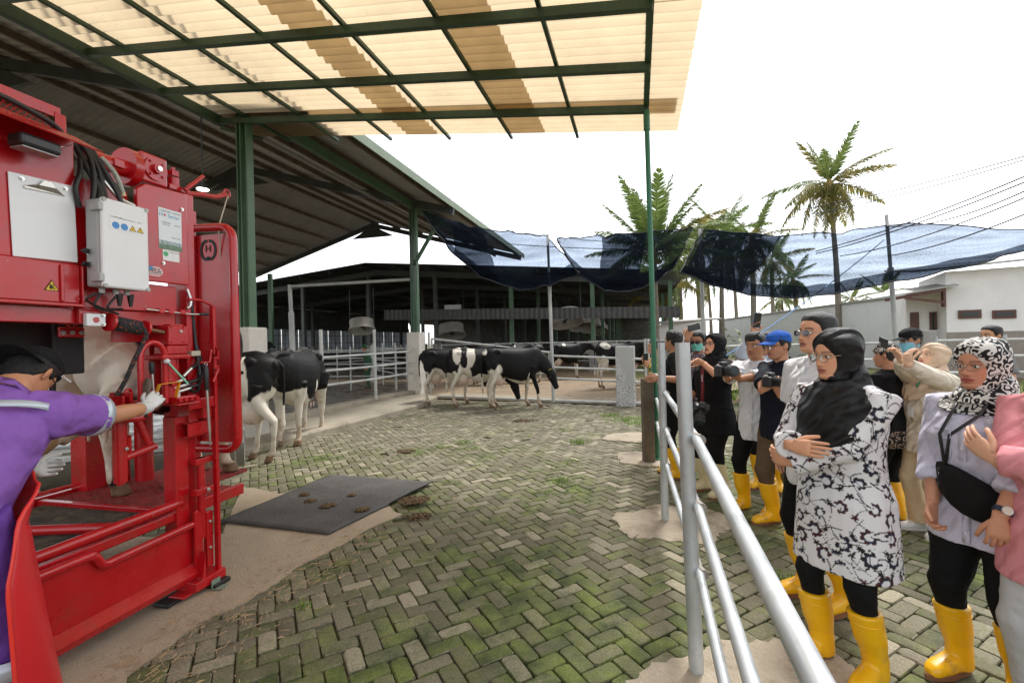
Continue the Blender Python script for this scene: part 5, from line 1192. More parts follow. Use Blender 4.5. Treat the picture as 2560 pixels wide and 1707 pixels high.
hk = thing('hoof_knife', 'hoof knife with dark wooden handle stuck upright by the control shelf', 'tool', tuple(W(-.30, .08, 1.33))); MB().tube([W(-.315, .08, 1.30), W(-.315, .08, 1.37), W(-.305, .08, 1.45), W(-.30, .08, 1.48)], [.012, .020, .026, .012], 12, ell=(1, .5)).build('handle', mat('worn_wood', (.10, .07, .045), .5, var=.3, scale=12), hk, 60); MB().tube([W(-.315, .08, 1.31), W(-.325, .09, 1.25)], .012, 10, ell=(1, .3)).build('blade', m_bplast, hk, 60)
yf = MB(); 
for a, b in (((-.27, 1.30), (-.22, 1.435)), ((-.22, 1.435), (-.09, 1.44)), ((-.09, 1.44), (-.125, 1.30))): yf.beam(W(a[0], .065, a[1]), W(b[0], .065, b[1]), .004, .025, EW)
tag(yf.build('yellow_bracket', mat('amber_plastic', (.72, .33, .01), .4), None, None, .002), 'amber yellow bent plate leaning on the control shelf', 'tool')
gt = thing('marker_stick', 'mint green stick with white tip tied to the red hoop', 'tool', tuple(W(-.14, .05, 1.55))); MB().beam(W(-.155, .06, 1.565), W(-.045, .08, 1.425), .012, .008).build('shaft', mat('mint_plastic', (.22, .62, .42), .5), gt, None); MB().sph(W(-.16, .055, 1.575), (.02, .015, .016), 10, 7).build('tip', m_wplast, gt, 60)
# ================================================================== CATTLE
m_hide = mat('cow_hide', (1, 1, 1), .55, var=.08, scale=9, bump=.12, bscale=220, attr='Col', spec=.2)
m_eye = mat('dark_eye', (.01, .008, .006), .08, var=0)
def ell_ring(c, ax_y, ax_z, ry, rz, n=22, p=2.3):
    out = []
    for k in range(n):
        a = 2 * math.pi * k / n; ca_, sa_ = math.cos(a), math.sin(a)
        out.append(c + ax_y * (abs(ca_) ** (2 / p) * math.copysign(1, ca_) * ry) + ax_z * (abs(sa_) ** (2 / p) * math.copysign(1, sa_) * rz))
    return out
X_, Y_, Z_ = Vector((1, 0, 0)), Vector((0, 1, 0)), Vector((0, 0, 1))
def cow(loc, rz, lab, white=(), black=(), head='level', hturn=0.0, leg_white=.62, sc=1.0, base_black=True, seed=1, group='black and white dairy cows', voxel=.017, step=0.0, raised=False, tint=(.70, .65, .56), stance=None, udder=1.0, tail_x=0.0):
    mb = MB(); S = [(-.83, 1.20, .05, .06), (-.79, 1.19, .13, .13), (-.70, 1.16, .205, .20), (-.56, 1.13, .25, .255), (-.38, 1.085, .25, .285), (-.10, 1.00, .315, .37), (.14, .965, .335, .405), (.42, 1.005, .27, .375), (.60, 1.06, .22, .335), (.72, 1.10, .165, .26), (.80, 1.12, .11, .18)]
    S2 = []                                                  # smooth the trunk between its stations
    for i in range(len(S) - 1):
        a_, b_, c_, d_ = S[max(i - 1, 0)], S[i], S[i + 1], S[min(i + 2, len(S) - 1)]
        for k in range(4):
            t = k / 4; S2.append([.5 * (2 * q1 + (q2 - q0) * t + (2 * q0 - 5 * q1 + 4 * q2 - q3) * t * t + (3 * q1 - q0 - 3 * q2 + q3) * t ** 3) for q0, q1, q2, q3 in zip(a_, b_, c_, d_)])
    S2.append(list(S[-1]))
    mb.loft([ell_ring(Vector((x, 0, z)), Y_, Z_, w, h, 26) for x, z, w, h in S2])
    mb.tube([(-.78, 0, 1.33), (-.5, 0, 1.375), (-.1, 0, 1.345), (.25, 0, 1.345), (.5, 0, 1.40), (.66, 0, 1.36)], [.04, .07, .06, .06, .07, .05], 10)      # spine and withers
    for s_ in (-1, 1): mb.sph((-.46, .20 * s_, 1.30), (.09, .06, .06)); mb.sph((-.79, .10 * s_, 1.24), (.05, .05, .06))                      # hook and pin bones
    # neck and head
    hp = {'level': (Vector((.58, 0, 1.12)), Vector((.90, 0, 1.24)), Vector((1.14, 0, 1.32)), Vector((1.54, 0, 1.08))),
          'up': (Vector((.58, 0, 1.16)), Vector((.86, 0, 1.45)), Vector((1.02, 0, 1.66)), Vector((1.46, 0, 1.52))),
          'down': (Vector((.58, 0, 1.08)), Vector((.84, 0, 1.0)), Vector((1.02, 0, .82)), Vector((1.18, 0, .40))),
          'graze': (Vector((.60, 0, 1.05)), Vector((.92, 0, .78)), Vector((1.10, 0, .55)), Vector((1.22, 0, .12)))}[head]
    rot = Matrix.Rotation(hturn, 3, 'Z')
    a, b, c, d = hp; piv = Vector((.6, 0, 0))
    b = piv + Matrix.Rotation(hturn * .5, 3, 'Z') @ (b - piv); c = piv + Matrix.Rotation(hturn * .8, 3, 'Z') @ (c - piv); d = c + rot @ (d - hp[2])
    nd = (b - a).normalized()
    mb.tube([a - nd * .1, a.lerp(b, .5), b, b.lerp(c, .6), c], [.26, .22, .18, .15, .115], 16, ell=[(.72, 1.25), (.66, 1.2), (.66, 1.15), (.72, 1.08), (.88, 1)])
    hd_ = (d - c).normalized(); hy_ = rot @ Y_; hz_ = hd_.cross(hy_) * -1
    if hz_.z < 0 and abs(hd_.z) < .8: hz_ = -hz_
    L_ = (d - c).length; HR = [(-.10, .07, .09), (0, .105, .125), (.22, .112, .13), (.40, .092, .118), (.62, .068, .09), (.80, .066, .078), (.93, .076, .074), (1.0, .06, .055)]
    mb.loft([ell_ring(c + hd_ * L_ * t - hz_ * (.03 * t), hy_, hz_, w, h, 18, 2.2) for t, w, h in HR])
    for s_ in (-1, 1):
        mb.sph(c + hd_ * .13 + hy_ * .10 * s_ + hz_ * .055, (.04, .03, .03))
        e0 = c + hy_ * .10 * s_ + hz_ * .04 - hd_ * .01; e1 = e0 + hy_ * .19 * s_ - hd_ * .04 + hz_ * .0
        mb.tube([e0, e0.lerp(e1, .5), e1], [.030, .058, .016], 10, ell=(1, .36), ref=tuple(hz_))
    # legs
    st = stance or ((0, 0), (0, 0), (0, 0), (0, 0))          # (dx) offsets: LH RH LF RF
    feet = []
    for idx, s_ in ((0, 1), (1, -1)):
        dx = st[idx][0]; y = .155 * s_
        mb.sph((-.56, .155 * s_, 1.02), (.20, .115, .26)); 
        if raised and s_ < 0:
            P = [(-.56, -.17, 1.02), (-.50, -.28, .92), (-.60, -.37, .84), (-.745, -.42, .76), (-.87, -.43, .69), (-1.0, -.43, .63), (-1.05, -.43, .61)]; rr = [.18, .17, .12, .075, .055, .052, .058]
            mb.tube(P, rr, 14); q = Vector((-1.10, -.43, .585))
            for o in (-.03, .03): mb.tube([q + Vector((.05, o, .04)), q + Vector((-.03, o, .0)), q + Vector((-.10, o, -.07))], [.03, .04, .018], 10)
            continue
        P = [(-.56, y, 1.0), (-.50 + dx * .3, y * 1.1, .84), (-.60 + dx * .6, y * 1.05, .66), (-.705 + dx, y, .52), (-.70 + dx, y, .45), (-.685 + dx, y, .28), (-.67 + dx, y, .145), (-.645 + dx, y, .085)]
        mb.tube(P, [.17, .14, .085, .062, .050, .038, .042, .045], 14, ell=[(.75, 1.2), (.75, 1.15), (.8, 1.15), (.8, 1.15), (.85, 1.1), (.9, 1), (1, 1), (1, 1)]); feet.append((-.625 + dx, y))
    for idx, s_ in ((2, 1), (3, -1)):
        dx = st[idx][0]; y = .15 * s_
        mb.sph((.50, .165 * s_, 1.0), (.17, .085, .28))
        mb.tube([(.50, y * 1.1, .95), (.46 + dx * .2, y * 1.1, .76), (.48 + dx * .5, y, .60), (.50 + dx * .8, y, .43), (.50 + dx * .9, y, .36), (.49 + dx, y, .24), (.50 + dx, y, .14), (.52 + dx, y, .085)], [.12, .092, .066, .056, .046, .036, .042, .044], 14, ell=[(.75, 1.2), (.8, 1.15), (.9, 1.05), (1, 1), (1, 1), (1, 1), (1, 1), (1, 1)]); feet.append((.545 + dx, y))
    for (x, y) in feet:
        for o in (-.028, .028):
            mb.loft([ell_ring(Vector((x + .00, y + o, .095)), X_, Y_, .042, .026, 12), ell_ring(Vector((x + .015, y + o, .04)), X_, Y_, .056, .029, 12), ell_ring(Vector((x + .02, y + o, .003)), X_, Y_, .062, .030, 12)])
    if udder:
        mb.sph((-.42, 0, .66), (.21 * udder, .15 * udder, .16 * udder))
        for sx in (-.1, .06):
            for sy in (-1, 1): mb.tube([(-.40 + sx, .07 * sy, .56), (-.40 + sx, .075 * sy, .465)], [.022, .012], 8)
    mb.tube([(-.80, 0, 1.30), (-.87, 0, 1.22), (-.89 + tail_x * .3, 0, .95), (-.88 + tail_x * .6, .01, .70), (-.87 + tail_x, .02, .55)], [.035, .032, .022, .018, .03], 10); mb.tube([(-.87 + tail_x, .02, .58), (-.87 + tail_x, .02, .46), (-.86 + tail_x, .02, .34)], [.022, .04, .012], 10)
    me = remesh(mb, voxel, 3, 'cow_body')
    v = verts_np(me).astype(np.float64); n_ = len(v)
    nz = fbm(v * 4.5 + seed * 7.1, 3) - .5; nf = fbm(v * 16 + seed, 3) - .5
    wsc = np.full(n_, -1.0 if base_black else 1.0)
    def sd(cx, cy, cz, rx, ry, rz_):
        q = np.sqrt(((v[:, 0] - cx) / rx) ** 2 + ((v[:, 1] - cy) / ry) ** 2 + ((v[:, 2] - cz) / rz_) ** 2); return 1 - q
    for p in white: wsc = np.maximum(wsc, sd(*p) + nz * .55 + nf * .12)
    for p in black: wsc = np.where(sd(*p) + nz * .55 + nf * .12 > 0, -1, wsc)
    legm = (v[:, 2] < leg_white + nz * .35) & ((v[:, 0] < -.3) | (np.abs(v[:, 0] - .5) < .26)) & (np.hypot(v[:, 0] - d.x, v[:, 2] - d.z) > .42) & (v[:, 0] < .85)
    wsc = np.where(legm, 1, wsc)
    tl = (v[:, 0] < -.80) & (v[:, 2] < .72) & (np.abs(v[:, 1]) < .09) & (not raised); wsc = np.where(tl, 1, wsc)
    wm = np.clip(wsc * 14 + .5, 0, 1)[:, None]
    white_c = np.array(tint)[None, :] * (1 + .25 * nz[:, None]); dirt = np.clip((.55 - v[:, 2]) * 1.6 + nf * 1.6 + nz * 1.2, 0, .75)[:, None]
    white_c = white_c * (1 - dirt) + np.array((.36, .25, .14))[None] * dirt
    blk = np.array((.0062, .0058, .0062))[None] * (1 + .5 * nz[:, None])
    col = blk * (1 - wm) + white_c * wm
    if udder:
        uq = np.clip(1 - ((v[:, 0] + .42) / .26) ** 2 - (v[:, 1] / .19) ** 2 - ((v[:, 2] - .61) / .19) ** 2, 0, 1)[:, None] ** .6; pink = np.array((.62, .36, .26)); col = np.where((v[:, 2] < .72)[:, None], col * (1 - uq * .7) + pink * uq * .7, col)
    hoof = np.clip((.105 + nf * .05 - v[:, 2]) * 40, 0, 1)[:, None]; col = col * (1 - hoof) + np.array((.20, .125, .075)) * hoof
    if raised:
        hq = np.clip((-1.06 + nf * .05 - v[:, 0]) * 30, 0, 1)[:, None]; col = col * (1 - hq) + np.array((.24, .15, .07)) * (1 + nz[:, None]) * hq
        dq = np.clip((-.74 - v[:, 0]) * 6 + nf * 3, 0, 1)[:, None] * (1 - hq); col = col * (1 - .6 * dq) + np.array((.25, .17, .09)) * .6 * dq
    mz = np.clip((v @ np.array(hd_) - (c + hd_ * L_ * .93).dot(hd_)) * 30, 0, 1)[:, None] * (np.linalg.norm(v - np.array(d)[None], axis=1) < .16)[:, None]; col = col * (1 - mz) + np.array((.03, .027, .026)) * mz
    if 'green paint' in lab:
        gp_ = (np.abs(v[:, 0] + .70 - .1 * (v[:, 2] - .3)) < .010 + nf * .04) & (v[:, 1] > .13) & (v[:, 2] > .16) & (v[:, 2] < .50); col[gp_] = (.12, .55, .33)
    colattr(me, np.clip(col, 0, 1))
    global LOCAL
    t = thing('cow', lab, 'cow', tuple(loc), rz, group); t.scale = (sc * .90, sc, sc * (1.0 if raised else 1.08)); LOCAL = True
    obj('body', me, m_hide, t)
    for s_ in (-1, 1): MB().sph(c + hd_ * .13 + hy_ * .118 * s_ + hz_ * .055, (.021, .018, .018), 10, 7).build('eye', m_eye, t, 90)
    if voxel < .02 and not raised:
        e0 = c + hy_ * -.23 + hz_ * .02 - hd_ * .05; MB().box(e0 - hz_ * .05, (.045, .006, .06), Matrix((hy_, hd_, hz_)).transposed()).build('ear_tag', mat('ear_tag_yellow', (.75, .5, .02), .5), t, None)
    LOCAL = False
    return t
def ang_to(dx, dy): return math.atan2(dy, dx)
# three cows eating at the gate (photograph: left to right)
cA = gnd(1215, 1015)
cow((.02, 11.35, 0), R(10), 'black cow with white belly lowering its head at the gate, rightmost of the three', white=[(-.55, 0, .60, .22, .5, .38), (-.05, 0, .57, .5, .25, .15), (.50, 0, .62, .16, .4, .25), (-.80, 0, 1.30, .06, .2, .08), (-.46, -.2, .84, .12, .25, .20)], black=[(.52, -.2, .62, .12, .14, .34)], head='down', leg_white=.36, seed=3, voxel=.015, stance=((.0, 0), (.05, 0), (-.12, 0), (.16, 0)), hturn=-.25, udder=.9)
cow((-.95, 11.85, 0), R(6), 'cow with big white patches between the two other cows at the gate', white=[(-.55, 0, 1.28, .14, .6, .28), (-.15, 0, 1.20, .13, .6, .34), (-.35, 0, .80, .28, .5, .32), (.1, 0, .66, .35, .4, .18), (-.6, 0, .6, .3, .5, .3), (.5, 0, .6, .25, .5, .3)], black=[(-.36, -.27, 1.12, .10, .12, .16)], head='graze', leg_white=.7, seed=5, voxel=.015, sc=.98)
cow((-1.75, 12.4, 0), R(8), 'cow with white lower flank, leftmost of the three at the gate', white=[(-.35, 0, .72, .30, .5, .26), (.0, 0, .70, .5, .4, .16), (-.62, 0, .58, .25, .5, .3), (.5, 0, .6, .25, .5, .3)], black=[], head='down', leg_white=.7, seed=8, voxel=.015, sc=.98, hturn=.3)
# two cows beside the chute
cow((-4.17, 6.50, 0), R(194), 'cow with white flank patch and green paint on its hind leg beside the chute', white=[(-.30, .25, .98, .15, .3, .40), (-.62, 0, .6, .26, .5, .36), (-.36, .3, 1.27, .03, .3, .13), (0, 0, .65, .4, .3, .2), (.5, 0, .55, .25, .5, .3)], head='level', leg_white=.70, seed=11, voxel=.014, sc=1.03, stance=((-.08, 0), (.24, 0), (0, 0), (0, 0)), udder=1.15)
cow((-3.78, 8.05, 0), R(-86), 'mostly black cow standing sideways by the kerb behind the chute', white=[(.50, 0, .62, .24, .5, .28), (-.62, 0, .62, .22, .5, .26), (.2, 0, .62, .3, .22, .12), (-.80, 0, 1.05, .05, .2, .25), (.1, .3, .86, .03, .1, .1)], head='level', leg_white=.62, seed=13, voxel=.014, sc=1.03, udder=.6, tail_x=-.15)
# the cow held in the chute
cpos = W(.42, -.72, .55)
cow(cpos, math.atan2(EL.y, EL.x), 'white legged cow held in the red chute with one hind leg raised', white=[(-.62, 0, .9, .30, .5, .5), (-.4, 0, .60, .3, .5, .22), (.5, 0, .55, .3, .5, .3), (-.95, -.3, .6, .4, .25, .4)], head='down', hturn=1.1, leg_white=.7, seed=17, voxel=.012, raised=True, stance=((.40, 0), (0, 0), (0, 0), (0, 0)), udder=.8, tint=(.78, .71, .60))
# cows deeper in the barn
BC = [((.5, 18.3), 172, 'black cow behind the gate left of the net pole, white stripe on its shoulder', [(-.35, 0, 1.3, .14, .4, .12), (.42, 0, 1.2, .05, .4, .25), (0, 0, .62, .5, .3, .15)], 'level'), ((-.6, 20.2), 10, 'long black cow standing deepest behind the three eating cows', [(.1, 0, 1.35, .2, .3, .06), (0, 0, .6, .5, .3, .12)], 'level'),
      ((2.3, 19.6), 5, 'black cow walking right under the drum fans', [(-.1, 0, 1.36, .09, .3, .1), (-.4, 0, .62, .25, .4, .2)], 'level'), ((3.55, 15.5), 10, 'cow with white rump patch just left of the concrete pillar', [(-.5, 0, 1.32, .2, .5, .12), (-.6, 0, .7, .2, .5, .35), (.0, 0, .62, .3, .3, .14)], 'level'), ((4.75, 16.6), 14, 'black cow partly hidden behind the crackled concrete pillar', [(-.1, 0, 1.35, .2, .4, .08), (.2, 0, .62, .3, .3, .2)], 'level'),
      ((-1.0, 17.8), 160, 'black cow in shadow behind the white pedestal and gate', [(0, 0, .6, .4, .3, .1)], 'level'), ((-12.2, 21.5), -20, 'black cow with raised head far left in the barn', [(0, 0, .6, .4, .3, .1)], 'up'), ((-9.6, 17.2), 80, 'dark cow standing before the pale panes at far left', [(-.3, 0, 1.2, .2, .4, .3), (0, 0, .6, .4, .3, .1)], 'level')]
for k, ((x, y), a, lab, wh, hd__) in enumerate(BC): cow((x, y, .004), R(a), lab, white=wh, head=hd__, leg_white=.62, seed=30 + k, voxel=.024)
cow((6.2, 11.9, -.05), R(70), 'pale cream cow seen from behind between the spectators', white=[], base_black=False, head='level', leg_white=.3, seed=41, voxel=.024, tint=(.62, .55, .46), group='cattle behind the spectators')
cow((5.3, 12.4, -.05), R(95), 'dark cow behind the woman with the raised chin', white=[(0, 0, .6, .4, .3, .12)], head='level', seed=42, voxel=.024, group='cattle behind the spectators')
# ================================================================== PEOPLE
def skin_mat(): return mat('skin', (1, 1, 1), .5, var=.04, scale=30, bump=.05, bscale=300, attr='Col', spec=.35, sub=.12)
m_skin = skin_mat()
HT = [(-.118, .018, .052, .03), (-.112, .034, .072, .0), (-.098, .047, .084, -.03), (-.078, .0555, .086, -.055), (-.058, .062, .088, -.068), (-.035, .067, .088, -.078), (-.010, .071, .086, -.086), (.012, .0735, .086, -.092), (.035, .075, .089, -.096), (.060, .0735, .083, -.094), (.085, .065, .066, -.082), (.103, .048, .042, -.060), (.113, .026, .018, -.034), (.116, .006, -.004, -.012)]
def head_grid(nz=84, nt=108, wide=1.0):
    T = np.array(HT); zs = []
    tt = np.linspace(0, len(HT) - 1, nz); rows = []
    for t in tt:
        i = min(int(t), len(HT) - 2); f = t - i; q0, q1, q2, q3 = T[max(i - 1, 0)], T[i], T[i + 1], T[min(i + 2, len(HT) - 1)]
        rows.append(.5 * (2 * q1 + (q2 - q0) * f + (2 * q0 - 5 * q1 + 4 * q2 - q3) * f * f + (3 * q1 - q0 - 3 * q2 + q3) * f ** 3))
    rows = np.array(rows); th = np.linspace(0, 2 * np.pi, nt, endpoint=False)
    z = np.repeat(rows[:, 0], nt); w = np.repeat(np.maximum(rows[:, 1], .004), nt) * wide; yf = np.repeat(rows[:, 2], nt); yb = np.repeat(rows[:, 3], nt); t = np.tile(th, nz)
    s, c = np.sin(t), np.cos(t); mid = .35 * yf + .65 * yb; mid = np.where(z < -.09, .5 * yf + .5 * yb, mid)
    x = w * np.sign(s) * np.abs(s) ** .9; y = np.where(c > 0, mid + (yf - mid) * np.abs(c) ** .8, mid - (mid - yb) * np.abs(c))
    fr = np.clip(c * 2, 0, 1)
    g = lambda cx, sx, cz, sz, ax=False: np.exp(-(((np.abs(x) if ax else x) - cx) / sx) ** 2 - ((z - cz) / sz) ** 2)
    A = np.interp(z, [-.052, -.046, -.036, -.015, .012, .03], [0, .012, .021, .013, .005, 0])
    d = A * np.exp(-(x / np.interp(z, [-.04, .012], [.0125, .0085])) ** 2) + .008 * g(.0145, .007, -.0375, .008, True) - .011 * g(.031, .017, .001, .012, True) + .0045 * g(.03, .022, .021, .008, True) + .004 * g(.044, .017, -.024, .018, True)
    d += .0065 * g(0, .021, -.0605, .0055) + .0065 * g(0, .018, -.0735, .006) - .005 * g(0, .026, -.067, .0028) + .006 * g(0, .016, -.10, .011) - .004 * g(0, .018, -.085, .005) + .003 * g(0, .04, -.062, .022)
    y = y + d * fr
    V = np.stack([x, y, z], 1); Fc = []
    for i in range(nz - 1):
        a = i * nt
        for j in range(nt):
            j2 = (j + 1) % nt; Fc.append((a + j, a + j2, a + nt + j2, a + nt + j))
    return V, Fc, fr
def ear_mb(mb, s_):
    c = Vector((.0735 * s_, -.012, -.004)); rot = Matrix.Rotation(R(22) * s_, 3, 'Z') @ Matrix.Rotation(R(-8), 3, 'X')
    mb.sph(c, (.008, .019, .031), 12, 9, 0, rot); mb.sph(c + Vector((.006 * s_, -.006, .004)), (.007, .016, .028), 12, 9, 0, rot)
def head_cols(V, fr, skin, lips, brow, beard=0.0, browd=1.0, hairc=(.012, .010, .009)):
    x, y, z = V[:, 0], V[:, 1], V[:, 2]; n = fbm(V * 60, 3) - .5; col = np.array(skin)[None] * (1 + .10 * n[:, None]); ax = np.abs(x)
    def mixc(m, c): 
        nonlocal col; m = np.clip(m, 0, 1)[:, None]; col = col * (1 - m) + np.array(c)[None] * m
    e = lambda cx, sx, cz, sz: np.exp(-((ax - cx) / sx) ** 2 - ((z - cz) / sz) ** 2) * (fr > .2)
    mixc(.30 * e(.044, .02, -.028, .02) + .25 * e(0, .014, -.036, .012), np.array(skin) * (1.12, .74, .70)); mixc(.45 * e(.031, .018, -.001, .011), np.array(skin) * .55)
    lm = (fr > .3) * np.clip(1.35 - ((x / .025) ** 2 + ((z + .067) / .0118) ** 2), 0, .35) / .35; mixc(lm * .85, lips)
    mixc((fr > .3) * np.clip(1 - np.abs(z + .067 + .0 * x) / .0022, 0, 1) * (ax < .024), np.array(lips) * .25)
    bz = .0225 + .004 * np.sin(np.clip((ax - .012) / .04, 0, 1) * np.pi) - .05 * np.clip(ax - .042, 0, 1); bm = np.clip(1.6 - np.abs(z - bz) / .0042, 0, 1) * (ax > .011) * (ax < .052) * (fr > .2); mixc(bm * browd, brow)
    mixc(np.clip(1.5 - np.abs(z - (.0075 - 14 * (ax - .031) ** 2)) / .002, 0, 1) * (np.abs(ax - .031) < .0165) * (fr > .2), (.03, .02, .018))
    mixc(.8 * np.exp(-((ax - .008) / .004) ** 2 - ((z + .0445) / .003) ** 2) * (fr > .4), np.array(skin) * .25)
    if beard: 
        bmk = np.clip(((z < -.045) & (z > -.125)) * (.35 + n * 1.2) * (1 - lm) * np.clip((y + .01) / .03, 0, 1) + .7 * (np.abs(z + .0515) < .006) * (ax < .026) * (fr > .3), 0, 1); mixc(bmk * beard, hairc)
    return np.clip(col, 0, 1)
def join_meshes(name, parts):
    bm = bmesh.new()
    for p in parts: bm.from_mesh(p)
    me = bpy.data.meshes.new(name); bm.to_mesh(me); bm.free()
    for p in parts: bpy.data.meshes.remove(p)
    me.polygons.foreach_set('use_smooth', [True] * len(me.polygons)); return me
def grid_mesh(name, V, Fc):
    me = bpy.data.meshes.new(name); me.from_pydata([tuple(v) for v in V], [], Fc); me.polygons.foreach_set('use_smooth', [True] * len(me.polygons)); return me
def ik(a, t, l1, l2, pole):
    a, t = Vector(a), Vector(t); d = t - a; L_ = min(d.length, (l1 + l2) * .995); dn = d.normalized(); t2 = a + dn * L_
    x = (l1 * l1 - l2 * l2 + L_ * L_) / (2 * L_); h = math.sqrt(max(0, l1 * l1 - x * x)); p = Vector(pole); p = (p - dn * p.dot(dn)); p.normalize(); return a + dn * x + p * h, t2
def hand_mb(mb, wrist, d, nrm, side, curl=.35, spread=.05, thumb=.5, sc=1.0):
    d = Vector(d).normalized(); nrm = Vector(nrm); nrm = (nrm - d * nrm.dot(d)).normalized(); x = d.cross(nrm).normalized() * side     # x: towards the thumb
    w = Vector(wrist)
    def ring(t, hw, hh, off=0): return ell_ring(w + d * t * sc + nrm * off * sc, x, nrm, hw * sc, hh * sc, 14, 2.6)
    mb.loft([ring(-.03, .024, .019), ring(0, .026, .018), ring(.03, .036, .017), ring(.07, .041, .015), ring(.092, .038, .012)])
    for k, (o, ln, ba) in enumerate(((.030, .072, .088), (.0105, .080, .093), (-.010, .075, .090), (-.029, .058, .083))):
        b = w + d * ba * sc + x * o * sc; ang = curl * .9 + .05 * k; dr = (d + x * (o * spread * 40)).normalized(); P = [b - d * .02 * sc, b]; r = [.0095, .0095]; p = b
        for j, fl in enumerate((.45, .31, .24)):
            q = dr * math.cos(ang) + nrm * math.sin(ang); p = p + q * ln * fl * sc; P.append(p.copy()); r.append((.0086, .0078, .006)[j]); ang += curl * (1.0, .8, .5)[j]
        P.append(p + q * .004 * sc); r.append(.002); mb.tube(P, [v * sc for v in r], 9)
    b = w + d * .025 * sc + x * .024 * sc; q1 = (d * .75 + x * .75 * thumb * 1.6 + nrm * .35).normalized(); q2 = (d * .95 + x * .25 + nrm * (.25 + curl * .5)).normalized(); p1 = b + q1 * .042 * sc; p2 = p1 + q2 * .032 * sc; p3 = p2 + q2 * .024 * sc
    mb.tube([b - q1 * .015, b, p1, p2, p3, p3 + q2 * .004], [v * sc for v in (.012, .014, .0115, .010, .0085, .003)], 9)
def cloth_mat(name, col, rough=.85, var=.08, bump=.8, bscale=11, **k): return mat(name, col, rough, var=var, scale=6, bump=bump, bscale=bscale, sheen=.0, spec=.25, **k)
def wrinkle(me, amp, freq=9.0, seed=0, stretch=(1, 1, .45)):
    v = verts_np(me).astype(np.float64); n = normals_np(me); a = fbm(v * np.array(stretch) * freq + seed * 3.7, 2) - .5; b = 1 - np.abs(fbm(v * np.array(stretch) * freq * 1.7 + seed, 2) * 2 - 1) - .6
    set_verts(me, v + n * ((a * 1.2 + b * .8) * amp)[:, None])
m_ball = mat('eye_white', (.70, .68, .64), .15, var=.02); m_iris = mat('dark_iris', (.02, .012, .008), .06, var=0)
m_hair = mat('black_hair', (.010, .009, .009), .42, var=.4, scale=40, bump=.6, bscale=160, spec=.4)
m_wrim = mat('metal_frame', (.45, .36, .26), .25, metal=.9, var=0); m_brim = mat('dark_frame', (.015, .013, .012), .3, var=0); m_lens = mat('tinted_lens', (.03, .025, .05), .05, var=0, spec=.7)
def clear_lens():
    m = bpy.data.materials.new('clear_lens'); m.use_nodes = True; t = m.node_tree
    for n in list(t.nodes):
        if n.type != 'OUTPUT_MATERIAL': t.nodes.remove(n)
    a = t.nodes.new('ShaderNodeBsdfTransparent'); b = t.nodes.new('ShaderNodeBsdfGlossy'); b.inputs['Roughness'].default_value = .03; f = t.nodes.new('ShaderNodeFresnel'); f.inputs['IOR'].default_value = 1.35; x = t.nodes.new('ShaderNodeMixShader')
    t.links.new(f.outputs[0], x.inputs[0]); t.links.new(a.outputs[0], x.inputs[1]); t.links.new(b.outputs[0], x.inputs[2]); t.links.new(x.outputs[0], t.nodes['Material Output'].inputs['Surface']); return m
m_clear = clear_lens()
m_boot = mat('yellow_rubber_boot', (.86, .46, .005), .36, var=.06, scale=5, coat=.2, col2=(.42, .25, .06), c2pos=(.60, .78)); m_bootw = mat('cream_rubber_boot', (.62, .54, .33), .4, var=.06, scale=5, coat=.15); m_booto = mat('orange_rubber_boot', (.65, .09, .01), .4, var=.06, coat=.2); m_sole = mat('brown_boot_sole', (.20, .085, .04), .7, var=.2)
def boot(parent, foot, fdir, knee_top, m, H0=.37, r=.062, name='boot'):
    # wellington: shaft, foot, ridge bands, sole
    f = Vector(foot); d = Vector((math.sin(fdir), math.cos(fdir), 0)); x = Vector((d.y, -d.x, 0)); mb = MB(); top = Vector(knee_top)
    def sr(z, rr, off): 
        t = (z - .09) / (top.z - .09); c = f.lerp(Vector((top.x, top.y, 0)), max(0, t)); return ell_ring(Vector((c.x, c.y, z)) + d * off, x, d, rr, rr * 1.12, 22, 2.1)
    mb.loft([sr(H0, r * 1.10, 0), sr(H0 - .004, r * 1.12, 0), sr(H0 - .05, r * 1.08, 0), sr(H0 - .14, r * 1.05, 0), sr(.16, r * .86, -.004), sr(.11, r * .86, 0), sr(.03, r * .85, .0)], True)
    P = [(.0, .075, .045, .06), (.05, .068, .044, .055), (.10, .055, .046, .045), (.15, .048, .047, .038), (.19, .040, .040, .032), (.215, .032, .022, .02)]
    mb.loft([ell_ring(f + d * (o - .01) + Vector((0, 0, zc)), x, Z_, w, h, 18, 2.4) for o, zc, w, h in P])
    me = remesh(mb, .007, 4, 'boot'); o = obj(name, me, m, parent)
    bd = MB()
    for z in (H0 - .012, H0 - .05): bd.tube([*sr(z, r * 1.085, 0), sr(z, r * 1.085, 0)[0]], .0028, 6)
    bd.build('band', m, o, 60)
    sl = MB(); out = []
    for k in range(26):
        a = 2 * math.pi * k / 26; yy = .075 + .145 * math.cos(a); ww = (.047 if yy > .06 else .040) * (1.0 if -.04 < yy < .2 else .95); out.append(f + d * yy + x * (ww * math.sin(a)) + Vector((0, 0, .002)))
    sl.slab([p for p in out], (0, 0, .026)); sl.build('sole', m_sole, o, 40)
    # open rim showing the inside
    return o
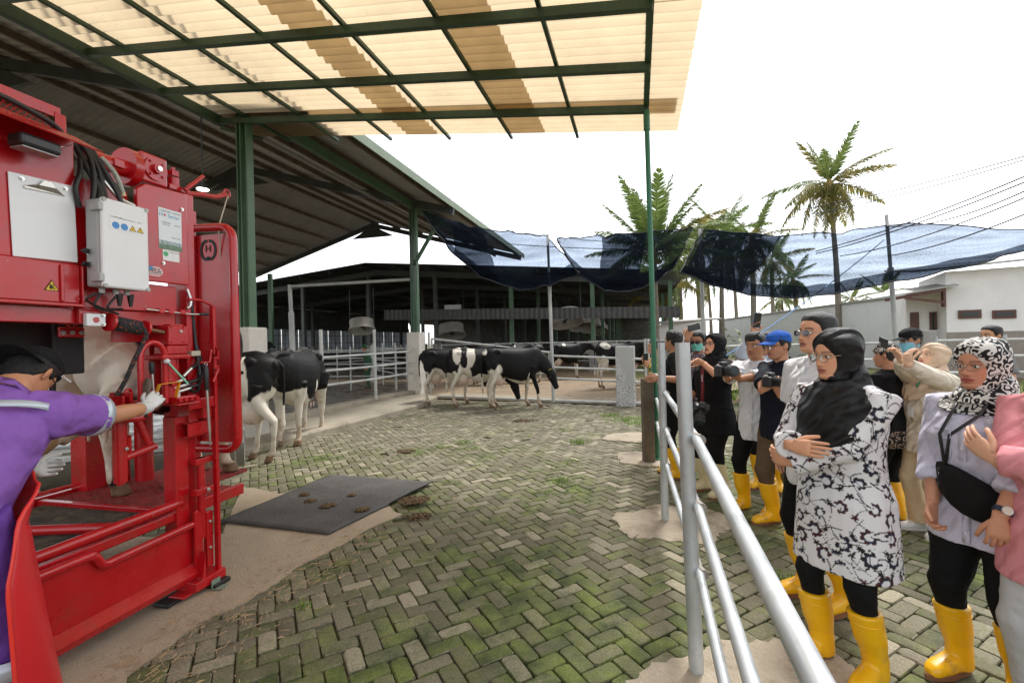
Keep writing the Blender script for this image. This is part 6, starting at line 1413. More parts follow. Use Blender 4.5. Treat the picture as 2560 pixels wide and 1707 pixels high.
def shoe(parent, foot, fdir, m):
    f = Vector(foot); d = Vector((math.sin(fdir), math.cos(fdir), 0)); x = Vector((d.y, -d.x, 0)); mb = MB()
    P = [(-.07, .05, .03, .04), (-.03, .055, .038, .05), (.04, .055, .040, .048), (.10, .042, .045, .036), (.16, .034, .042, .028), (.195, .026, .022, .016)]
    mb.loft([ell_ring(f + d * o + Vector((0, 0, zc)), x, Z_, w, h, 18, 2.4) for o, zc, w, h in P]); o = obj('shoe', remesh(mb, .008, 3, 'shoe'), m, parent)
    sl = MB(); sl.slab([f + d * (.06 + .14 * math.cos(a)) + x * (.047 * math.sin(a)) + Vector((0, 0, .001)) for a in [2 * math.pi * k / 22 for k in range(22)]], (0, 0, .022)); sl.build('sole', mat('white_sole', (.6, .6, .58), .6), o, 40)
class P_: pass
def person(lab, u, v, Y, H, face, lean=0.0, head=(0, 0, 0), rh=None, lh=None, rpole=(.6, -.5, -.6), lpole=(-.6, -.5, -.6), rcurl=.35, lcurl=.35, rn=None, ln=None, rdir=None, ldir=None, skin=(.36, .19, .115), lips=(.30, .10, .085),
           feet=((.10, .02, .15), (-.10, -.02, -.15)), top=None, bottom=None, shoes='boots', bootm=None, hair='short', cover=None, glasses=None, mask=None, beard=0.0, group='spectators behind the fence', voxel=.009, bulk=1.0, twist=0.0, gloves=None, browd=1.0, bodydrop=0.0, loc=None, name='person', shoulder=1.0):
    global LOCAL
    k = H / 1.70; base = loc if loc is not None else Vector((ray(u, v).x * Y, Y, 0)); base = Vector((base[0], base[1], base[2] if len(base) > 2 else 0))
    t = thing(name, lab, 'person', tuple(base), face, group); t.scale = (k, k, k)
    inv = (Matrix.Translation(base) @ Matrix.Rotation(face, 4, 'Z') @ Matrix.Scale(k, 4)).inverted()
    p = P_(); p.t = t; p.inv = inv; LOCAL = True
    LR = Matrix.Rotation(-lean, 3, 'X'); TW = Matrix.Rotation(twist, 3, 'Z')
    pel = Vector((0, 0, .92 - bodydrop))
    def sp(x, y, z): return pel + LR @ (TW @ Vector((x, y, z - .92)) if z > 1.1 else Vector((x, y, z - .92)))
    p.sp = sp; b = bulk; up = LR @ Z_; fx = LR @ (TW @ X_); fy = LR @ (TW @ Y_)
    body = MB()
    TR_ = [(.86, .135, .105, 0), (.95, .150, .11, 0), (1.05, .135, .10, 0), (1.18, .150, .11, 0), (1.30, .165, .115, 0), (1.38, .15, .09, -.01), (1.43, .08, .06, -.015)]
    body.loft([ell_ring(sp(0, yo, z), fx, fy, w, d, 20, 2.4) for z, w, d, yo in TR_])
    nb = sp(0, -.012, 1.40); hc0 = sp(0, .02, 1.585)
    HM = (LR @ TW).to_4x4() @ Matrix.Rotation(head[0], 4, 'Z') @ Matrix.Rotation(head[1], 4, 'X') @ Matrix.Rotation(head[2], 4, 'Y')
    hc = sp(0, .0, 1.47) + HM.to_3x3() @ Vector((0, .03, .115)); body.tube([nb, nb.lerp(hc, .5), hc + HM.to_3x3() @ Vector((0, -.025, -.02))], [.066, .056, .056], 16)
    p.hc = hc; p.HM = HM; HMx = Matrix.Translation(hc) @ HM
    arms = {}
    for s_, tg, pole, curl, nn, dd, key in ((1, rh, rpole, rcurl, rn, rdir, 'r'), (-1, lh, lpole, lcurl, ln, ldir, 'l')):
        sh = sp(.175 * s_ * shoulder, -.01, 1.375); 
        if tg is None: tgt = sp(.215 * s_ * shoulder, .05, .86)
        else: tgt = inv @ Vector(tg)
        el_, wr = ik(sh, tgt, .285, .25, pole); body.tube([sp(.10 * s_, -.01, 1.37), sh, sh.lerp(el_, .35), el_, el_.lerp(wr, .35), wr], [.065, .060, .050, .041, .041, .027], 14)
        d_ = (inv.to_3x3() @ Vector(dd)).normalized() if dd is not None else (wr - el_).normalized(); n_ = (inv.to_3x3() @ Vector(nn)).normalized() if nn is not None else Vector((-s_, 0.15, 0)); arms[key] = (sh, el_, wr, d_, n_, curl, s_)
    legs = {}
    for s_, (fx_, fy_, fa), key in ((1, feet[0], 'r'), (-1, feet[1], 'l')):
        hip = pel + Vector((.088 * s_, 0, -.03)); ank = Vector((fx_, fy_, .085)); kn, ak = ik(hip, ank, .42, .41, (math.sin(fa), math.cos(fa), 0)); ak = ank
        body.tube([hip + Vector((0, 0, .05)), hip.lerp(kn, .4), kn, kn.lerp(ak, .35), ak], [.088, .078, .055, .040 if shoes == 'boots' else .050, .034], 14); legs[key] = (hip, kn, ak, fa, s_, Vector((fx_, fy_, 0)))
        if shoes is None: body.sph(Vector((fx_, fy_, .03)) + Vector((math.sin(fa), math.cos(fa), 0)) * .06, (.04, .1, .03))
    p.arms, p.legs = arms, legs
    bme = remesh(body, voxel * 1.1, 2, 'body'); nb_ = len(bme.vertices)
    hm = MB()
    for key in arms:
        sh, el_, wr, d_, n_, curl, s_ = arms[key]; hand_mb(hm, wr, d_, n_, s_, curl)
    hme = hm.mesh('hands', 180); nh_ = len(hme.vertices); em = MB(); ear_mb(em, 1); ear_mb(em, -1)
    if cover == 'hijab': em = MB(); em.sph((0, 0, 0), .01, 6, 4)
    eme = em.mesh('ears', 180); ne_ = len(eme.vertices); eme.transform(HMx); V, Fc, fr = head_grid(); hcol = head_cols(V, fr, skin, lips, (.03, .02, .016), beard, browd * (.6 if cover == 'hijab' else .85)); hd = grid_mesh('head', V, Fc); hd.transform(HMx)
    full = join_meshes('body', [bme, hme, eme, hd]); nvt = len(full.vertices); col = np.tile(np.array(skin, dtype=np.float64), (nvt, 1)); vv = verts_np(full); col *= (1 + .14 * (fbm(vv.astype(np.float64) * 25, 3) - .5))[:, None]
    col[nb_ + nh_ + ne_:] = hcol
    if gloves is not None: col[nb_:nb_ + nh_] = gloves
    colattr(full, np.clip(col, 0, 1)); obj('body', full, m_skin, t)
    # eyes
    for s_ in (-1, 1):
        em = MB(); em.sph((.031 * s_, .0725, .0005), (.0138, .0105, .0072), 14, 9, 0); em.sph((.031 * s_, .0800, .0008), (.0060, .0045, .0060), 10, 7, 1); e = em.mesh('eye', 90); e.transform(HMx); obj('eye', e, [m_ball, m_iris], t)
    # hair and head covers as shells over the same head form
    V, Fc, fr = head_grid(60, 80); x, y, z = V.T; nrm = V / np.linalg.norm(V, axis=1)[:, None]; ang = np.abs(np.arctan2(x, y))
    def shell(nm, off, m, parent=t, extra=None):
        W_ = V + nrm * off[:, None]
        if extra is not None: W_ = extra(W_)
        me = grid_mesh(nm, W_, Fc); me.transform(HMx); return obj(nm, me, m, parent)
    if hair in ('short', 'curly', 'side'):
        hl = np.interp(ang, [0, .55, 1.0, 1.35, 1.75, 2.2, 3.2], [.072, .07, .050, -.005, .012, -.045, -.07]); dd_ = z - hl; th_ = {'short': .016, 'curly': .026, 'side': .022}[hair]; nzz = fbm(V * (55 if hair == 'curly' else 24), 3) - .5
        off = np.clip(dd_ * .8, -.004, th_ * np.interp(z, [-.06, .02, .09], [.35, .6, 1.0])) + np.where(dd_ > .004, nzz * (.016 if hair == 'curly' else .008), 0)
        if hair == 'side': off += np.where((z > .03) & (y > 0) & (x > -.04), .012 * np.clip((z - .03) / .05, 0, 1), 0)
        shell('hair', off, m_hair)
    if cover == 'cap':
        pass
    # clothing
    if top: p.top = make_top(p, arms, legs, sp, fx, fy, b, voxel, top, LR, TW)
    if bottom: make_bottom(p, legs, pel, sp, fx, fy, b, voxel, bottom)
    if shoes == 'boots':
        for key in legs: hip, kn, ak, fa, s_, ft = legs[key]; boot(t, ft, fa, kn.lerp(ak, .28), bootm or m_boot)
    elif shoes is not None:
        for key in legs: hip, kn, ak, fa, s_, ft = legs[key]; shoe(t, ft, fa, shoes)
    if glasses: make_glasses(p, HMx, glasses, t)
    if mask is not None:
        V2, F2, fr2 = head_grid(60, 80); q = 1 - np.maximum(np.abs(V2[:, 0]) / .066, np.abs(V2[:, 2] + .058) / .046); of = np.clip(q * .12, -.004, .007) + np.where(q > .05, .002 * np.sin(V2[:, 2] * 420), 0); of = np.where(fr2 > .05, of, -.004); nn2 = np.tile(np.array([[0, 1, 0]]), (len(V2), 1)); me = grid_mesh('face_mask', V2 + nn2 * of[:, None], F2); me.transform(HMx); mo_ = obj('face_mask', me, mask, t)
        st_ = MB()
        for s_ in (-1, 1):
            for zz in (-.028, -.085): st_.tube([(.064 * s_, .05, zz), (.074 * s_, .01, -.015 if zz > -.05 else -.03), (.078 * s_, -.022, .0)], .0016, 5)
        sm = st_.mesh('mask_loop', 60); sm.transform(HMx); obj('mask_loop', sm, m_ball, mo_)
    p.HMx = HMx; p.shell = shell; p.V = V; p.Fc = Fc; p.ang = ang; p.nrm = nrm; p.fr = fr
    LOCAL = False
    return p
def make_top(p, arms, legs, sp, fx, fy, b, voxel, o, LR, TW):
    mb = MB(); hem = o.get('hem', .80); fl = o.get('flare', 1.0); Tb = [(hem, .178 * b * fl, .138 * b * fl), (max(hem + .06, .88), .176 * b * (1 + (fl - 1) * .6), .137 * b * (1 + (fl - 1) * .6)), (1.0, .168 * b, .130 * b), (1.12, .170 * b, .130 * b), (1.24, .184 * b, .135 * b), (1.33, .186, .125), (1.395, .158, .092), (1.435, .088, .072), (1.455, .070, .066)]
    bust = o.get('bust', 0.0)
    mb.loft([ell_ring(sp(0, (bust * .5 if 1.1 < z < 1.34 else 0) - (.008 if z > 1.36 else 0), z), fx, fy, w, d + (bust * .5 if 1.1 < z < 1.34 else 0), 26, 2.35) for z, w, d in Tb])
    sl = o.get('sleeve', 'short')
    if sl == 'long' or sl == 'rolled' or sl == 'short':
        for key in arms:
            sh, el_, wr, d_, n_, c_, s_ = arms[key]; r0 = o.get('sr', .066)
            st = sp(.105 * s_, -.008, 1.372)
            if sl == 'short': e = sh.lerp(el_, o.get('sl', .78)); mb.tube([st, sh, sh.lerp(el_, .4), e], [r0 * 1.12, r0 * 1.16, r0 * 1.1, r0 * 1.12], 18)
            elif sl == 'rolled': e = el_.lerp(wr, o.get('roll', .35)); mb.tube([st, sh, sh.lerp(el_, .45), el_, e], [r0 * 1.12, r0 * 1.12, r0 * 1.02, r0 * .95, r0 * .92], 18)
            else: e = el_.lerp(wr, .93); mb.tube([st, sh, sh.lerp(el_, .45), el_, el_.lerp(wr, .4), e], [r0 * 1.12, r0 * 1.12, r0 * 1.0, r0 * .92, r0 * .82, r0 * o.get('cuff', .66)], 18)
    if o.get('skirt'):
        for z0, z1, w0, w1 in o['skirt']: pass
    me = remesh(mb, o.get('voxel', voxel), 2, 'top'); wrinkle(me, o.get('wr', .014), o.get('wf', 8.0), seed=len(me.vertices) % 17)
    ob = obj(o.get('name', 'shirt'), me, o['m'], p.t); p.top_me = me
    if o.get('collar'):
        cm = MB()
        for s_ in (-1, 1):
            pts = [sp(.012 * s_, .074, 1.425), sp(.052 * s_, .058, 1.445), sp(.078 * s_, .0, 1.468), sp(.03 * s_, -.07, 1.485), sp(0, -.075, 1.486)]; low = [sp(.045 * s_, .095, 1.365), sp(.088 * s_, .072, 1.40), sp(.104 * s_, .0, 1.43), sp(.05 * s_, -.092, 1.45), sp(0, -.098, 1.452)]
            n = len(pts); cm.add(pts + low, [(i, i + 1, n + i + 1, n + i) if s_ > 0 else (i, n + i, n + i + 1, i + 1) for i in range(n - 1)])
        cm.build('collar', o['m'], ob, 60, solid=.004)
    if o.get('placket'):
        pm = MB(); zs = np.linspace(hem + .015, 1.40, 14); f = []
        dep = [np.interp(z, [q[0] for q in Tb], [q[2] for q in Tb]) + (bust if 1.1 < z < 1.34 else 0) for z in zs]
        for z, dp in zip(zs, dep): f.append([sp(-.014, dp + .006, z), sp(.014, dp + .006, z)])
        pm.add([q for r_ in f for q in r_], [(2 * i, 2 * i + 1, 2 * i + 3, 2 * i + 2) for i in range(len(f) - 1)]); pm.build('placket', o['m'], ob, 60, solid=.003)
        for i in range(1, len(f) - 1, 2): MB().cyl(sp(0, dep[i] + .007, zs[i]), sp(0, dep[i] + .0105, zs[i]), .0055, 10).build('button', m_wplast if o.get('btn') is None else o['btn'], ob, 40)
    if o.get('pockets'):
        for s_ in (-1, 1):
            q = [sp(.045 * s_, .133 * b + bust, 1.275), sp(.135 * s_, .095 * b + bust, 1.275), sp(.135 * s_, .100 * b + bust, 1.235), sp(.09 * s_, .125 * b + bust, 1.222), sp(.045 * s_, .136 * b + bust, 1.235)]; MB().add(q, [tuple(range(5))]).build('pocket_flap', o['m'], ob, None, solid=.005)
            q = [sp(.048 * s_, .134 * b + bust, 1.265), sp(.132 * s_, .098 * b + bust, 1.265), sp(.132 * s_, .104 * b + bust, 1.14), sp(.048 * s_, .134 * b + bust, 1.14)]; MB().add(q, [tuple(range(4))]).build('pocket', o['m'], ob, None, solid=.004)
    if o.get('cuffm'):
        for key in arms:
            sh, el_, wr, d_, n_, c_, s_ = arms[key]
            a, e = (sh.lerp(el_, o.get('sl', .78) - .12), sh.lerp(el_, o.get('sl', .78) + .02)) if sl == 'short' else (el_.lerp(wr, .16), el_.lerp(wr, .30)); r0 = o.get('sr', .066); MB().tube([a, e], [r0 * 1.19, r0 * 1.2] if sl == 'short' else [r0, r0], 22, caps=False).build('sleeve_band', o['cuffm'], ob, 60, solid=.003)
    return ob
def make_bottom(p, legs, pel, sp, fx, fy, b, voxel, o):
    mb = MB(); mb.loft([ell_ring(sp(0, 0, z), fx, fy, w * b, d * b, 22, 2.4) for z, w, d in ((1.02, .150, .115), (.95, .160, .125), (.88, .165, .13), (.82, .15, .115))])
    lw = o.get('w', 1.0)
    for key in legs:
        hip, kn, ak, fa, s_, ft = legs[key]; end = kn.lerp(ak, o.get('end', .45) + (.12 if o.get('end', .45) < .8 else 0)); P = [hip + Vector((0, 0, .06)), hip.lerp(kn, .3), hip.lerp(kn, .65), kn, kn.lerp(ak, o.get('end', .45) * .5), end]; mb.tube(P, [.098 * b * lw, .098 * b * lw, .084 * lw, .072 * lw, (.066 if o.get('end', .45) > .8 else .058) * lw, (.066 if o.get('end', .45) > .8 else .046) * lw * o.get('cuff', 1.0)], 18)
    me = remesh(mb, voxel, 2, 'trousers'); wrinkle(me, o.get('wr', .010), 9, 5, (1, 1, .9)); obj('trousers', me, o['m'], p.t)
def make_glasses(p, HMx, kind, t):
    rim, lens, rr = {'metal': (m_wrim, m_clear, 'round'), 'dark': (m_brim, m_clear, 'round'), 'sun': (m_wrim, m_lens, 'sq'), 'sunblack': (m_brim, m_lens, 'sq'), 'thin': (m_wrim, m_clear, 'sq')}[kind]
    g = MB(); ls = MB(); y0 = .1005
    for s_ in (-1, 1):
        c = Vector((.0335 * s_, y0, -.003)); rx, rz = (.0235, .0215) if rr == 'round' else (.0255, .0165); P = []
        for k in range(29):
            a = 2 * math.pi * k / 28; e = 1.0 if rr == 'round' else .7; P.append(c + Vector((math.copysign(abs(math.cos(a)) ** e, math.cos(a)) * rx, -.004 * abs(math.cos(a)) if math.cos(a) * s_ > 0 else 0, math.copysign(abs(math.sin(a)) ** e, math.sin(a)) * rz)))
        g.tube(P, .0015 if rim is m_wrim else .0021, 6); ls.add(P[:-1], [tuple(range(28))]); g.tube([c + Vector((rx * s_, -.004, .006)), Vector((.074 * s_, .05, .008)), Vector((.078 * s_, -.015, .004))], .0015 if rim is m_wrim else .0025, 6)
    g.tube([Vector((-.011, y0, .0)), Vector((0, y0 + .002, .003)), Vector((.011, y0, .0))], .0015, 6)
    gm = g.mesh('glasses', 60); gm.transform(HMx); go = obj('glasses', gm, rim, t); lm = ls.mesh('lens', None); lm.transform(HMx); obj('lens', lm, lens, go)
def hijab(p, m, style='chest', long_front=.52, long_back=.50, fold=.010, tight=.0, seed=0, pin=True):
    global LOCAL; LOCAL = True
    x, y, z = p.V.T; faced = np.sqrt((x / .0575) ** 2 + (np.where(z > -.02, (z + .02) / .083, (z + .02) / .095)) ** 2) - 1; faced = np.where(p.fr > .02, faced, 1.0)
    off = np.clip(faced * .075, -.012, .020 + tight) + np.where(faced > .2, (fbm(p.V * 20 + seed, 2) - .5) * .006 + .0035 * np.sin(np.arctan2(np.abs(x), z + .10) * 15 + y * 40) * np.clip(faced, 0, 1), 0)
    def ex(W_):
        W_ = W_.copy(); W_[:, 2] += np.where((z > .05), .006, 0); W_[:, 1] -= np.where(y < 0, .012, 0); return W_
    h = p.shell('hijab', off, m, p.t, ex)
    from mathutils.bvhtree import BVHTree
    tm = p.top_me; bvh = BVHTree.FromPolygons([v_.co.copy() for v_ in tm.vertices], [tuple(q.vertices) for q in tm.polygons])
    mb = MB(); rows = 34; cols = 84; hc = p.hc; HR = p.HM.to_3x3(); rings = []
    for i in range(rows):
        f = i / (rows - 1); ring = []
        for j in range(cols):
            a = 2 * math.pi * j / cols; s, c = math.sin(a), math.cos(a); cf = max(0, c); cb = max(0, -c)
            st = hc + HR @ Vector((.074 * s, (.045 * c if c > 0 else .098 * c) - .008, -.112 + .10 * min(1, max(0, (.25 - c)))))
            nk = Vector((.112 * s, (.122 if c > 0 else .112) * c, 1.43 + .02 * cb))
            low = 1.405 - long_front * cf ** 1.7 - long_back * cb ** 1.1 - .015 * abs(s)
            if f < .28: g_ = f / .28; q = st.lerp(nk, g_); q += Vector((s, c, 0)) * .018 * math.sin(math.pi * g_)
            else:
                g_ = (f - .28) / .72; z_ = 1.43 + .02 * cb + (low - 1.43 - .02 * cb) * g_; k_ = min(1, max(0, (1.43 - z_) / .10)) ** .7
                rs, rf_, rb = .112 + .05 * k_, .122 + .05 * k_, .112 + .045 * k_; q = Vector((rs * s, (rf_ if c > 0 else rb) * c, z_)); d_ = Vector((q.x, q.y, 0)); r0 = d_.length; d_.normalize()
                hit = bvh.ray_cast(Vector((0, -.005, z_)) + d_ * .33, -d_)
                if hit[0] is not None:
                    rh_ = (Vector((hit[0].x, hit[0].y, 0)) - Vector((0, -.005, 0))).length; lim = r0 + (.055 if (c > .35 and z_ < 1.22) else (.03 if c > -.25 else .11)); q = Vector((0, -.005, z_)) + d_ * max(r0 * (.82 if g_ > .3 else 1), min(rh_ + .011, lim))
            out = Vector((s, c, 0)); wv = max(0, math.sin(a * 4 + f * 6 + seed)) * .7 + max(0, math.sin(a * 7 - f * 9 + seed * 2)) * .5
            q = q + out * fold * wv * min(1, f * 2.0) * (1 if f > .1 else 0) + out * .006 * max(0, math.sin(f * 26 + 1.6 * math.cos(a + seed))) * (1 - f)
            ring.append(q)
        rings.append(ring)
    for _ in range(2):                                   # let the cloth even itself out
        R2 = [r_[:] for r_ in rings]
        for i in range(1, rows - 1):
            for j in range(cols): R2[i][j] = rings[i][j] * .5 + (rings[i - 1][j] + rings[i + 1][j] + rings[i][j - 1] + rings[i][(j + 1) % cols]) * .125
        rings = R2
    mb.loft(rings, False); o = mb.build('drape', m, h, 180, solid=.003)
    LOCAL = False; return h
def cap(p, m, back=False, brim_m=None, text=None, tm=None):
    global LOCAL; LOCAL = True
    x, y, z = p.V.T; dz = z - np.interp(p.ang, [0, 1.3, 2, 3.2], [.044, .036, .022, .016]); off = np.clip(dz * .9, -.006, .014) + np.where(z > .07, .006, 0); c = p.shell('cap', off, m)
    s_ = -1 if back else 1; bm = MB(); n = 22
    def fn(a, b):
        t = (a - .5) * 2.2; r0 = Vector((.083 * math.sin(t), (.098 * math.cos(t) + .004) * s_, .040 if not back else .020)); return r0 + Vector((.0 + .012 * math.sin(t) * b, (.075 * math.cos(t * .78)) * b * s_, -.018 * b - .012 * math.sin(t) ** 2 * b))
    bm.grid(fn, n, 7); me = bm.mesh('brim', 180); me.transform(p.HMx); obj('brim', me, brim_m or m, c, solid=.004)
    bt = MB(); bt.sph((0, -.008, .138), (.007, .007, .004), 8, 6); me = bt.mesh('button', 60); me.transform(p.HMx); obj('button', me, m, c)
    LOCAL = False; return c
def camera_prop(lab, pos, d, up=(0, 0, 1), sc=1.0, held='camera', lens=.13, group='cameras held by the photographers'):
    t = thing('camera', lab, 'camera', tuple(pos), 0, group); d = Vector(d).normalized(); x = d.cross(Vector(up)).normalized(); z = x.cross(d); c = Vector(pos); Mx = Matrix((x, d, z)).transposed()
    b = MB(); b.box(c, (.135 * sc, .06 * sc, .085 * sc), Mx); b.box(c + x * .05 * sc + d * .022 * sc, (.035 * sc, .05 * sc, .085 * sc), Mx); b.box(c + z * .055 * sc, (.06 * sc, .06 * sc, .035 * sc), Mx); b.build('body', m_bplast, t, None, .012)
    L0 = c + d * .03 * sc; MB().tube([L0, L0 + d * lens * .45 * sc, L0 + d * lens * .5 * sc, L0 + d * lens * sc], [.036 * sc, .036 * sc, .041 * sc, .043 * sc], 22).build('lens', m_bplast, t, 40); MB().tube([L0 + d * (lens * sc - .002), L0 + d * (lens * sc + .004)], [.036 * sc, .034 * sc], 22).build('front_glass', mat('lens_glass', (.015, .03, .035), .05, var=0), t, 40)
    MB().tube([L0 + d * lens * .62 * sc, L0 + d * lens * .74 * sc], .0445 * sc, 22).build('zoom_ring', mat('ring_rubber', (.03, .03, .03), .8), t, 40); MB().cyl(c + x * .045 * sc + z * .043 * sc, c + x * .045 * sc + z * .055 * sc, .012 * sc, 12).build('dial', m_chrome, t, 40); return t
def phone(lab, pos, d, up, m=None, case=(.02, .02, .022)):
    t = thing('phone', lab, 'phone', tuple(pos), 0, 'raised phones'); d = Vector(d).normalized(); x = d.cross(Vector(up)).normalized(); z = x.cross(d); c = Vector(pos); Mx = Matrix((x, d, z)).transposed()
    MB().box(c, (.075, .009, .155), Mx).build('case', m or m_bplast, t, None, .004); MB().box(c + d * .0055 + x * .018 + z * .052, (.03, .003, .035), Mx).build('camera_bump', m_gplast, t, None, .002); MB().cyl(c + d * .007 + x * .024 + z * .058, c + d * .009 + x * .024 + z * .058, .007, 12).build('camera_lens', m_bplast, t, 40); MB().box(c - d * .005, (.069, .001, .147), Mx).build('screen', m_glass, t, None); return t
def strap(lab_parent, pts, w, m, name='strap'): 
    mb = MB(); P = [Vector(q) for q in pts]; n = len(P); L_ = []
    for i in range(n):
        d = (P[min(i + 1, n - 1)] - P[max(i - 1, 0)]).normalized(); s = d.cross(Vector((0, 1, 0))); s = s.normalized() if s.length > 1e-3 else Vector((1, 0, 0)); L_ += [P[i] - s * w / 2, P[i] + s * w / 2]
    mb.add(L_, [(2 * i, 2 * i + 1, 2 * i + 3, 2 * i + 2) for i in range(n - 1)]); return mb.build(name, m, lab_parent, 60, solid=.003)
# ------------------------------------------------------------------ fabrics
white_sh = cloth_mat('white_shirt', (.72, .73, .76), var=.03); lav = cloth_mat('lavender_shirt', (.60, .58, .70), var=.03); black_c = cloth_mat('black_cloth', (.006, .006, .007), var=.3); navy = cloth_mat('navy_shirt', (.007, .009, .018), var=.2); black_tr = cloth_mat('black_trousers', (.0045, .0045, .005), var=.3); brown_tr = cloth_mat('brown_trousers', (.11, .075, .045)); beige_tr = cloth_mat('beige_trousers', (.56, .44, .30)); cream = cloth_mat('cream_blouse', (.66, .58, .48), var=.04); ltblue = cloth_mat('pale_blue_shirt', (.55, .60, .70), var=.04)
grey_tr = cloth_mat('pale_grey_trousers', (.48, .48, .48), var=.04); purple = cloth_mat('purple_work_shirt', (.24, .105, .41), var=.10, bump=.9); purple_d = cloth_mat('purple_trousers', (.12, .045, .27), var=.12); reflect = mat('reflective_tape', (.50, .56, .62), .35, metal=.3, var=.06)
hijab_b = mat('black_satin_hijab', (.0065, .0065, .0075), .58, var=.2, scale=3, spec=.35, bump=.9, bscale=9); hijab_c = cloth_mat('cream_hijab', (.62, .47, .34), var=.05); green_c = cloth_mat('green_overall', (.03, .09, .045))
def fold_bump(m, scale, strength):          # long soft creases in hanging cloth
    t = m.node_tree; b = t.nodes['Principled BSDF']; N = t.nodes.new; L = t.links.new; tc = N('ShaderNodeTexCoord'); mp = N('ShaderNodeMapping'); mp.inputs['Rotation'].default_value = (.3, .5, .4); L(tc.outputs['Object'], mp.inputs['Vector'])
    w = N('ShaderNodeTexWave'); w.inputs['Scale'].default_value = scale; w.inputs['Distortion'].default_value = 5; w.inputs['Detail'].default_value = 2; w.inputs['Detail Scale'].default_value = 1.2; L(mp.outputs[0], w.inputs['Vector'])
    p = N('ShaderNodeBump'); p.inputs['Strength'].default_value = strength; p.inputs['Distance'].default_value = .02; L(w.outputs['Fac'], p.inputs['Height'])
    if b.inputs['Normal'].links: L(b.inputs['Normal'].links[0].from_socket, p.inputs['Normal'])
    L(p.outputs[0], b.inputs['Normal'])
fold_bump(hijab_b, 4.5, .9); fold_bump(purple, 4, .6); fold_bump(white_sh, 5, .5); fold_bump(lav, 5, .5); fold_bump(cream, 5, .5); fold_bump(hijab_c, 5, .6)
def pink_material():
    m = cloth_mat('pink_striped_shirt', (.70, .20, .24), var=.05); t = m.node_tree; b = t.nodes['Principled BSDF']; src = b.inputs['Base Color'].links[0].from_socket; N = t.nodes.new; L = t.links.new
    tc = N('ShaderNodeTexCoord'); w = N('ShaderNodeTexWave'); w.inputs['Scale'].default_value = 60; w.bands_direction = 'Z'; L(tc.outputs['Object'], w.inputs['Vector']); mx = N('ShaderNodeMix'); mx.data_type = 'RGBA'; mr = N('ShaderNodeMath'); mr.operation = 'MULTIPLY'; mr.inputs[1].default_value = .55; L(w.outputs['Fac'], mr.inputs[0]); L(mr.outputs[0], mx.inputs['Factor']); L(src, mx.inputs['A']); mx.inputs['B'].default_value = (.72, .48, .48, 1); L(mx.outputs['Result'], b.inputs['Base Color']); return m
pink = pink_material(); fold_bump(pink, 4.5, .6)
def squiggle_material(name, scale, a, b_, width=.5, dist=2.0):
    m = mat(name, (.5, .5, .5), .75, var=0, spec=.25); t = m.node_tree; b = t.nodes['Principled BSDF']; N = t.nodes.new; L = t.links.new
    tc = N('ShaderNodeTexCoord'); n = N('ShaderNodeTexNoise'); n.inputs['Scale'].default_value = scale; n.inputs['Detail'].default_value = 1.0; L(tc.outputs['Object'], n.inputs['Vector']); mu = N('ShaderNodeMath'); mu.operation = 'MULTIPLY'; mu.inputs[1].default_value = dist * 10; L(n.outputs['Fac'], mu.inputs[0]); si = N('ShaderNodeMath'); si.operation = 'SINE'; L(mu.outputs[0], si.inputs[0])
    r = N('ShaderNodeValToRGB'); r.color_ramp.elements[0].position = width - .06; r.color_ramp.elements[1].position = width + .06; r.color_ramp.elements[0].color = (*a, 1); r.color_ramp.elements[1].color = (*b_, 1); mr = N('ShaderNodeMapRange'); mr.inputs['From Min'].default_value = -1; L(si.outputs[0], mr.inputs['Value']); L(mr.outputs[0], r.inputs['Fac']); L(r.outputs['Color'], b.inputs['Base Color']); return m
hijab_p = squiggle_material('patterned_hijab', 26, (.012, .012, .014), (.66, .64, .60), .46, 3.0); batik_dark = squiggle_material('dark_batik', 18, (.012, .010, .010), (.30, .22, .17), .72, 3.0); batik_cap = squiggle_material('batik_headcloth', 36, (.02, .018, .017), (.55, .50, .44), .55, 2.0); plaid = squiggle_material('plaid_shirt', 40, (.12, .03, .04), (.40, .40, .45), .5, 2.0); batik_y = squiggle_material('yellow_batik', 24, (.02, .12, .10), (.55, .42, .05), .5, 2.0)
m_batik = mat('batik_print', (1, 1, 1), .8, var=.03, scale=8, attr='Col', spec=.25, bump=.1, bscale=200)
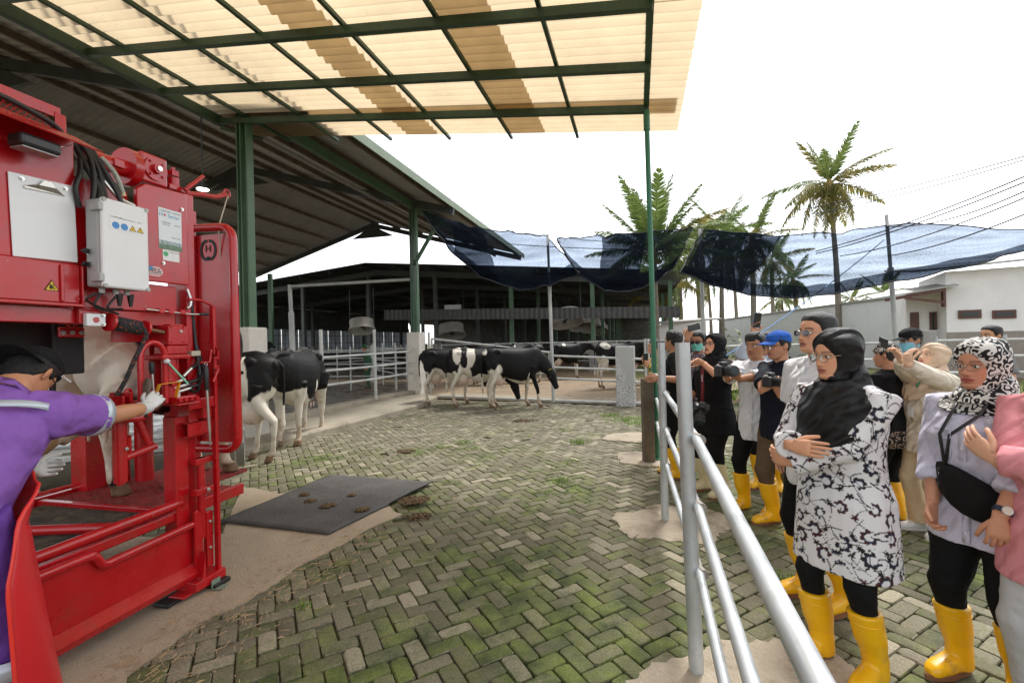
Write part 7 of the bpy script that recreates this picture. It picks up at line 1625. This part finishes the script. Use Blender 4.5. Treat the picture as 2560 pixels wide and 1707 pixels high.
def batik(me, seed=1, n=230):
    v = verts_np(me).astype(np.float64); nr = normals_np(me).astype(np.float64); rnd = random.Random(seed); N_ = len(v); col = np.tile(np.array((.70, .69, .70)), (N_, 1)); dark = np.array((.022, .016, .017)); mar = np.array((.075, .018, .018)); navy_ = np.array((.02, .028, .055)); mids = []
    kinds = []; tries = 0
    while len(mids) < n and tries < 6000:
        tries += 1; c = v[rnd.randrange(N_)]; big = len(mids) < n * .34
        if all(np.linalg.norm(c - q) > (.088 if (big and bq) else .044) for q, bq in mids): mids.append((c, big))
    for c, big in mids:
        i = int(np.argmin(np.linalg.norm(v - c, axis=1))); nn = nr[i]; t = np.cross(nn, np.array((rnd.gauss(0, 1), rnd.gauss(0, 1), rnd.gauss(0, 1)))); t /= np.linalg.norm(t); bt = np.cross(nn, t); d = v - c; sel = np.where((np.linalg.norm(d, axis=1) < .10) & (nr @ nn > .2))[0]; a = d[sel] @ t; b = d[sel] @ bt; r = np.hypot(a, b); th = np.arctan2(b, a)
        if big:
            s = rnd.uniform(.72, 1.05); R0 = .026 * s; ph = (th + np.pi) / (2 * np.pi)                                   # a hooked curl with petals on its outer side
            rad = R0 * (.55 + .6 * ph); arc = (ph > .12) & (ph < .93); band = np.abs(r - rad) < .0045 * s * (.4 + ph); pet = (r > rad) & (r < rad + .017 * s * (.35 + .65 * np.abs(np.sin(ph * 22)))); m1 = arc & pet; m2 = arc & band; col[sel[m1]] = mar if rnd.random() < .5 else dark; col[sel[m2]] = navy_
            tail = (np.abs(b - .35 * np.sin(a * 40) * .03 - R0 * .3) < .0032) & (a > -.09) & (a < -R0 * .8); col[sel[tail]] = dark
        else:
            k = rnd.random()
            if k < .45: w = .011 * np.clip(1 - (a / .028) ** 2, 0, 1) * (1 + .35 * np.sign(np.sin(a * 700))); m = (np.abs(b) < w) & (np.abs(b) > .0014); col[sel[m]] = navy_ if rnd.random() < .3 else dark
            elif k < .8: m = r < .012 * (1 + .45 * np.cos(5 * th)); col[sel[m]] = dark if rnd.random() < .6 else mar
            st = (np.abs(b - 22 * a * a) < .003) & (np.abs(a) < .062); col[sel[st]] = dark
    colattr(me, col)
# ------------------------------------------------------------------ nearest row
# woman in the batik tunic, arms folded
T9 = dict(name='batik_tunic', m=m_batik, hem=.54, flare=1.24, sleeve='long', sr=.068, cuff=1.05, bust=.03, voxel=.0054, wr=.012, wf=6)
L9 = Vector((1.62, 2.24, 0)); f9 = R(112)
def wl(loc, face, x, y, z): c, s = math.cos(face), math.sin(face); return Vector((loc[0] + x * c - y * s, loc[1] + x * s + y * c, z))
def wdir(face, x, y, z): c, s = math.cos(face), math.sin(face); return (x * c - y * s, x * s + y * c, z)
p9 = person('woman in black hijab and white floral batik tunic, arms folded, yellow boots', 0, 0, 0, 1.655, f9, loc=L9, head=(R(-14), R(-2), 0), rh=wl(L9, f9, .06, .285, 1.12), lh=wl(L9, f9, .10, .25, 1.03), rpole=(.6, -.2, -.75), lpole=(-.55, .15, -.75), rdir=wdir(f9, -1, -.12, .02), ldir=wdir(f9, .9, -.1, .1), rn=wdir(f9, 0, -1, -.2), ln=wdir(f9, 0, -1, 0), rcurl=.3, skin=(0.666, 0.340, 0.201), lips=(.36, .09, .09), top=T9, bottom=dict(m=black_tr, end=.40, w=.9), hair=None, cover='hijab', glasses='metal', bulk=1.04, feet=((.11, .03, .1), (-.11, -.03, -.1)), voxel=.008)
batik(p9.top_me, 3, 290); hijab(p9, hijab_b, long_front=.33, long_back=.36, fold=.013, seed=2)
def wristwatch(p, key, lab, m_strap, m_face, r=.031, parent=None):
    global LOCAL; LOCAL = True; sh, el_, wr, d_, n_, c_, s_ = p.arms[key]; a = wr - (wr - el_).normalized() * .035; ax = (wr - el_).normalized(); up_ = -n_; up_ = (up_ - ax * up_.dot(ax)).normalized(); mb = MB(); mb.tube([a - ax * .011, a + ax * .011], r + .003, 18, caps=False); o = mb.build('wristwatch', m_strap, p.t, 40, solid=.004); q = a + up_ * (r + .002); MB().cyl(q, q + up_ * .009, .019, 22).build('case', m_chrome if m_face is not None else m_bplast, o, 40); MB().cyl(q + up_ * .009, q + up_ * .0098, .0165, 22).build('dial', m_face or m_glass, o, 40); LOCAL = False; return o
wristwatch(p9, 'r', '', m_bplast, None)
# man in the white shirt behind her
L8 = Vector((ray(2048, 860).x * 2.80, 2.80, 0)); f8 = R(98)
p8 = person('tall man in untucked white short sleeved shirt and tinted glasses behind the batik tunic', 0, 0, 0, 1.77, f8, loc=L8, head=(R(0), R(6), 0), top=dict(m=white_sh, hem=.70, sleeve='short', collar=1, placket=1, pockets=1, sr=.072, flare=1.05), bottom=dict(m=black_tr, end=.45), skin=(0.634, 0.326, 0.195), hair='short', glasses='sun', bulk=1.06, feet=((.10, .02, .1), (-.10, -.05, -.1)), rh=wl(L8, f8, .24, .06, .90), lh=wl(L8, f8, -.22, .12, .88), voxel=.0085)
# woman in lavender shirt
L13 = Vector((ray(2462, 920).x * 2.12, 2.12, 0)); f13 = R(110)
p13 = person('woman in lavender uniform shirt and patterned black and white hijab with black sling bag', 0, 0, 0, 1.595, f13, loc=L13, head=(R(-8), R(0), 0), top=dict(m=lav, hem=.72, sleeve='rolled', collar=1, placket=1, pockets=1, bust=.035, sr=.074, roll=.5, flare=1.1), bottom=dict(m=black_tr, end=.40, w=1.08), skin=(0.571, 0.268, 0.161), lips=(.38, .07, .07), hair=None, cover='hijab', glasses='thin', bulk=1.2, feet=((.11, .03, .15), (-.11, .0, -.15)), lh=at(2470, 1375, 1.86), rh=at(2325, 1300, 2.15), lpole=(-.7, -.4, -.2), voxel=.0085, lcurl=.6, rcurl=.7, ln=(.4, .5, .0), ldir=(-.15, -.05, -1))
hijab(p13, hijab_p, long_front=.05, long_back=.17, fold=.010, seed=5)
wristwatch(p13, 'l', '', mat('navy_strap', (.02, .025, .05), .6), mat('cream_dial', (.7, .62, .52), .4))
def local_sling(p, pts, w, m, name):
    global LOCAL; LOCAL = True; o = strap(p.t, pts, w, m, name); LOCAL = False; return o
bagm = cloth_mat('black_bag_nylon', (.006, .006, .006))
def sling_bag():
    global LOCAL; LOCAL = True
    sp = p13.sp; mb = MB(); pts = [(-.20, .10, .98), (-.05, .185, .93), (.10, .185, .99), (.17, .12, 1.07)]
    rings = []
    for k in range(9):
        t = k / 8; a = Vector((-.21 + .40 * t, 0, .90 + .17 * t)); dpt = .20 - .55 * (t - .45) ** 2; hh = .085 * math.sin(math.pi * (.12 + .76 * t)) + .015; c = sp(a.x, dpt + .01, a.z); rings.append(ell_ring(c, LRm @ Vector((.1, 1, 0)).normalized(), Z_, .045 * math.sin(math.pi * (.1 + .8 * t)) + .012, hh, 16, 2.6))
    mb.loft(rings); o = mb.build('sling_bag', bagm, p13.t, 60); LOCAL = False; return o
LRm = Matrix.Identity(3)
sb_ = sling_bag(); sb_.parent = None; sb_.matrix_parent_inverse = Matrix(); sb_.location = p13.t.location; sb_.rotation_euler = p13.t.rotation_euler; sb_.scale = p13.t.scale; tag(sb_, 'black nylon sling bag across the lavender shirt', 'bag')
def lanyard(p, dep, card_m, strap_m, lab, zlow, x0=-.03, part=None):
    global LOCAL; LOCAL = True; sp = p.sp; t_ = strap(p.t, [sp(-.06, .07, 1.45), sp(-.055, dep - .01, 1.36), sp(x0 - .02, dep + .012, 1.25), sp(x0, dep + .014, zlow)], .014, strap_m, 'lanyard'); strap(t_, [sp(.06, .07, 1.45), sp(.05, dep - .01, 1.36), sp(x0 + .02, dep + .012, 1.25), sp(x0, dep + .014, zlow)], .014, strap_m, 'strap')
    MB().box(sp(x0, dep + .02, zlow - .055), (.062, .006, .095)).build('badge', card_m, t_, None, .003); MB().box(sp(x0, dep + .0245, zlow - .06), (.042, .002, .06)).build('badge_card', m_wplast, t_, None); LOCAL = False; return t_
lanyard(p13, .185, m_bplast, m_bplast, '', 1.09, .07)
def emblem13():
    global LOCAL; LOCAL = True; sp = p13.sp; lp = mat('lavender_embroidery', (.66, .64, .74), .8)
    c = sp(-.085, .165, 1.335); P = [c + Vector((.020 * math.cos(a), .004 - .010 * math.cos(a), .024 * math.sin(a))) for a in [2 * math.pi * k / 20 for k in range(21)]]; e = MB(); e.tube(P, .0025, 6); e.sph(c + Vector((0, .002, 0)), (.013, .003, .014), 10, 7); e.build('badge_emblem', lp, p13.t, 60)
    MB().box(sp(-.088, .168, 1.292), (.085, .005, .018), Matrix.Rotation(R(24), 3, 'Z')).build('name_strip', lp, p13.t, None, .002); LOCAL = False
emblem13()
# pink shirt at the right edge, arms folded
L15 = Vector((2.19, 1.78, 0)); f15 = R(100)
p15 = person('person in pink striped shirt and pale grey trousers cut by the right edge', 0, 0, 0, 1.63, f15, loc=L15, top=dict(m=pink, hem=.66, sleeve='long', collar=1, placket=1, sr=.076, cuff=.8, flare=1.12, wr=.009, wf=9), bottom=dict(m=grey_tr, end=.95, w=1.1), shoes=mat('white_trainer', (.6, .6, .6), .6), skin=(0.700, 0.391, 0.255), hair='short', bulk=1.2, rh=wl(L15, f15, -.12, .26, 1.08), lh=wl(L15, f15, .08, .27, 1.14), rpole=(.8, 0, -.6), lpole=(-.9, .1, -.5), ldir=(-.2, .7, .6), ln=(.8, .3, .1), voxel=.009)
# ------------------------------------------------------------------ middle row
L12 = Vector((ray(2325, 950).x * 3.72, 3.72, 0)); f12 = R(88)
p12 = person('woman in cream hijab and cream blouse holding a phone up high', 0, 0, 0, 1.54, f12, loc=L12, head=(R(5), R(24), 0), top=dict(m=cream, hem=.74, sleeve='long', sr=.075, flare=1.2, bust=.03, cuff=.7), bottom=dict(m=beige_tr, end=1.0, w=1.05, cuff=1.3), shoes=mat('white_trainer', (.6, .6, .6), .6), skin=(0.700, 0.434, 0.289), lips=(.42, .13, .13), hair=None, cover='hijab', bulk=1.1, rh=at(2238, 880, 3.52), lh=at(2190, 872, 3.35), rpole=(.5, .1, -.8), lpole=(-.5, .2, -.8), rdir=(-.4, .0, .8), ldir=(.2, .1, .9), rn=(-.7, 0, .2), ln=(.9, 0, .2), rcurl=.6, lcurl=.6)
hijab(p12, hijab_c, long_front=.20, long_back=.16, fold=.010, seed=9); lanyard(p12, .165, m_wplast, mat('green_lanyard', (.01, .28, .11), .6), '', 1.16, -.01)
phone('black phone held sideways above the cream hijab', at(2208, 857, 3.42), (-.9, .35, .05), (.35, .9, .15))
L10 = Vector((ray(2226, 950).x * 3.95, 3.95, 0)); f10 = R(15)
p10 = person('man in black clothes and batik headcloth seen from behind', 0, 0, 0, 1.56, f10, loc=L10, head=(R(15), 0, 0), top=dict(m=black_c, hem=.74, sleeve='long', flare=1.12, cuff=.8), bottom=dict(m=black_tr, end=.5, w=1.1), skin=(0.476, 0.231, 0.134), hair='short', bulk=1.1)
def headcloth(p):
    global LOCAL; LOCAL = True; z = p.V[:, 2]; p.shell('headcloth', np.clip((z - .022) * 1.2, -.006, .016) + np.where(z > .03, (fbm(p.V * 40, 2) - .5) * .01, 0), batik_cap); LOCAL = False
headcloth(p10)
def hemband(p):
    global LOCAL; LOCAL = True; sp = p.sp; MB().loft([ell_ring(sp(0, 0, .745), X_, Y_, .222, .174, 30, 2.35), ell_ring(sp(0, 0, .90), X_, Y_, .212, .168, 30, 2.35)], False).build('batik_hem', batik_dark, p.t, 60, solid=.004); LOCAL = False
hemband(p10)
p11 = person('man in black cap and pale blue face mask behind the raised phone', 2285, 900, 4.7, 1.68, R(75), head=(R(15), R(-4), 0), top=dict(m=cloth_mat('olive_shirt', (.10, .10, .06)), hem=.78, sleeve='long', collar=1), bottom=dict(m=black_tr, end=.5), skin=(0.412, 0.203, 0.115), hair='short', mask=mat('blue_mask', (.20, .50, .62), .7))
cap(p11, cloth_mat('black_cap', (.006, .006, .007)))
p14 = person('bareheaded man with cropped hair standing furthest right at the back', 2483, 880, 5.3, 1.70, R(72), head=(R(18), R(2), 0), top=dict(m=cloth_mat('grey_shirt', (.2, .2, .2)), hem=.8, sleeve='short', collar=1), bottom=dict(m=black_tr, end=.5), skin=(0.571, 0.290, 0.168), hair='short', rh=None)
L7 = Vector((ray(1955, 900).x * 3.92, 3.92, 0)); f7 = R(108)
p7 = person('man in blue cap and navy shirt holding a camera, brown trousers', 0, 0, 0, 1.675, f7, loc=L7, head=(R(-14), R(-2), 0), top=dict(m=navy, hem=.78, sleeve='rolled', collar=1, sr=.07, flare=1.06), bottom=dict(m=brown_tr, end=.48, w=1.05), skin=(0.476, 0.231, 0.134), hair='short', glasses='dark', beard=.35, bulk=1.08, rh=at(1905, 975, 3.66), lh=at(1950, 985, 3.62), rdir=(.4, -.3, .5), ldir=(-.3, -.2, .6), rn=(.3, .6, .1), ln=(.2, .3, .8), rcurl=.6, lcurl=.6, rpole=(.8, -.3, -.7), feet=((.10, .02, .2), (-.12, -.04, -.2)))
blue_cap = cloth_mat('blue_cap', (.02, .10, .42), var=.05); cap(p7, blue_cap)
camera_prop('black camera with zoom lens held by the man in the blue cap', at(1925, 953, 3.62), (.45, -.88, -.02), lens=.12)
L5 = Vector((ray(1893, 920).x * 4.28, 4.28, 0)); f5 = R(128)
p5 = person('man in white shirt and black trousers aiming a camera, yellow boots', 0, 0, 0, 1.66, f5, loc=L5, head=(R(-5), R(3), 0), top=dict(m=white_sh, hem=.70, sleeve='rolled', collar=1, placket=1, sr=.07, flare=1.12), bottom=dict(m=black_tr, end=.42, w=.98), skin=(0.412, 0.196, 0.107), hair='side', glasses='thin', beard=.3, bulk=.98, rh=at(1815, 950, 3.98), lh=at(1842, 948, 3.92), rdir=(-.3, -.2, .5), ldir=(-.6, -.2, .45), rn=(.6, .3, 0), ln=(.1, .2, .9), rcurl=.7, lcurl=.6, feet=((.12, .06, .35), (-.10, .0, -.1)))
camera_prop('camera with large round lens held by the man in the white shirt', at(1808, 927, 3.98), (.22, -.97, .05), lens=.10, sc=1.1)
p6 = person('man in pale blue shirt holding a blue phone above the white shirt', 1918, 900, 4.95, 1.68, R(135), head=(R(-10), R(4), 0), top=dict(m=ltblue, hem=.75, sleeve='long', collar=1, cuff=.8), bottom=dict(m=black_tr, end=.45), skin=(0.539, 0.260, 0.155), hair='short', rh=at(1884, 838, 4.78), rdir=(.1, 0, 1), rn=(.2, -.8, 0), rpole=(.6, .2, -.7), rcurl=.5)
phone('blue phone raised highest against the pale wall', at(1893, 800, 4.74), (.1, 1, .1), (.1, 0, 1), mat('blue_phone', (.05, .14, .27), .3))
# ------------------------------------------------------------------ far end of the fence
L4 = Vector((ray(1785, 930).x * 4.80, 4.80, 0)); f4 = R(105)
p4 = person('woman in black hijab and black outfit looking up, cream boots', 0, 0, 0, 1.665, f4, loc=L4, head=(R(8), R(16), 0), top=dict(m=black_c, hem=.66, sleeve='rolled', sr=.074, flare=1.2, bust=.03), bottom=dict(m=black_tr, end=.5, w=1.15), bootm=m_bootw, skin=(0.634, 0.319, 0.188), hair=None, cover='hijab', glasses='dark', bulk=1.1, lh=at(1758, 908, 4.52), rh=wl(L4, f4, .2, .2, .95), ldir=(-.7, -.1, .25), ln=(0, -.6, -.6), lpole=(-.7, -.2, -.8), lcurl=.5, feet=((.13, .04, .1), (-.12, .0, -.1)))
hijab(p4, cloth_mat('black_hijab_matt', (.006, .006, .007)), long_front=.18, long_back=.18, fold=.009, seed=12)
camera_prop('camera hanging at the hip of the woman in the black hijab', at(1752, 1020, 4.42), (-.3, -.5, -.8), (0, -.6, .5), lens=.11, sc=1.1)
red_strap = mat('red_black_strap', (.16, .01, .012), .7); cs_ = strap(None, [at(1758, 905, 4.56), at(1755, 940, 4.50), at(1757, 965, 4.47), at(1755, 1010, 4.43)], .03, red_strap, 'camera_strap'); tag(cs_, 'dark red lettered camera strap across the black outfit', 'strap'); text_on('lettering', 'Canon', .024, at(1755.5, 945, 4.475), (at(1757, 965, 4.47) - at(1755, 930, 4.49)), Vector((1, 0, 0)), m_wplast, cs_, .0006)
p3 = person('man in green face mask and sunglasses behind the raised black phone', 1747, 880, 5.55, 1.70, R(150), head=(R(-12), R(2), 0), top=dict(m=plaid, hem=.78, sleeve='rolled', collar=1), bottom=dict(m=black_tr, end=.5), skin=(0.381, 0.180, 0.101), hair='curly', glasses='sunblack', mask=mat('green_mask', (.16, .52, .42), .7))
L2 = Vector((ray(1688, 900).x * 5.40, 5.40, 0)); f2 = R(70)
p2 = person('man in black shirt leaning on the fence and holding up a black phone', 0, 0, 0, 1.72, f2, loc=L2, head=(R(-35), R(2), 0), top=dict(m=black_c, hem=.80, sleeve='short', collar=1, sr=.075), bottom=dict(m=black_tr, end=.5), skin=(0.445, 0.217, 0.121), hair='curly', beard=.4, rh=at(1718, 848, 5.10), rdir=(.3, 0, .9), rn=(.3, .8, 0), rpole=(.8, .1, -.6), rcurl=.55, lh=at(1648, 945, 5.05), ldir=(-1, 0, -.1), lpole=(-.2, -.8, -.5))
phone('black phone held sideways in the air by the fence post', at(1735, 818, 5.06), (-.2, .95, .0), (.97, 0, .2))
p16 = person('person in yellow green batik sleeves filming with a phone behind the concrete post', 1640, 900, 7.3, 1.62, R(80), top=dict(m=batik_y, hem=.75, sleeve='long'), bottom=dict(m=black_tr, end=.5), skin=(0.539, 0.276, 0.161), hair='short', rh=at(1606, 912, 6.95), lh=at(1618, 915, 6.9), rdir=(-.2, 0, 1), ldir=(-.1, 0, 1), rcurl=.5, lcurl=.5, voxel=.013)
phone('dark phone held upright between the batik sleeves', at(1614, 896, 6.9), (.2, 1, 0), (0, 0, 1))
p17 = person('barn worker in green overall and green cap beyond the kerb railing', 0, 0, 0, 1.66, R(95), loc=Vector((ray(922, 880).x * 17.0, 17.0, 0)), lean=R(12), top=dict(m=green_c, hem=.8, sleeve='long'), bottom=dict(m=green_c, end=.5), bootm=mat('green_boot', (.02, .06, .03), .5), skin=(0.476, 0.246, 0.134), hair='short', group='farm workers', voxel=.016)
cap(p17, cloth_mat('green_cap', (.02, .12, .05)))
# ------------------------------------------------------------------ the hoof trimmer
LW = W(-1.31, .33, 0); fw = -MA + R(25)
p1_ = person('hoof trimmer in purple shirt, red apron and backward black cap working at the chute', 0, 0, 0, 1.84, fw, loc=LW, lean=R(34), twist=R(22), head=(R(-22), R(-20), 0), top=dict(name='work_shirt', m=purple, hem=.86, sleeve='short', sr=.078, sl=.66, collar=1, cuffm=reflect, flare=1.1, wr=.024, wf=6), bottom=dict(m=purple_d, end=.40, w=1.25), bootm=m_booto, skin=(0.539, 0.253, 0.134), hair='short', glasses='dark', bulk=.98, rh=W(-.29, .15, 1.31), lh=W(-.86, .10, 1.10), rpole=(.5, -.2, -.9), lpole=(-.8, .2, -.5), rdir=tuple(EL * .8 - EW * .2 + EZ * .55), rn=tuple(-EW * .7 - EZ * .5 + EL * .3), rcurl=.55, ldir=tuple(EL * .6 - EW * .5 - EZ * .2), lcurl=.9, gloves=(.68, .69, .68), feet=((.13, .10, .2), (-.12, .22, -.1)), group='farm workers', voxel=.0075)
def trimmer_extras():
    global LOCAL
    cp = cap(p1_, cloth_mat('black_cap', (.006, .006, .007)), back=True); LOCAL = True
    me = text_mesh('JORDAN', .020, .0006); R_ = Matrix.Rotation(R(90), 4, 'X'); Rz = Matrix.Rotation(R(115), 4, 'Z'); q = Vector((.074, .052, .060)); me.transform(p1_.HMx @ Matrix.Translation(q) @ Matrix.Rotation(R(62), 4, 'Z') @ R_ @ Matrix.Rotation(R(-6), 4, 'X')); obj('lettering', me, m_wplast, cp)
    sp = p1_.sp; st = []
    for s_ in (1,):
        sh = p1_.arms['r'][0]
    MB().loft([ell_ring(sp(0, -.006, 1.315), Matrix.Rotation(R(22), 3, 'Z') @ X_, Matrix.Rotation(-R(34), 3, 'X') @ Matrix.Rotation(R(22), 3, 'Z') @ Y_, .200, .148, 34, 2.35), ell_ring(sp(0, -.006, 1.345), Matrix.Rotation(R(22), 3, 'Z') @ X_, Matrix.Rotation(-R(34), 3, 'X') @ Matrix.Rotation(R(22), 3, 'Z') @ Y_, .198, .143, 34, 2.35)], False).build('chest_band', reflect, p1_.t, 60, solid=.004)
    # glove cuffs
    for key in ('r', 'l'):
        sh, el_, wr, d_, n_, c_, s_ = p1_.arms[key]; ax = (wr - el_).normalized(); MB().tube([wr - ax * .055, wr - ax * .03, wr + ax * .012], [.036, .033, .031], 18).build('glove_cuff', mat('glove_knit', (.66, .67, .66), .9, bump=.5, bscale=200), p1_.t, 60)
    # apron: bib and long skirt wrapped round the front, right edge flaring
    mr_ = mat('red_vinyl_apron', (.55, .012, .018), .38, var=.06, scale=4, coat=.15, bump=.05, bscale=40); ap = MB()
    def fn(a, b):
        z = 1.18 - 1.02 * b; ang = (a - .5) * (2.7 if b > .18 else 1.6 + 6 * b) + (.44 * max(0, a - .5) * 2 * min(1, max(0, (b - .12) * 3))); rw, rd = .215 + .10 * b, .175 + .13 * b; q = sp(rw * math.sin(ang), rd * math.cos(ang), max(z, .9)) if z > .9 else Vector((rw * math.sin(ang), rd * math.cos(ang), z)); q += Vector((0, .0, 0)); return q + Vector((.012 * math.sin(a * 21 + b * 3) * b, .012 * math.cos(a * 17) * b, 0))
    ap.grid(fn, 36, 26); o = ap.build('apron', mr_, p1_.t, 180, solid=.004); ed = MB(); ed.tube([fn(0, k / 25) for k in range(26)], .006, 6); ed.tube([fn(1, k / 25) for k in range(26)], .006, 6); ed.build('piping', mat('apron_piping', (.70, .03, .02), .4), o, 60)
    for key in ('r', 'l'):
        hip, kn, ak, fa, s_, ft = p1_.legs[key]; q = kn.lerp(ak, .30); ax = (ak - kn).normalized(); MB().tube([q - ax * .035, q + ax * .035], [.094, .092], 22, caps=False).build('leg_band', reflect, p1_.t, 60, solid=.004)
    sh, el_, wr, d_, n_, c_, s_ = p1_.arms['l']; LOCAL = False
trimmer_extras()
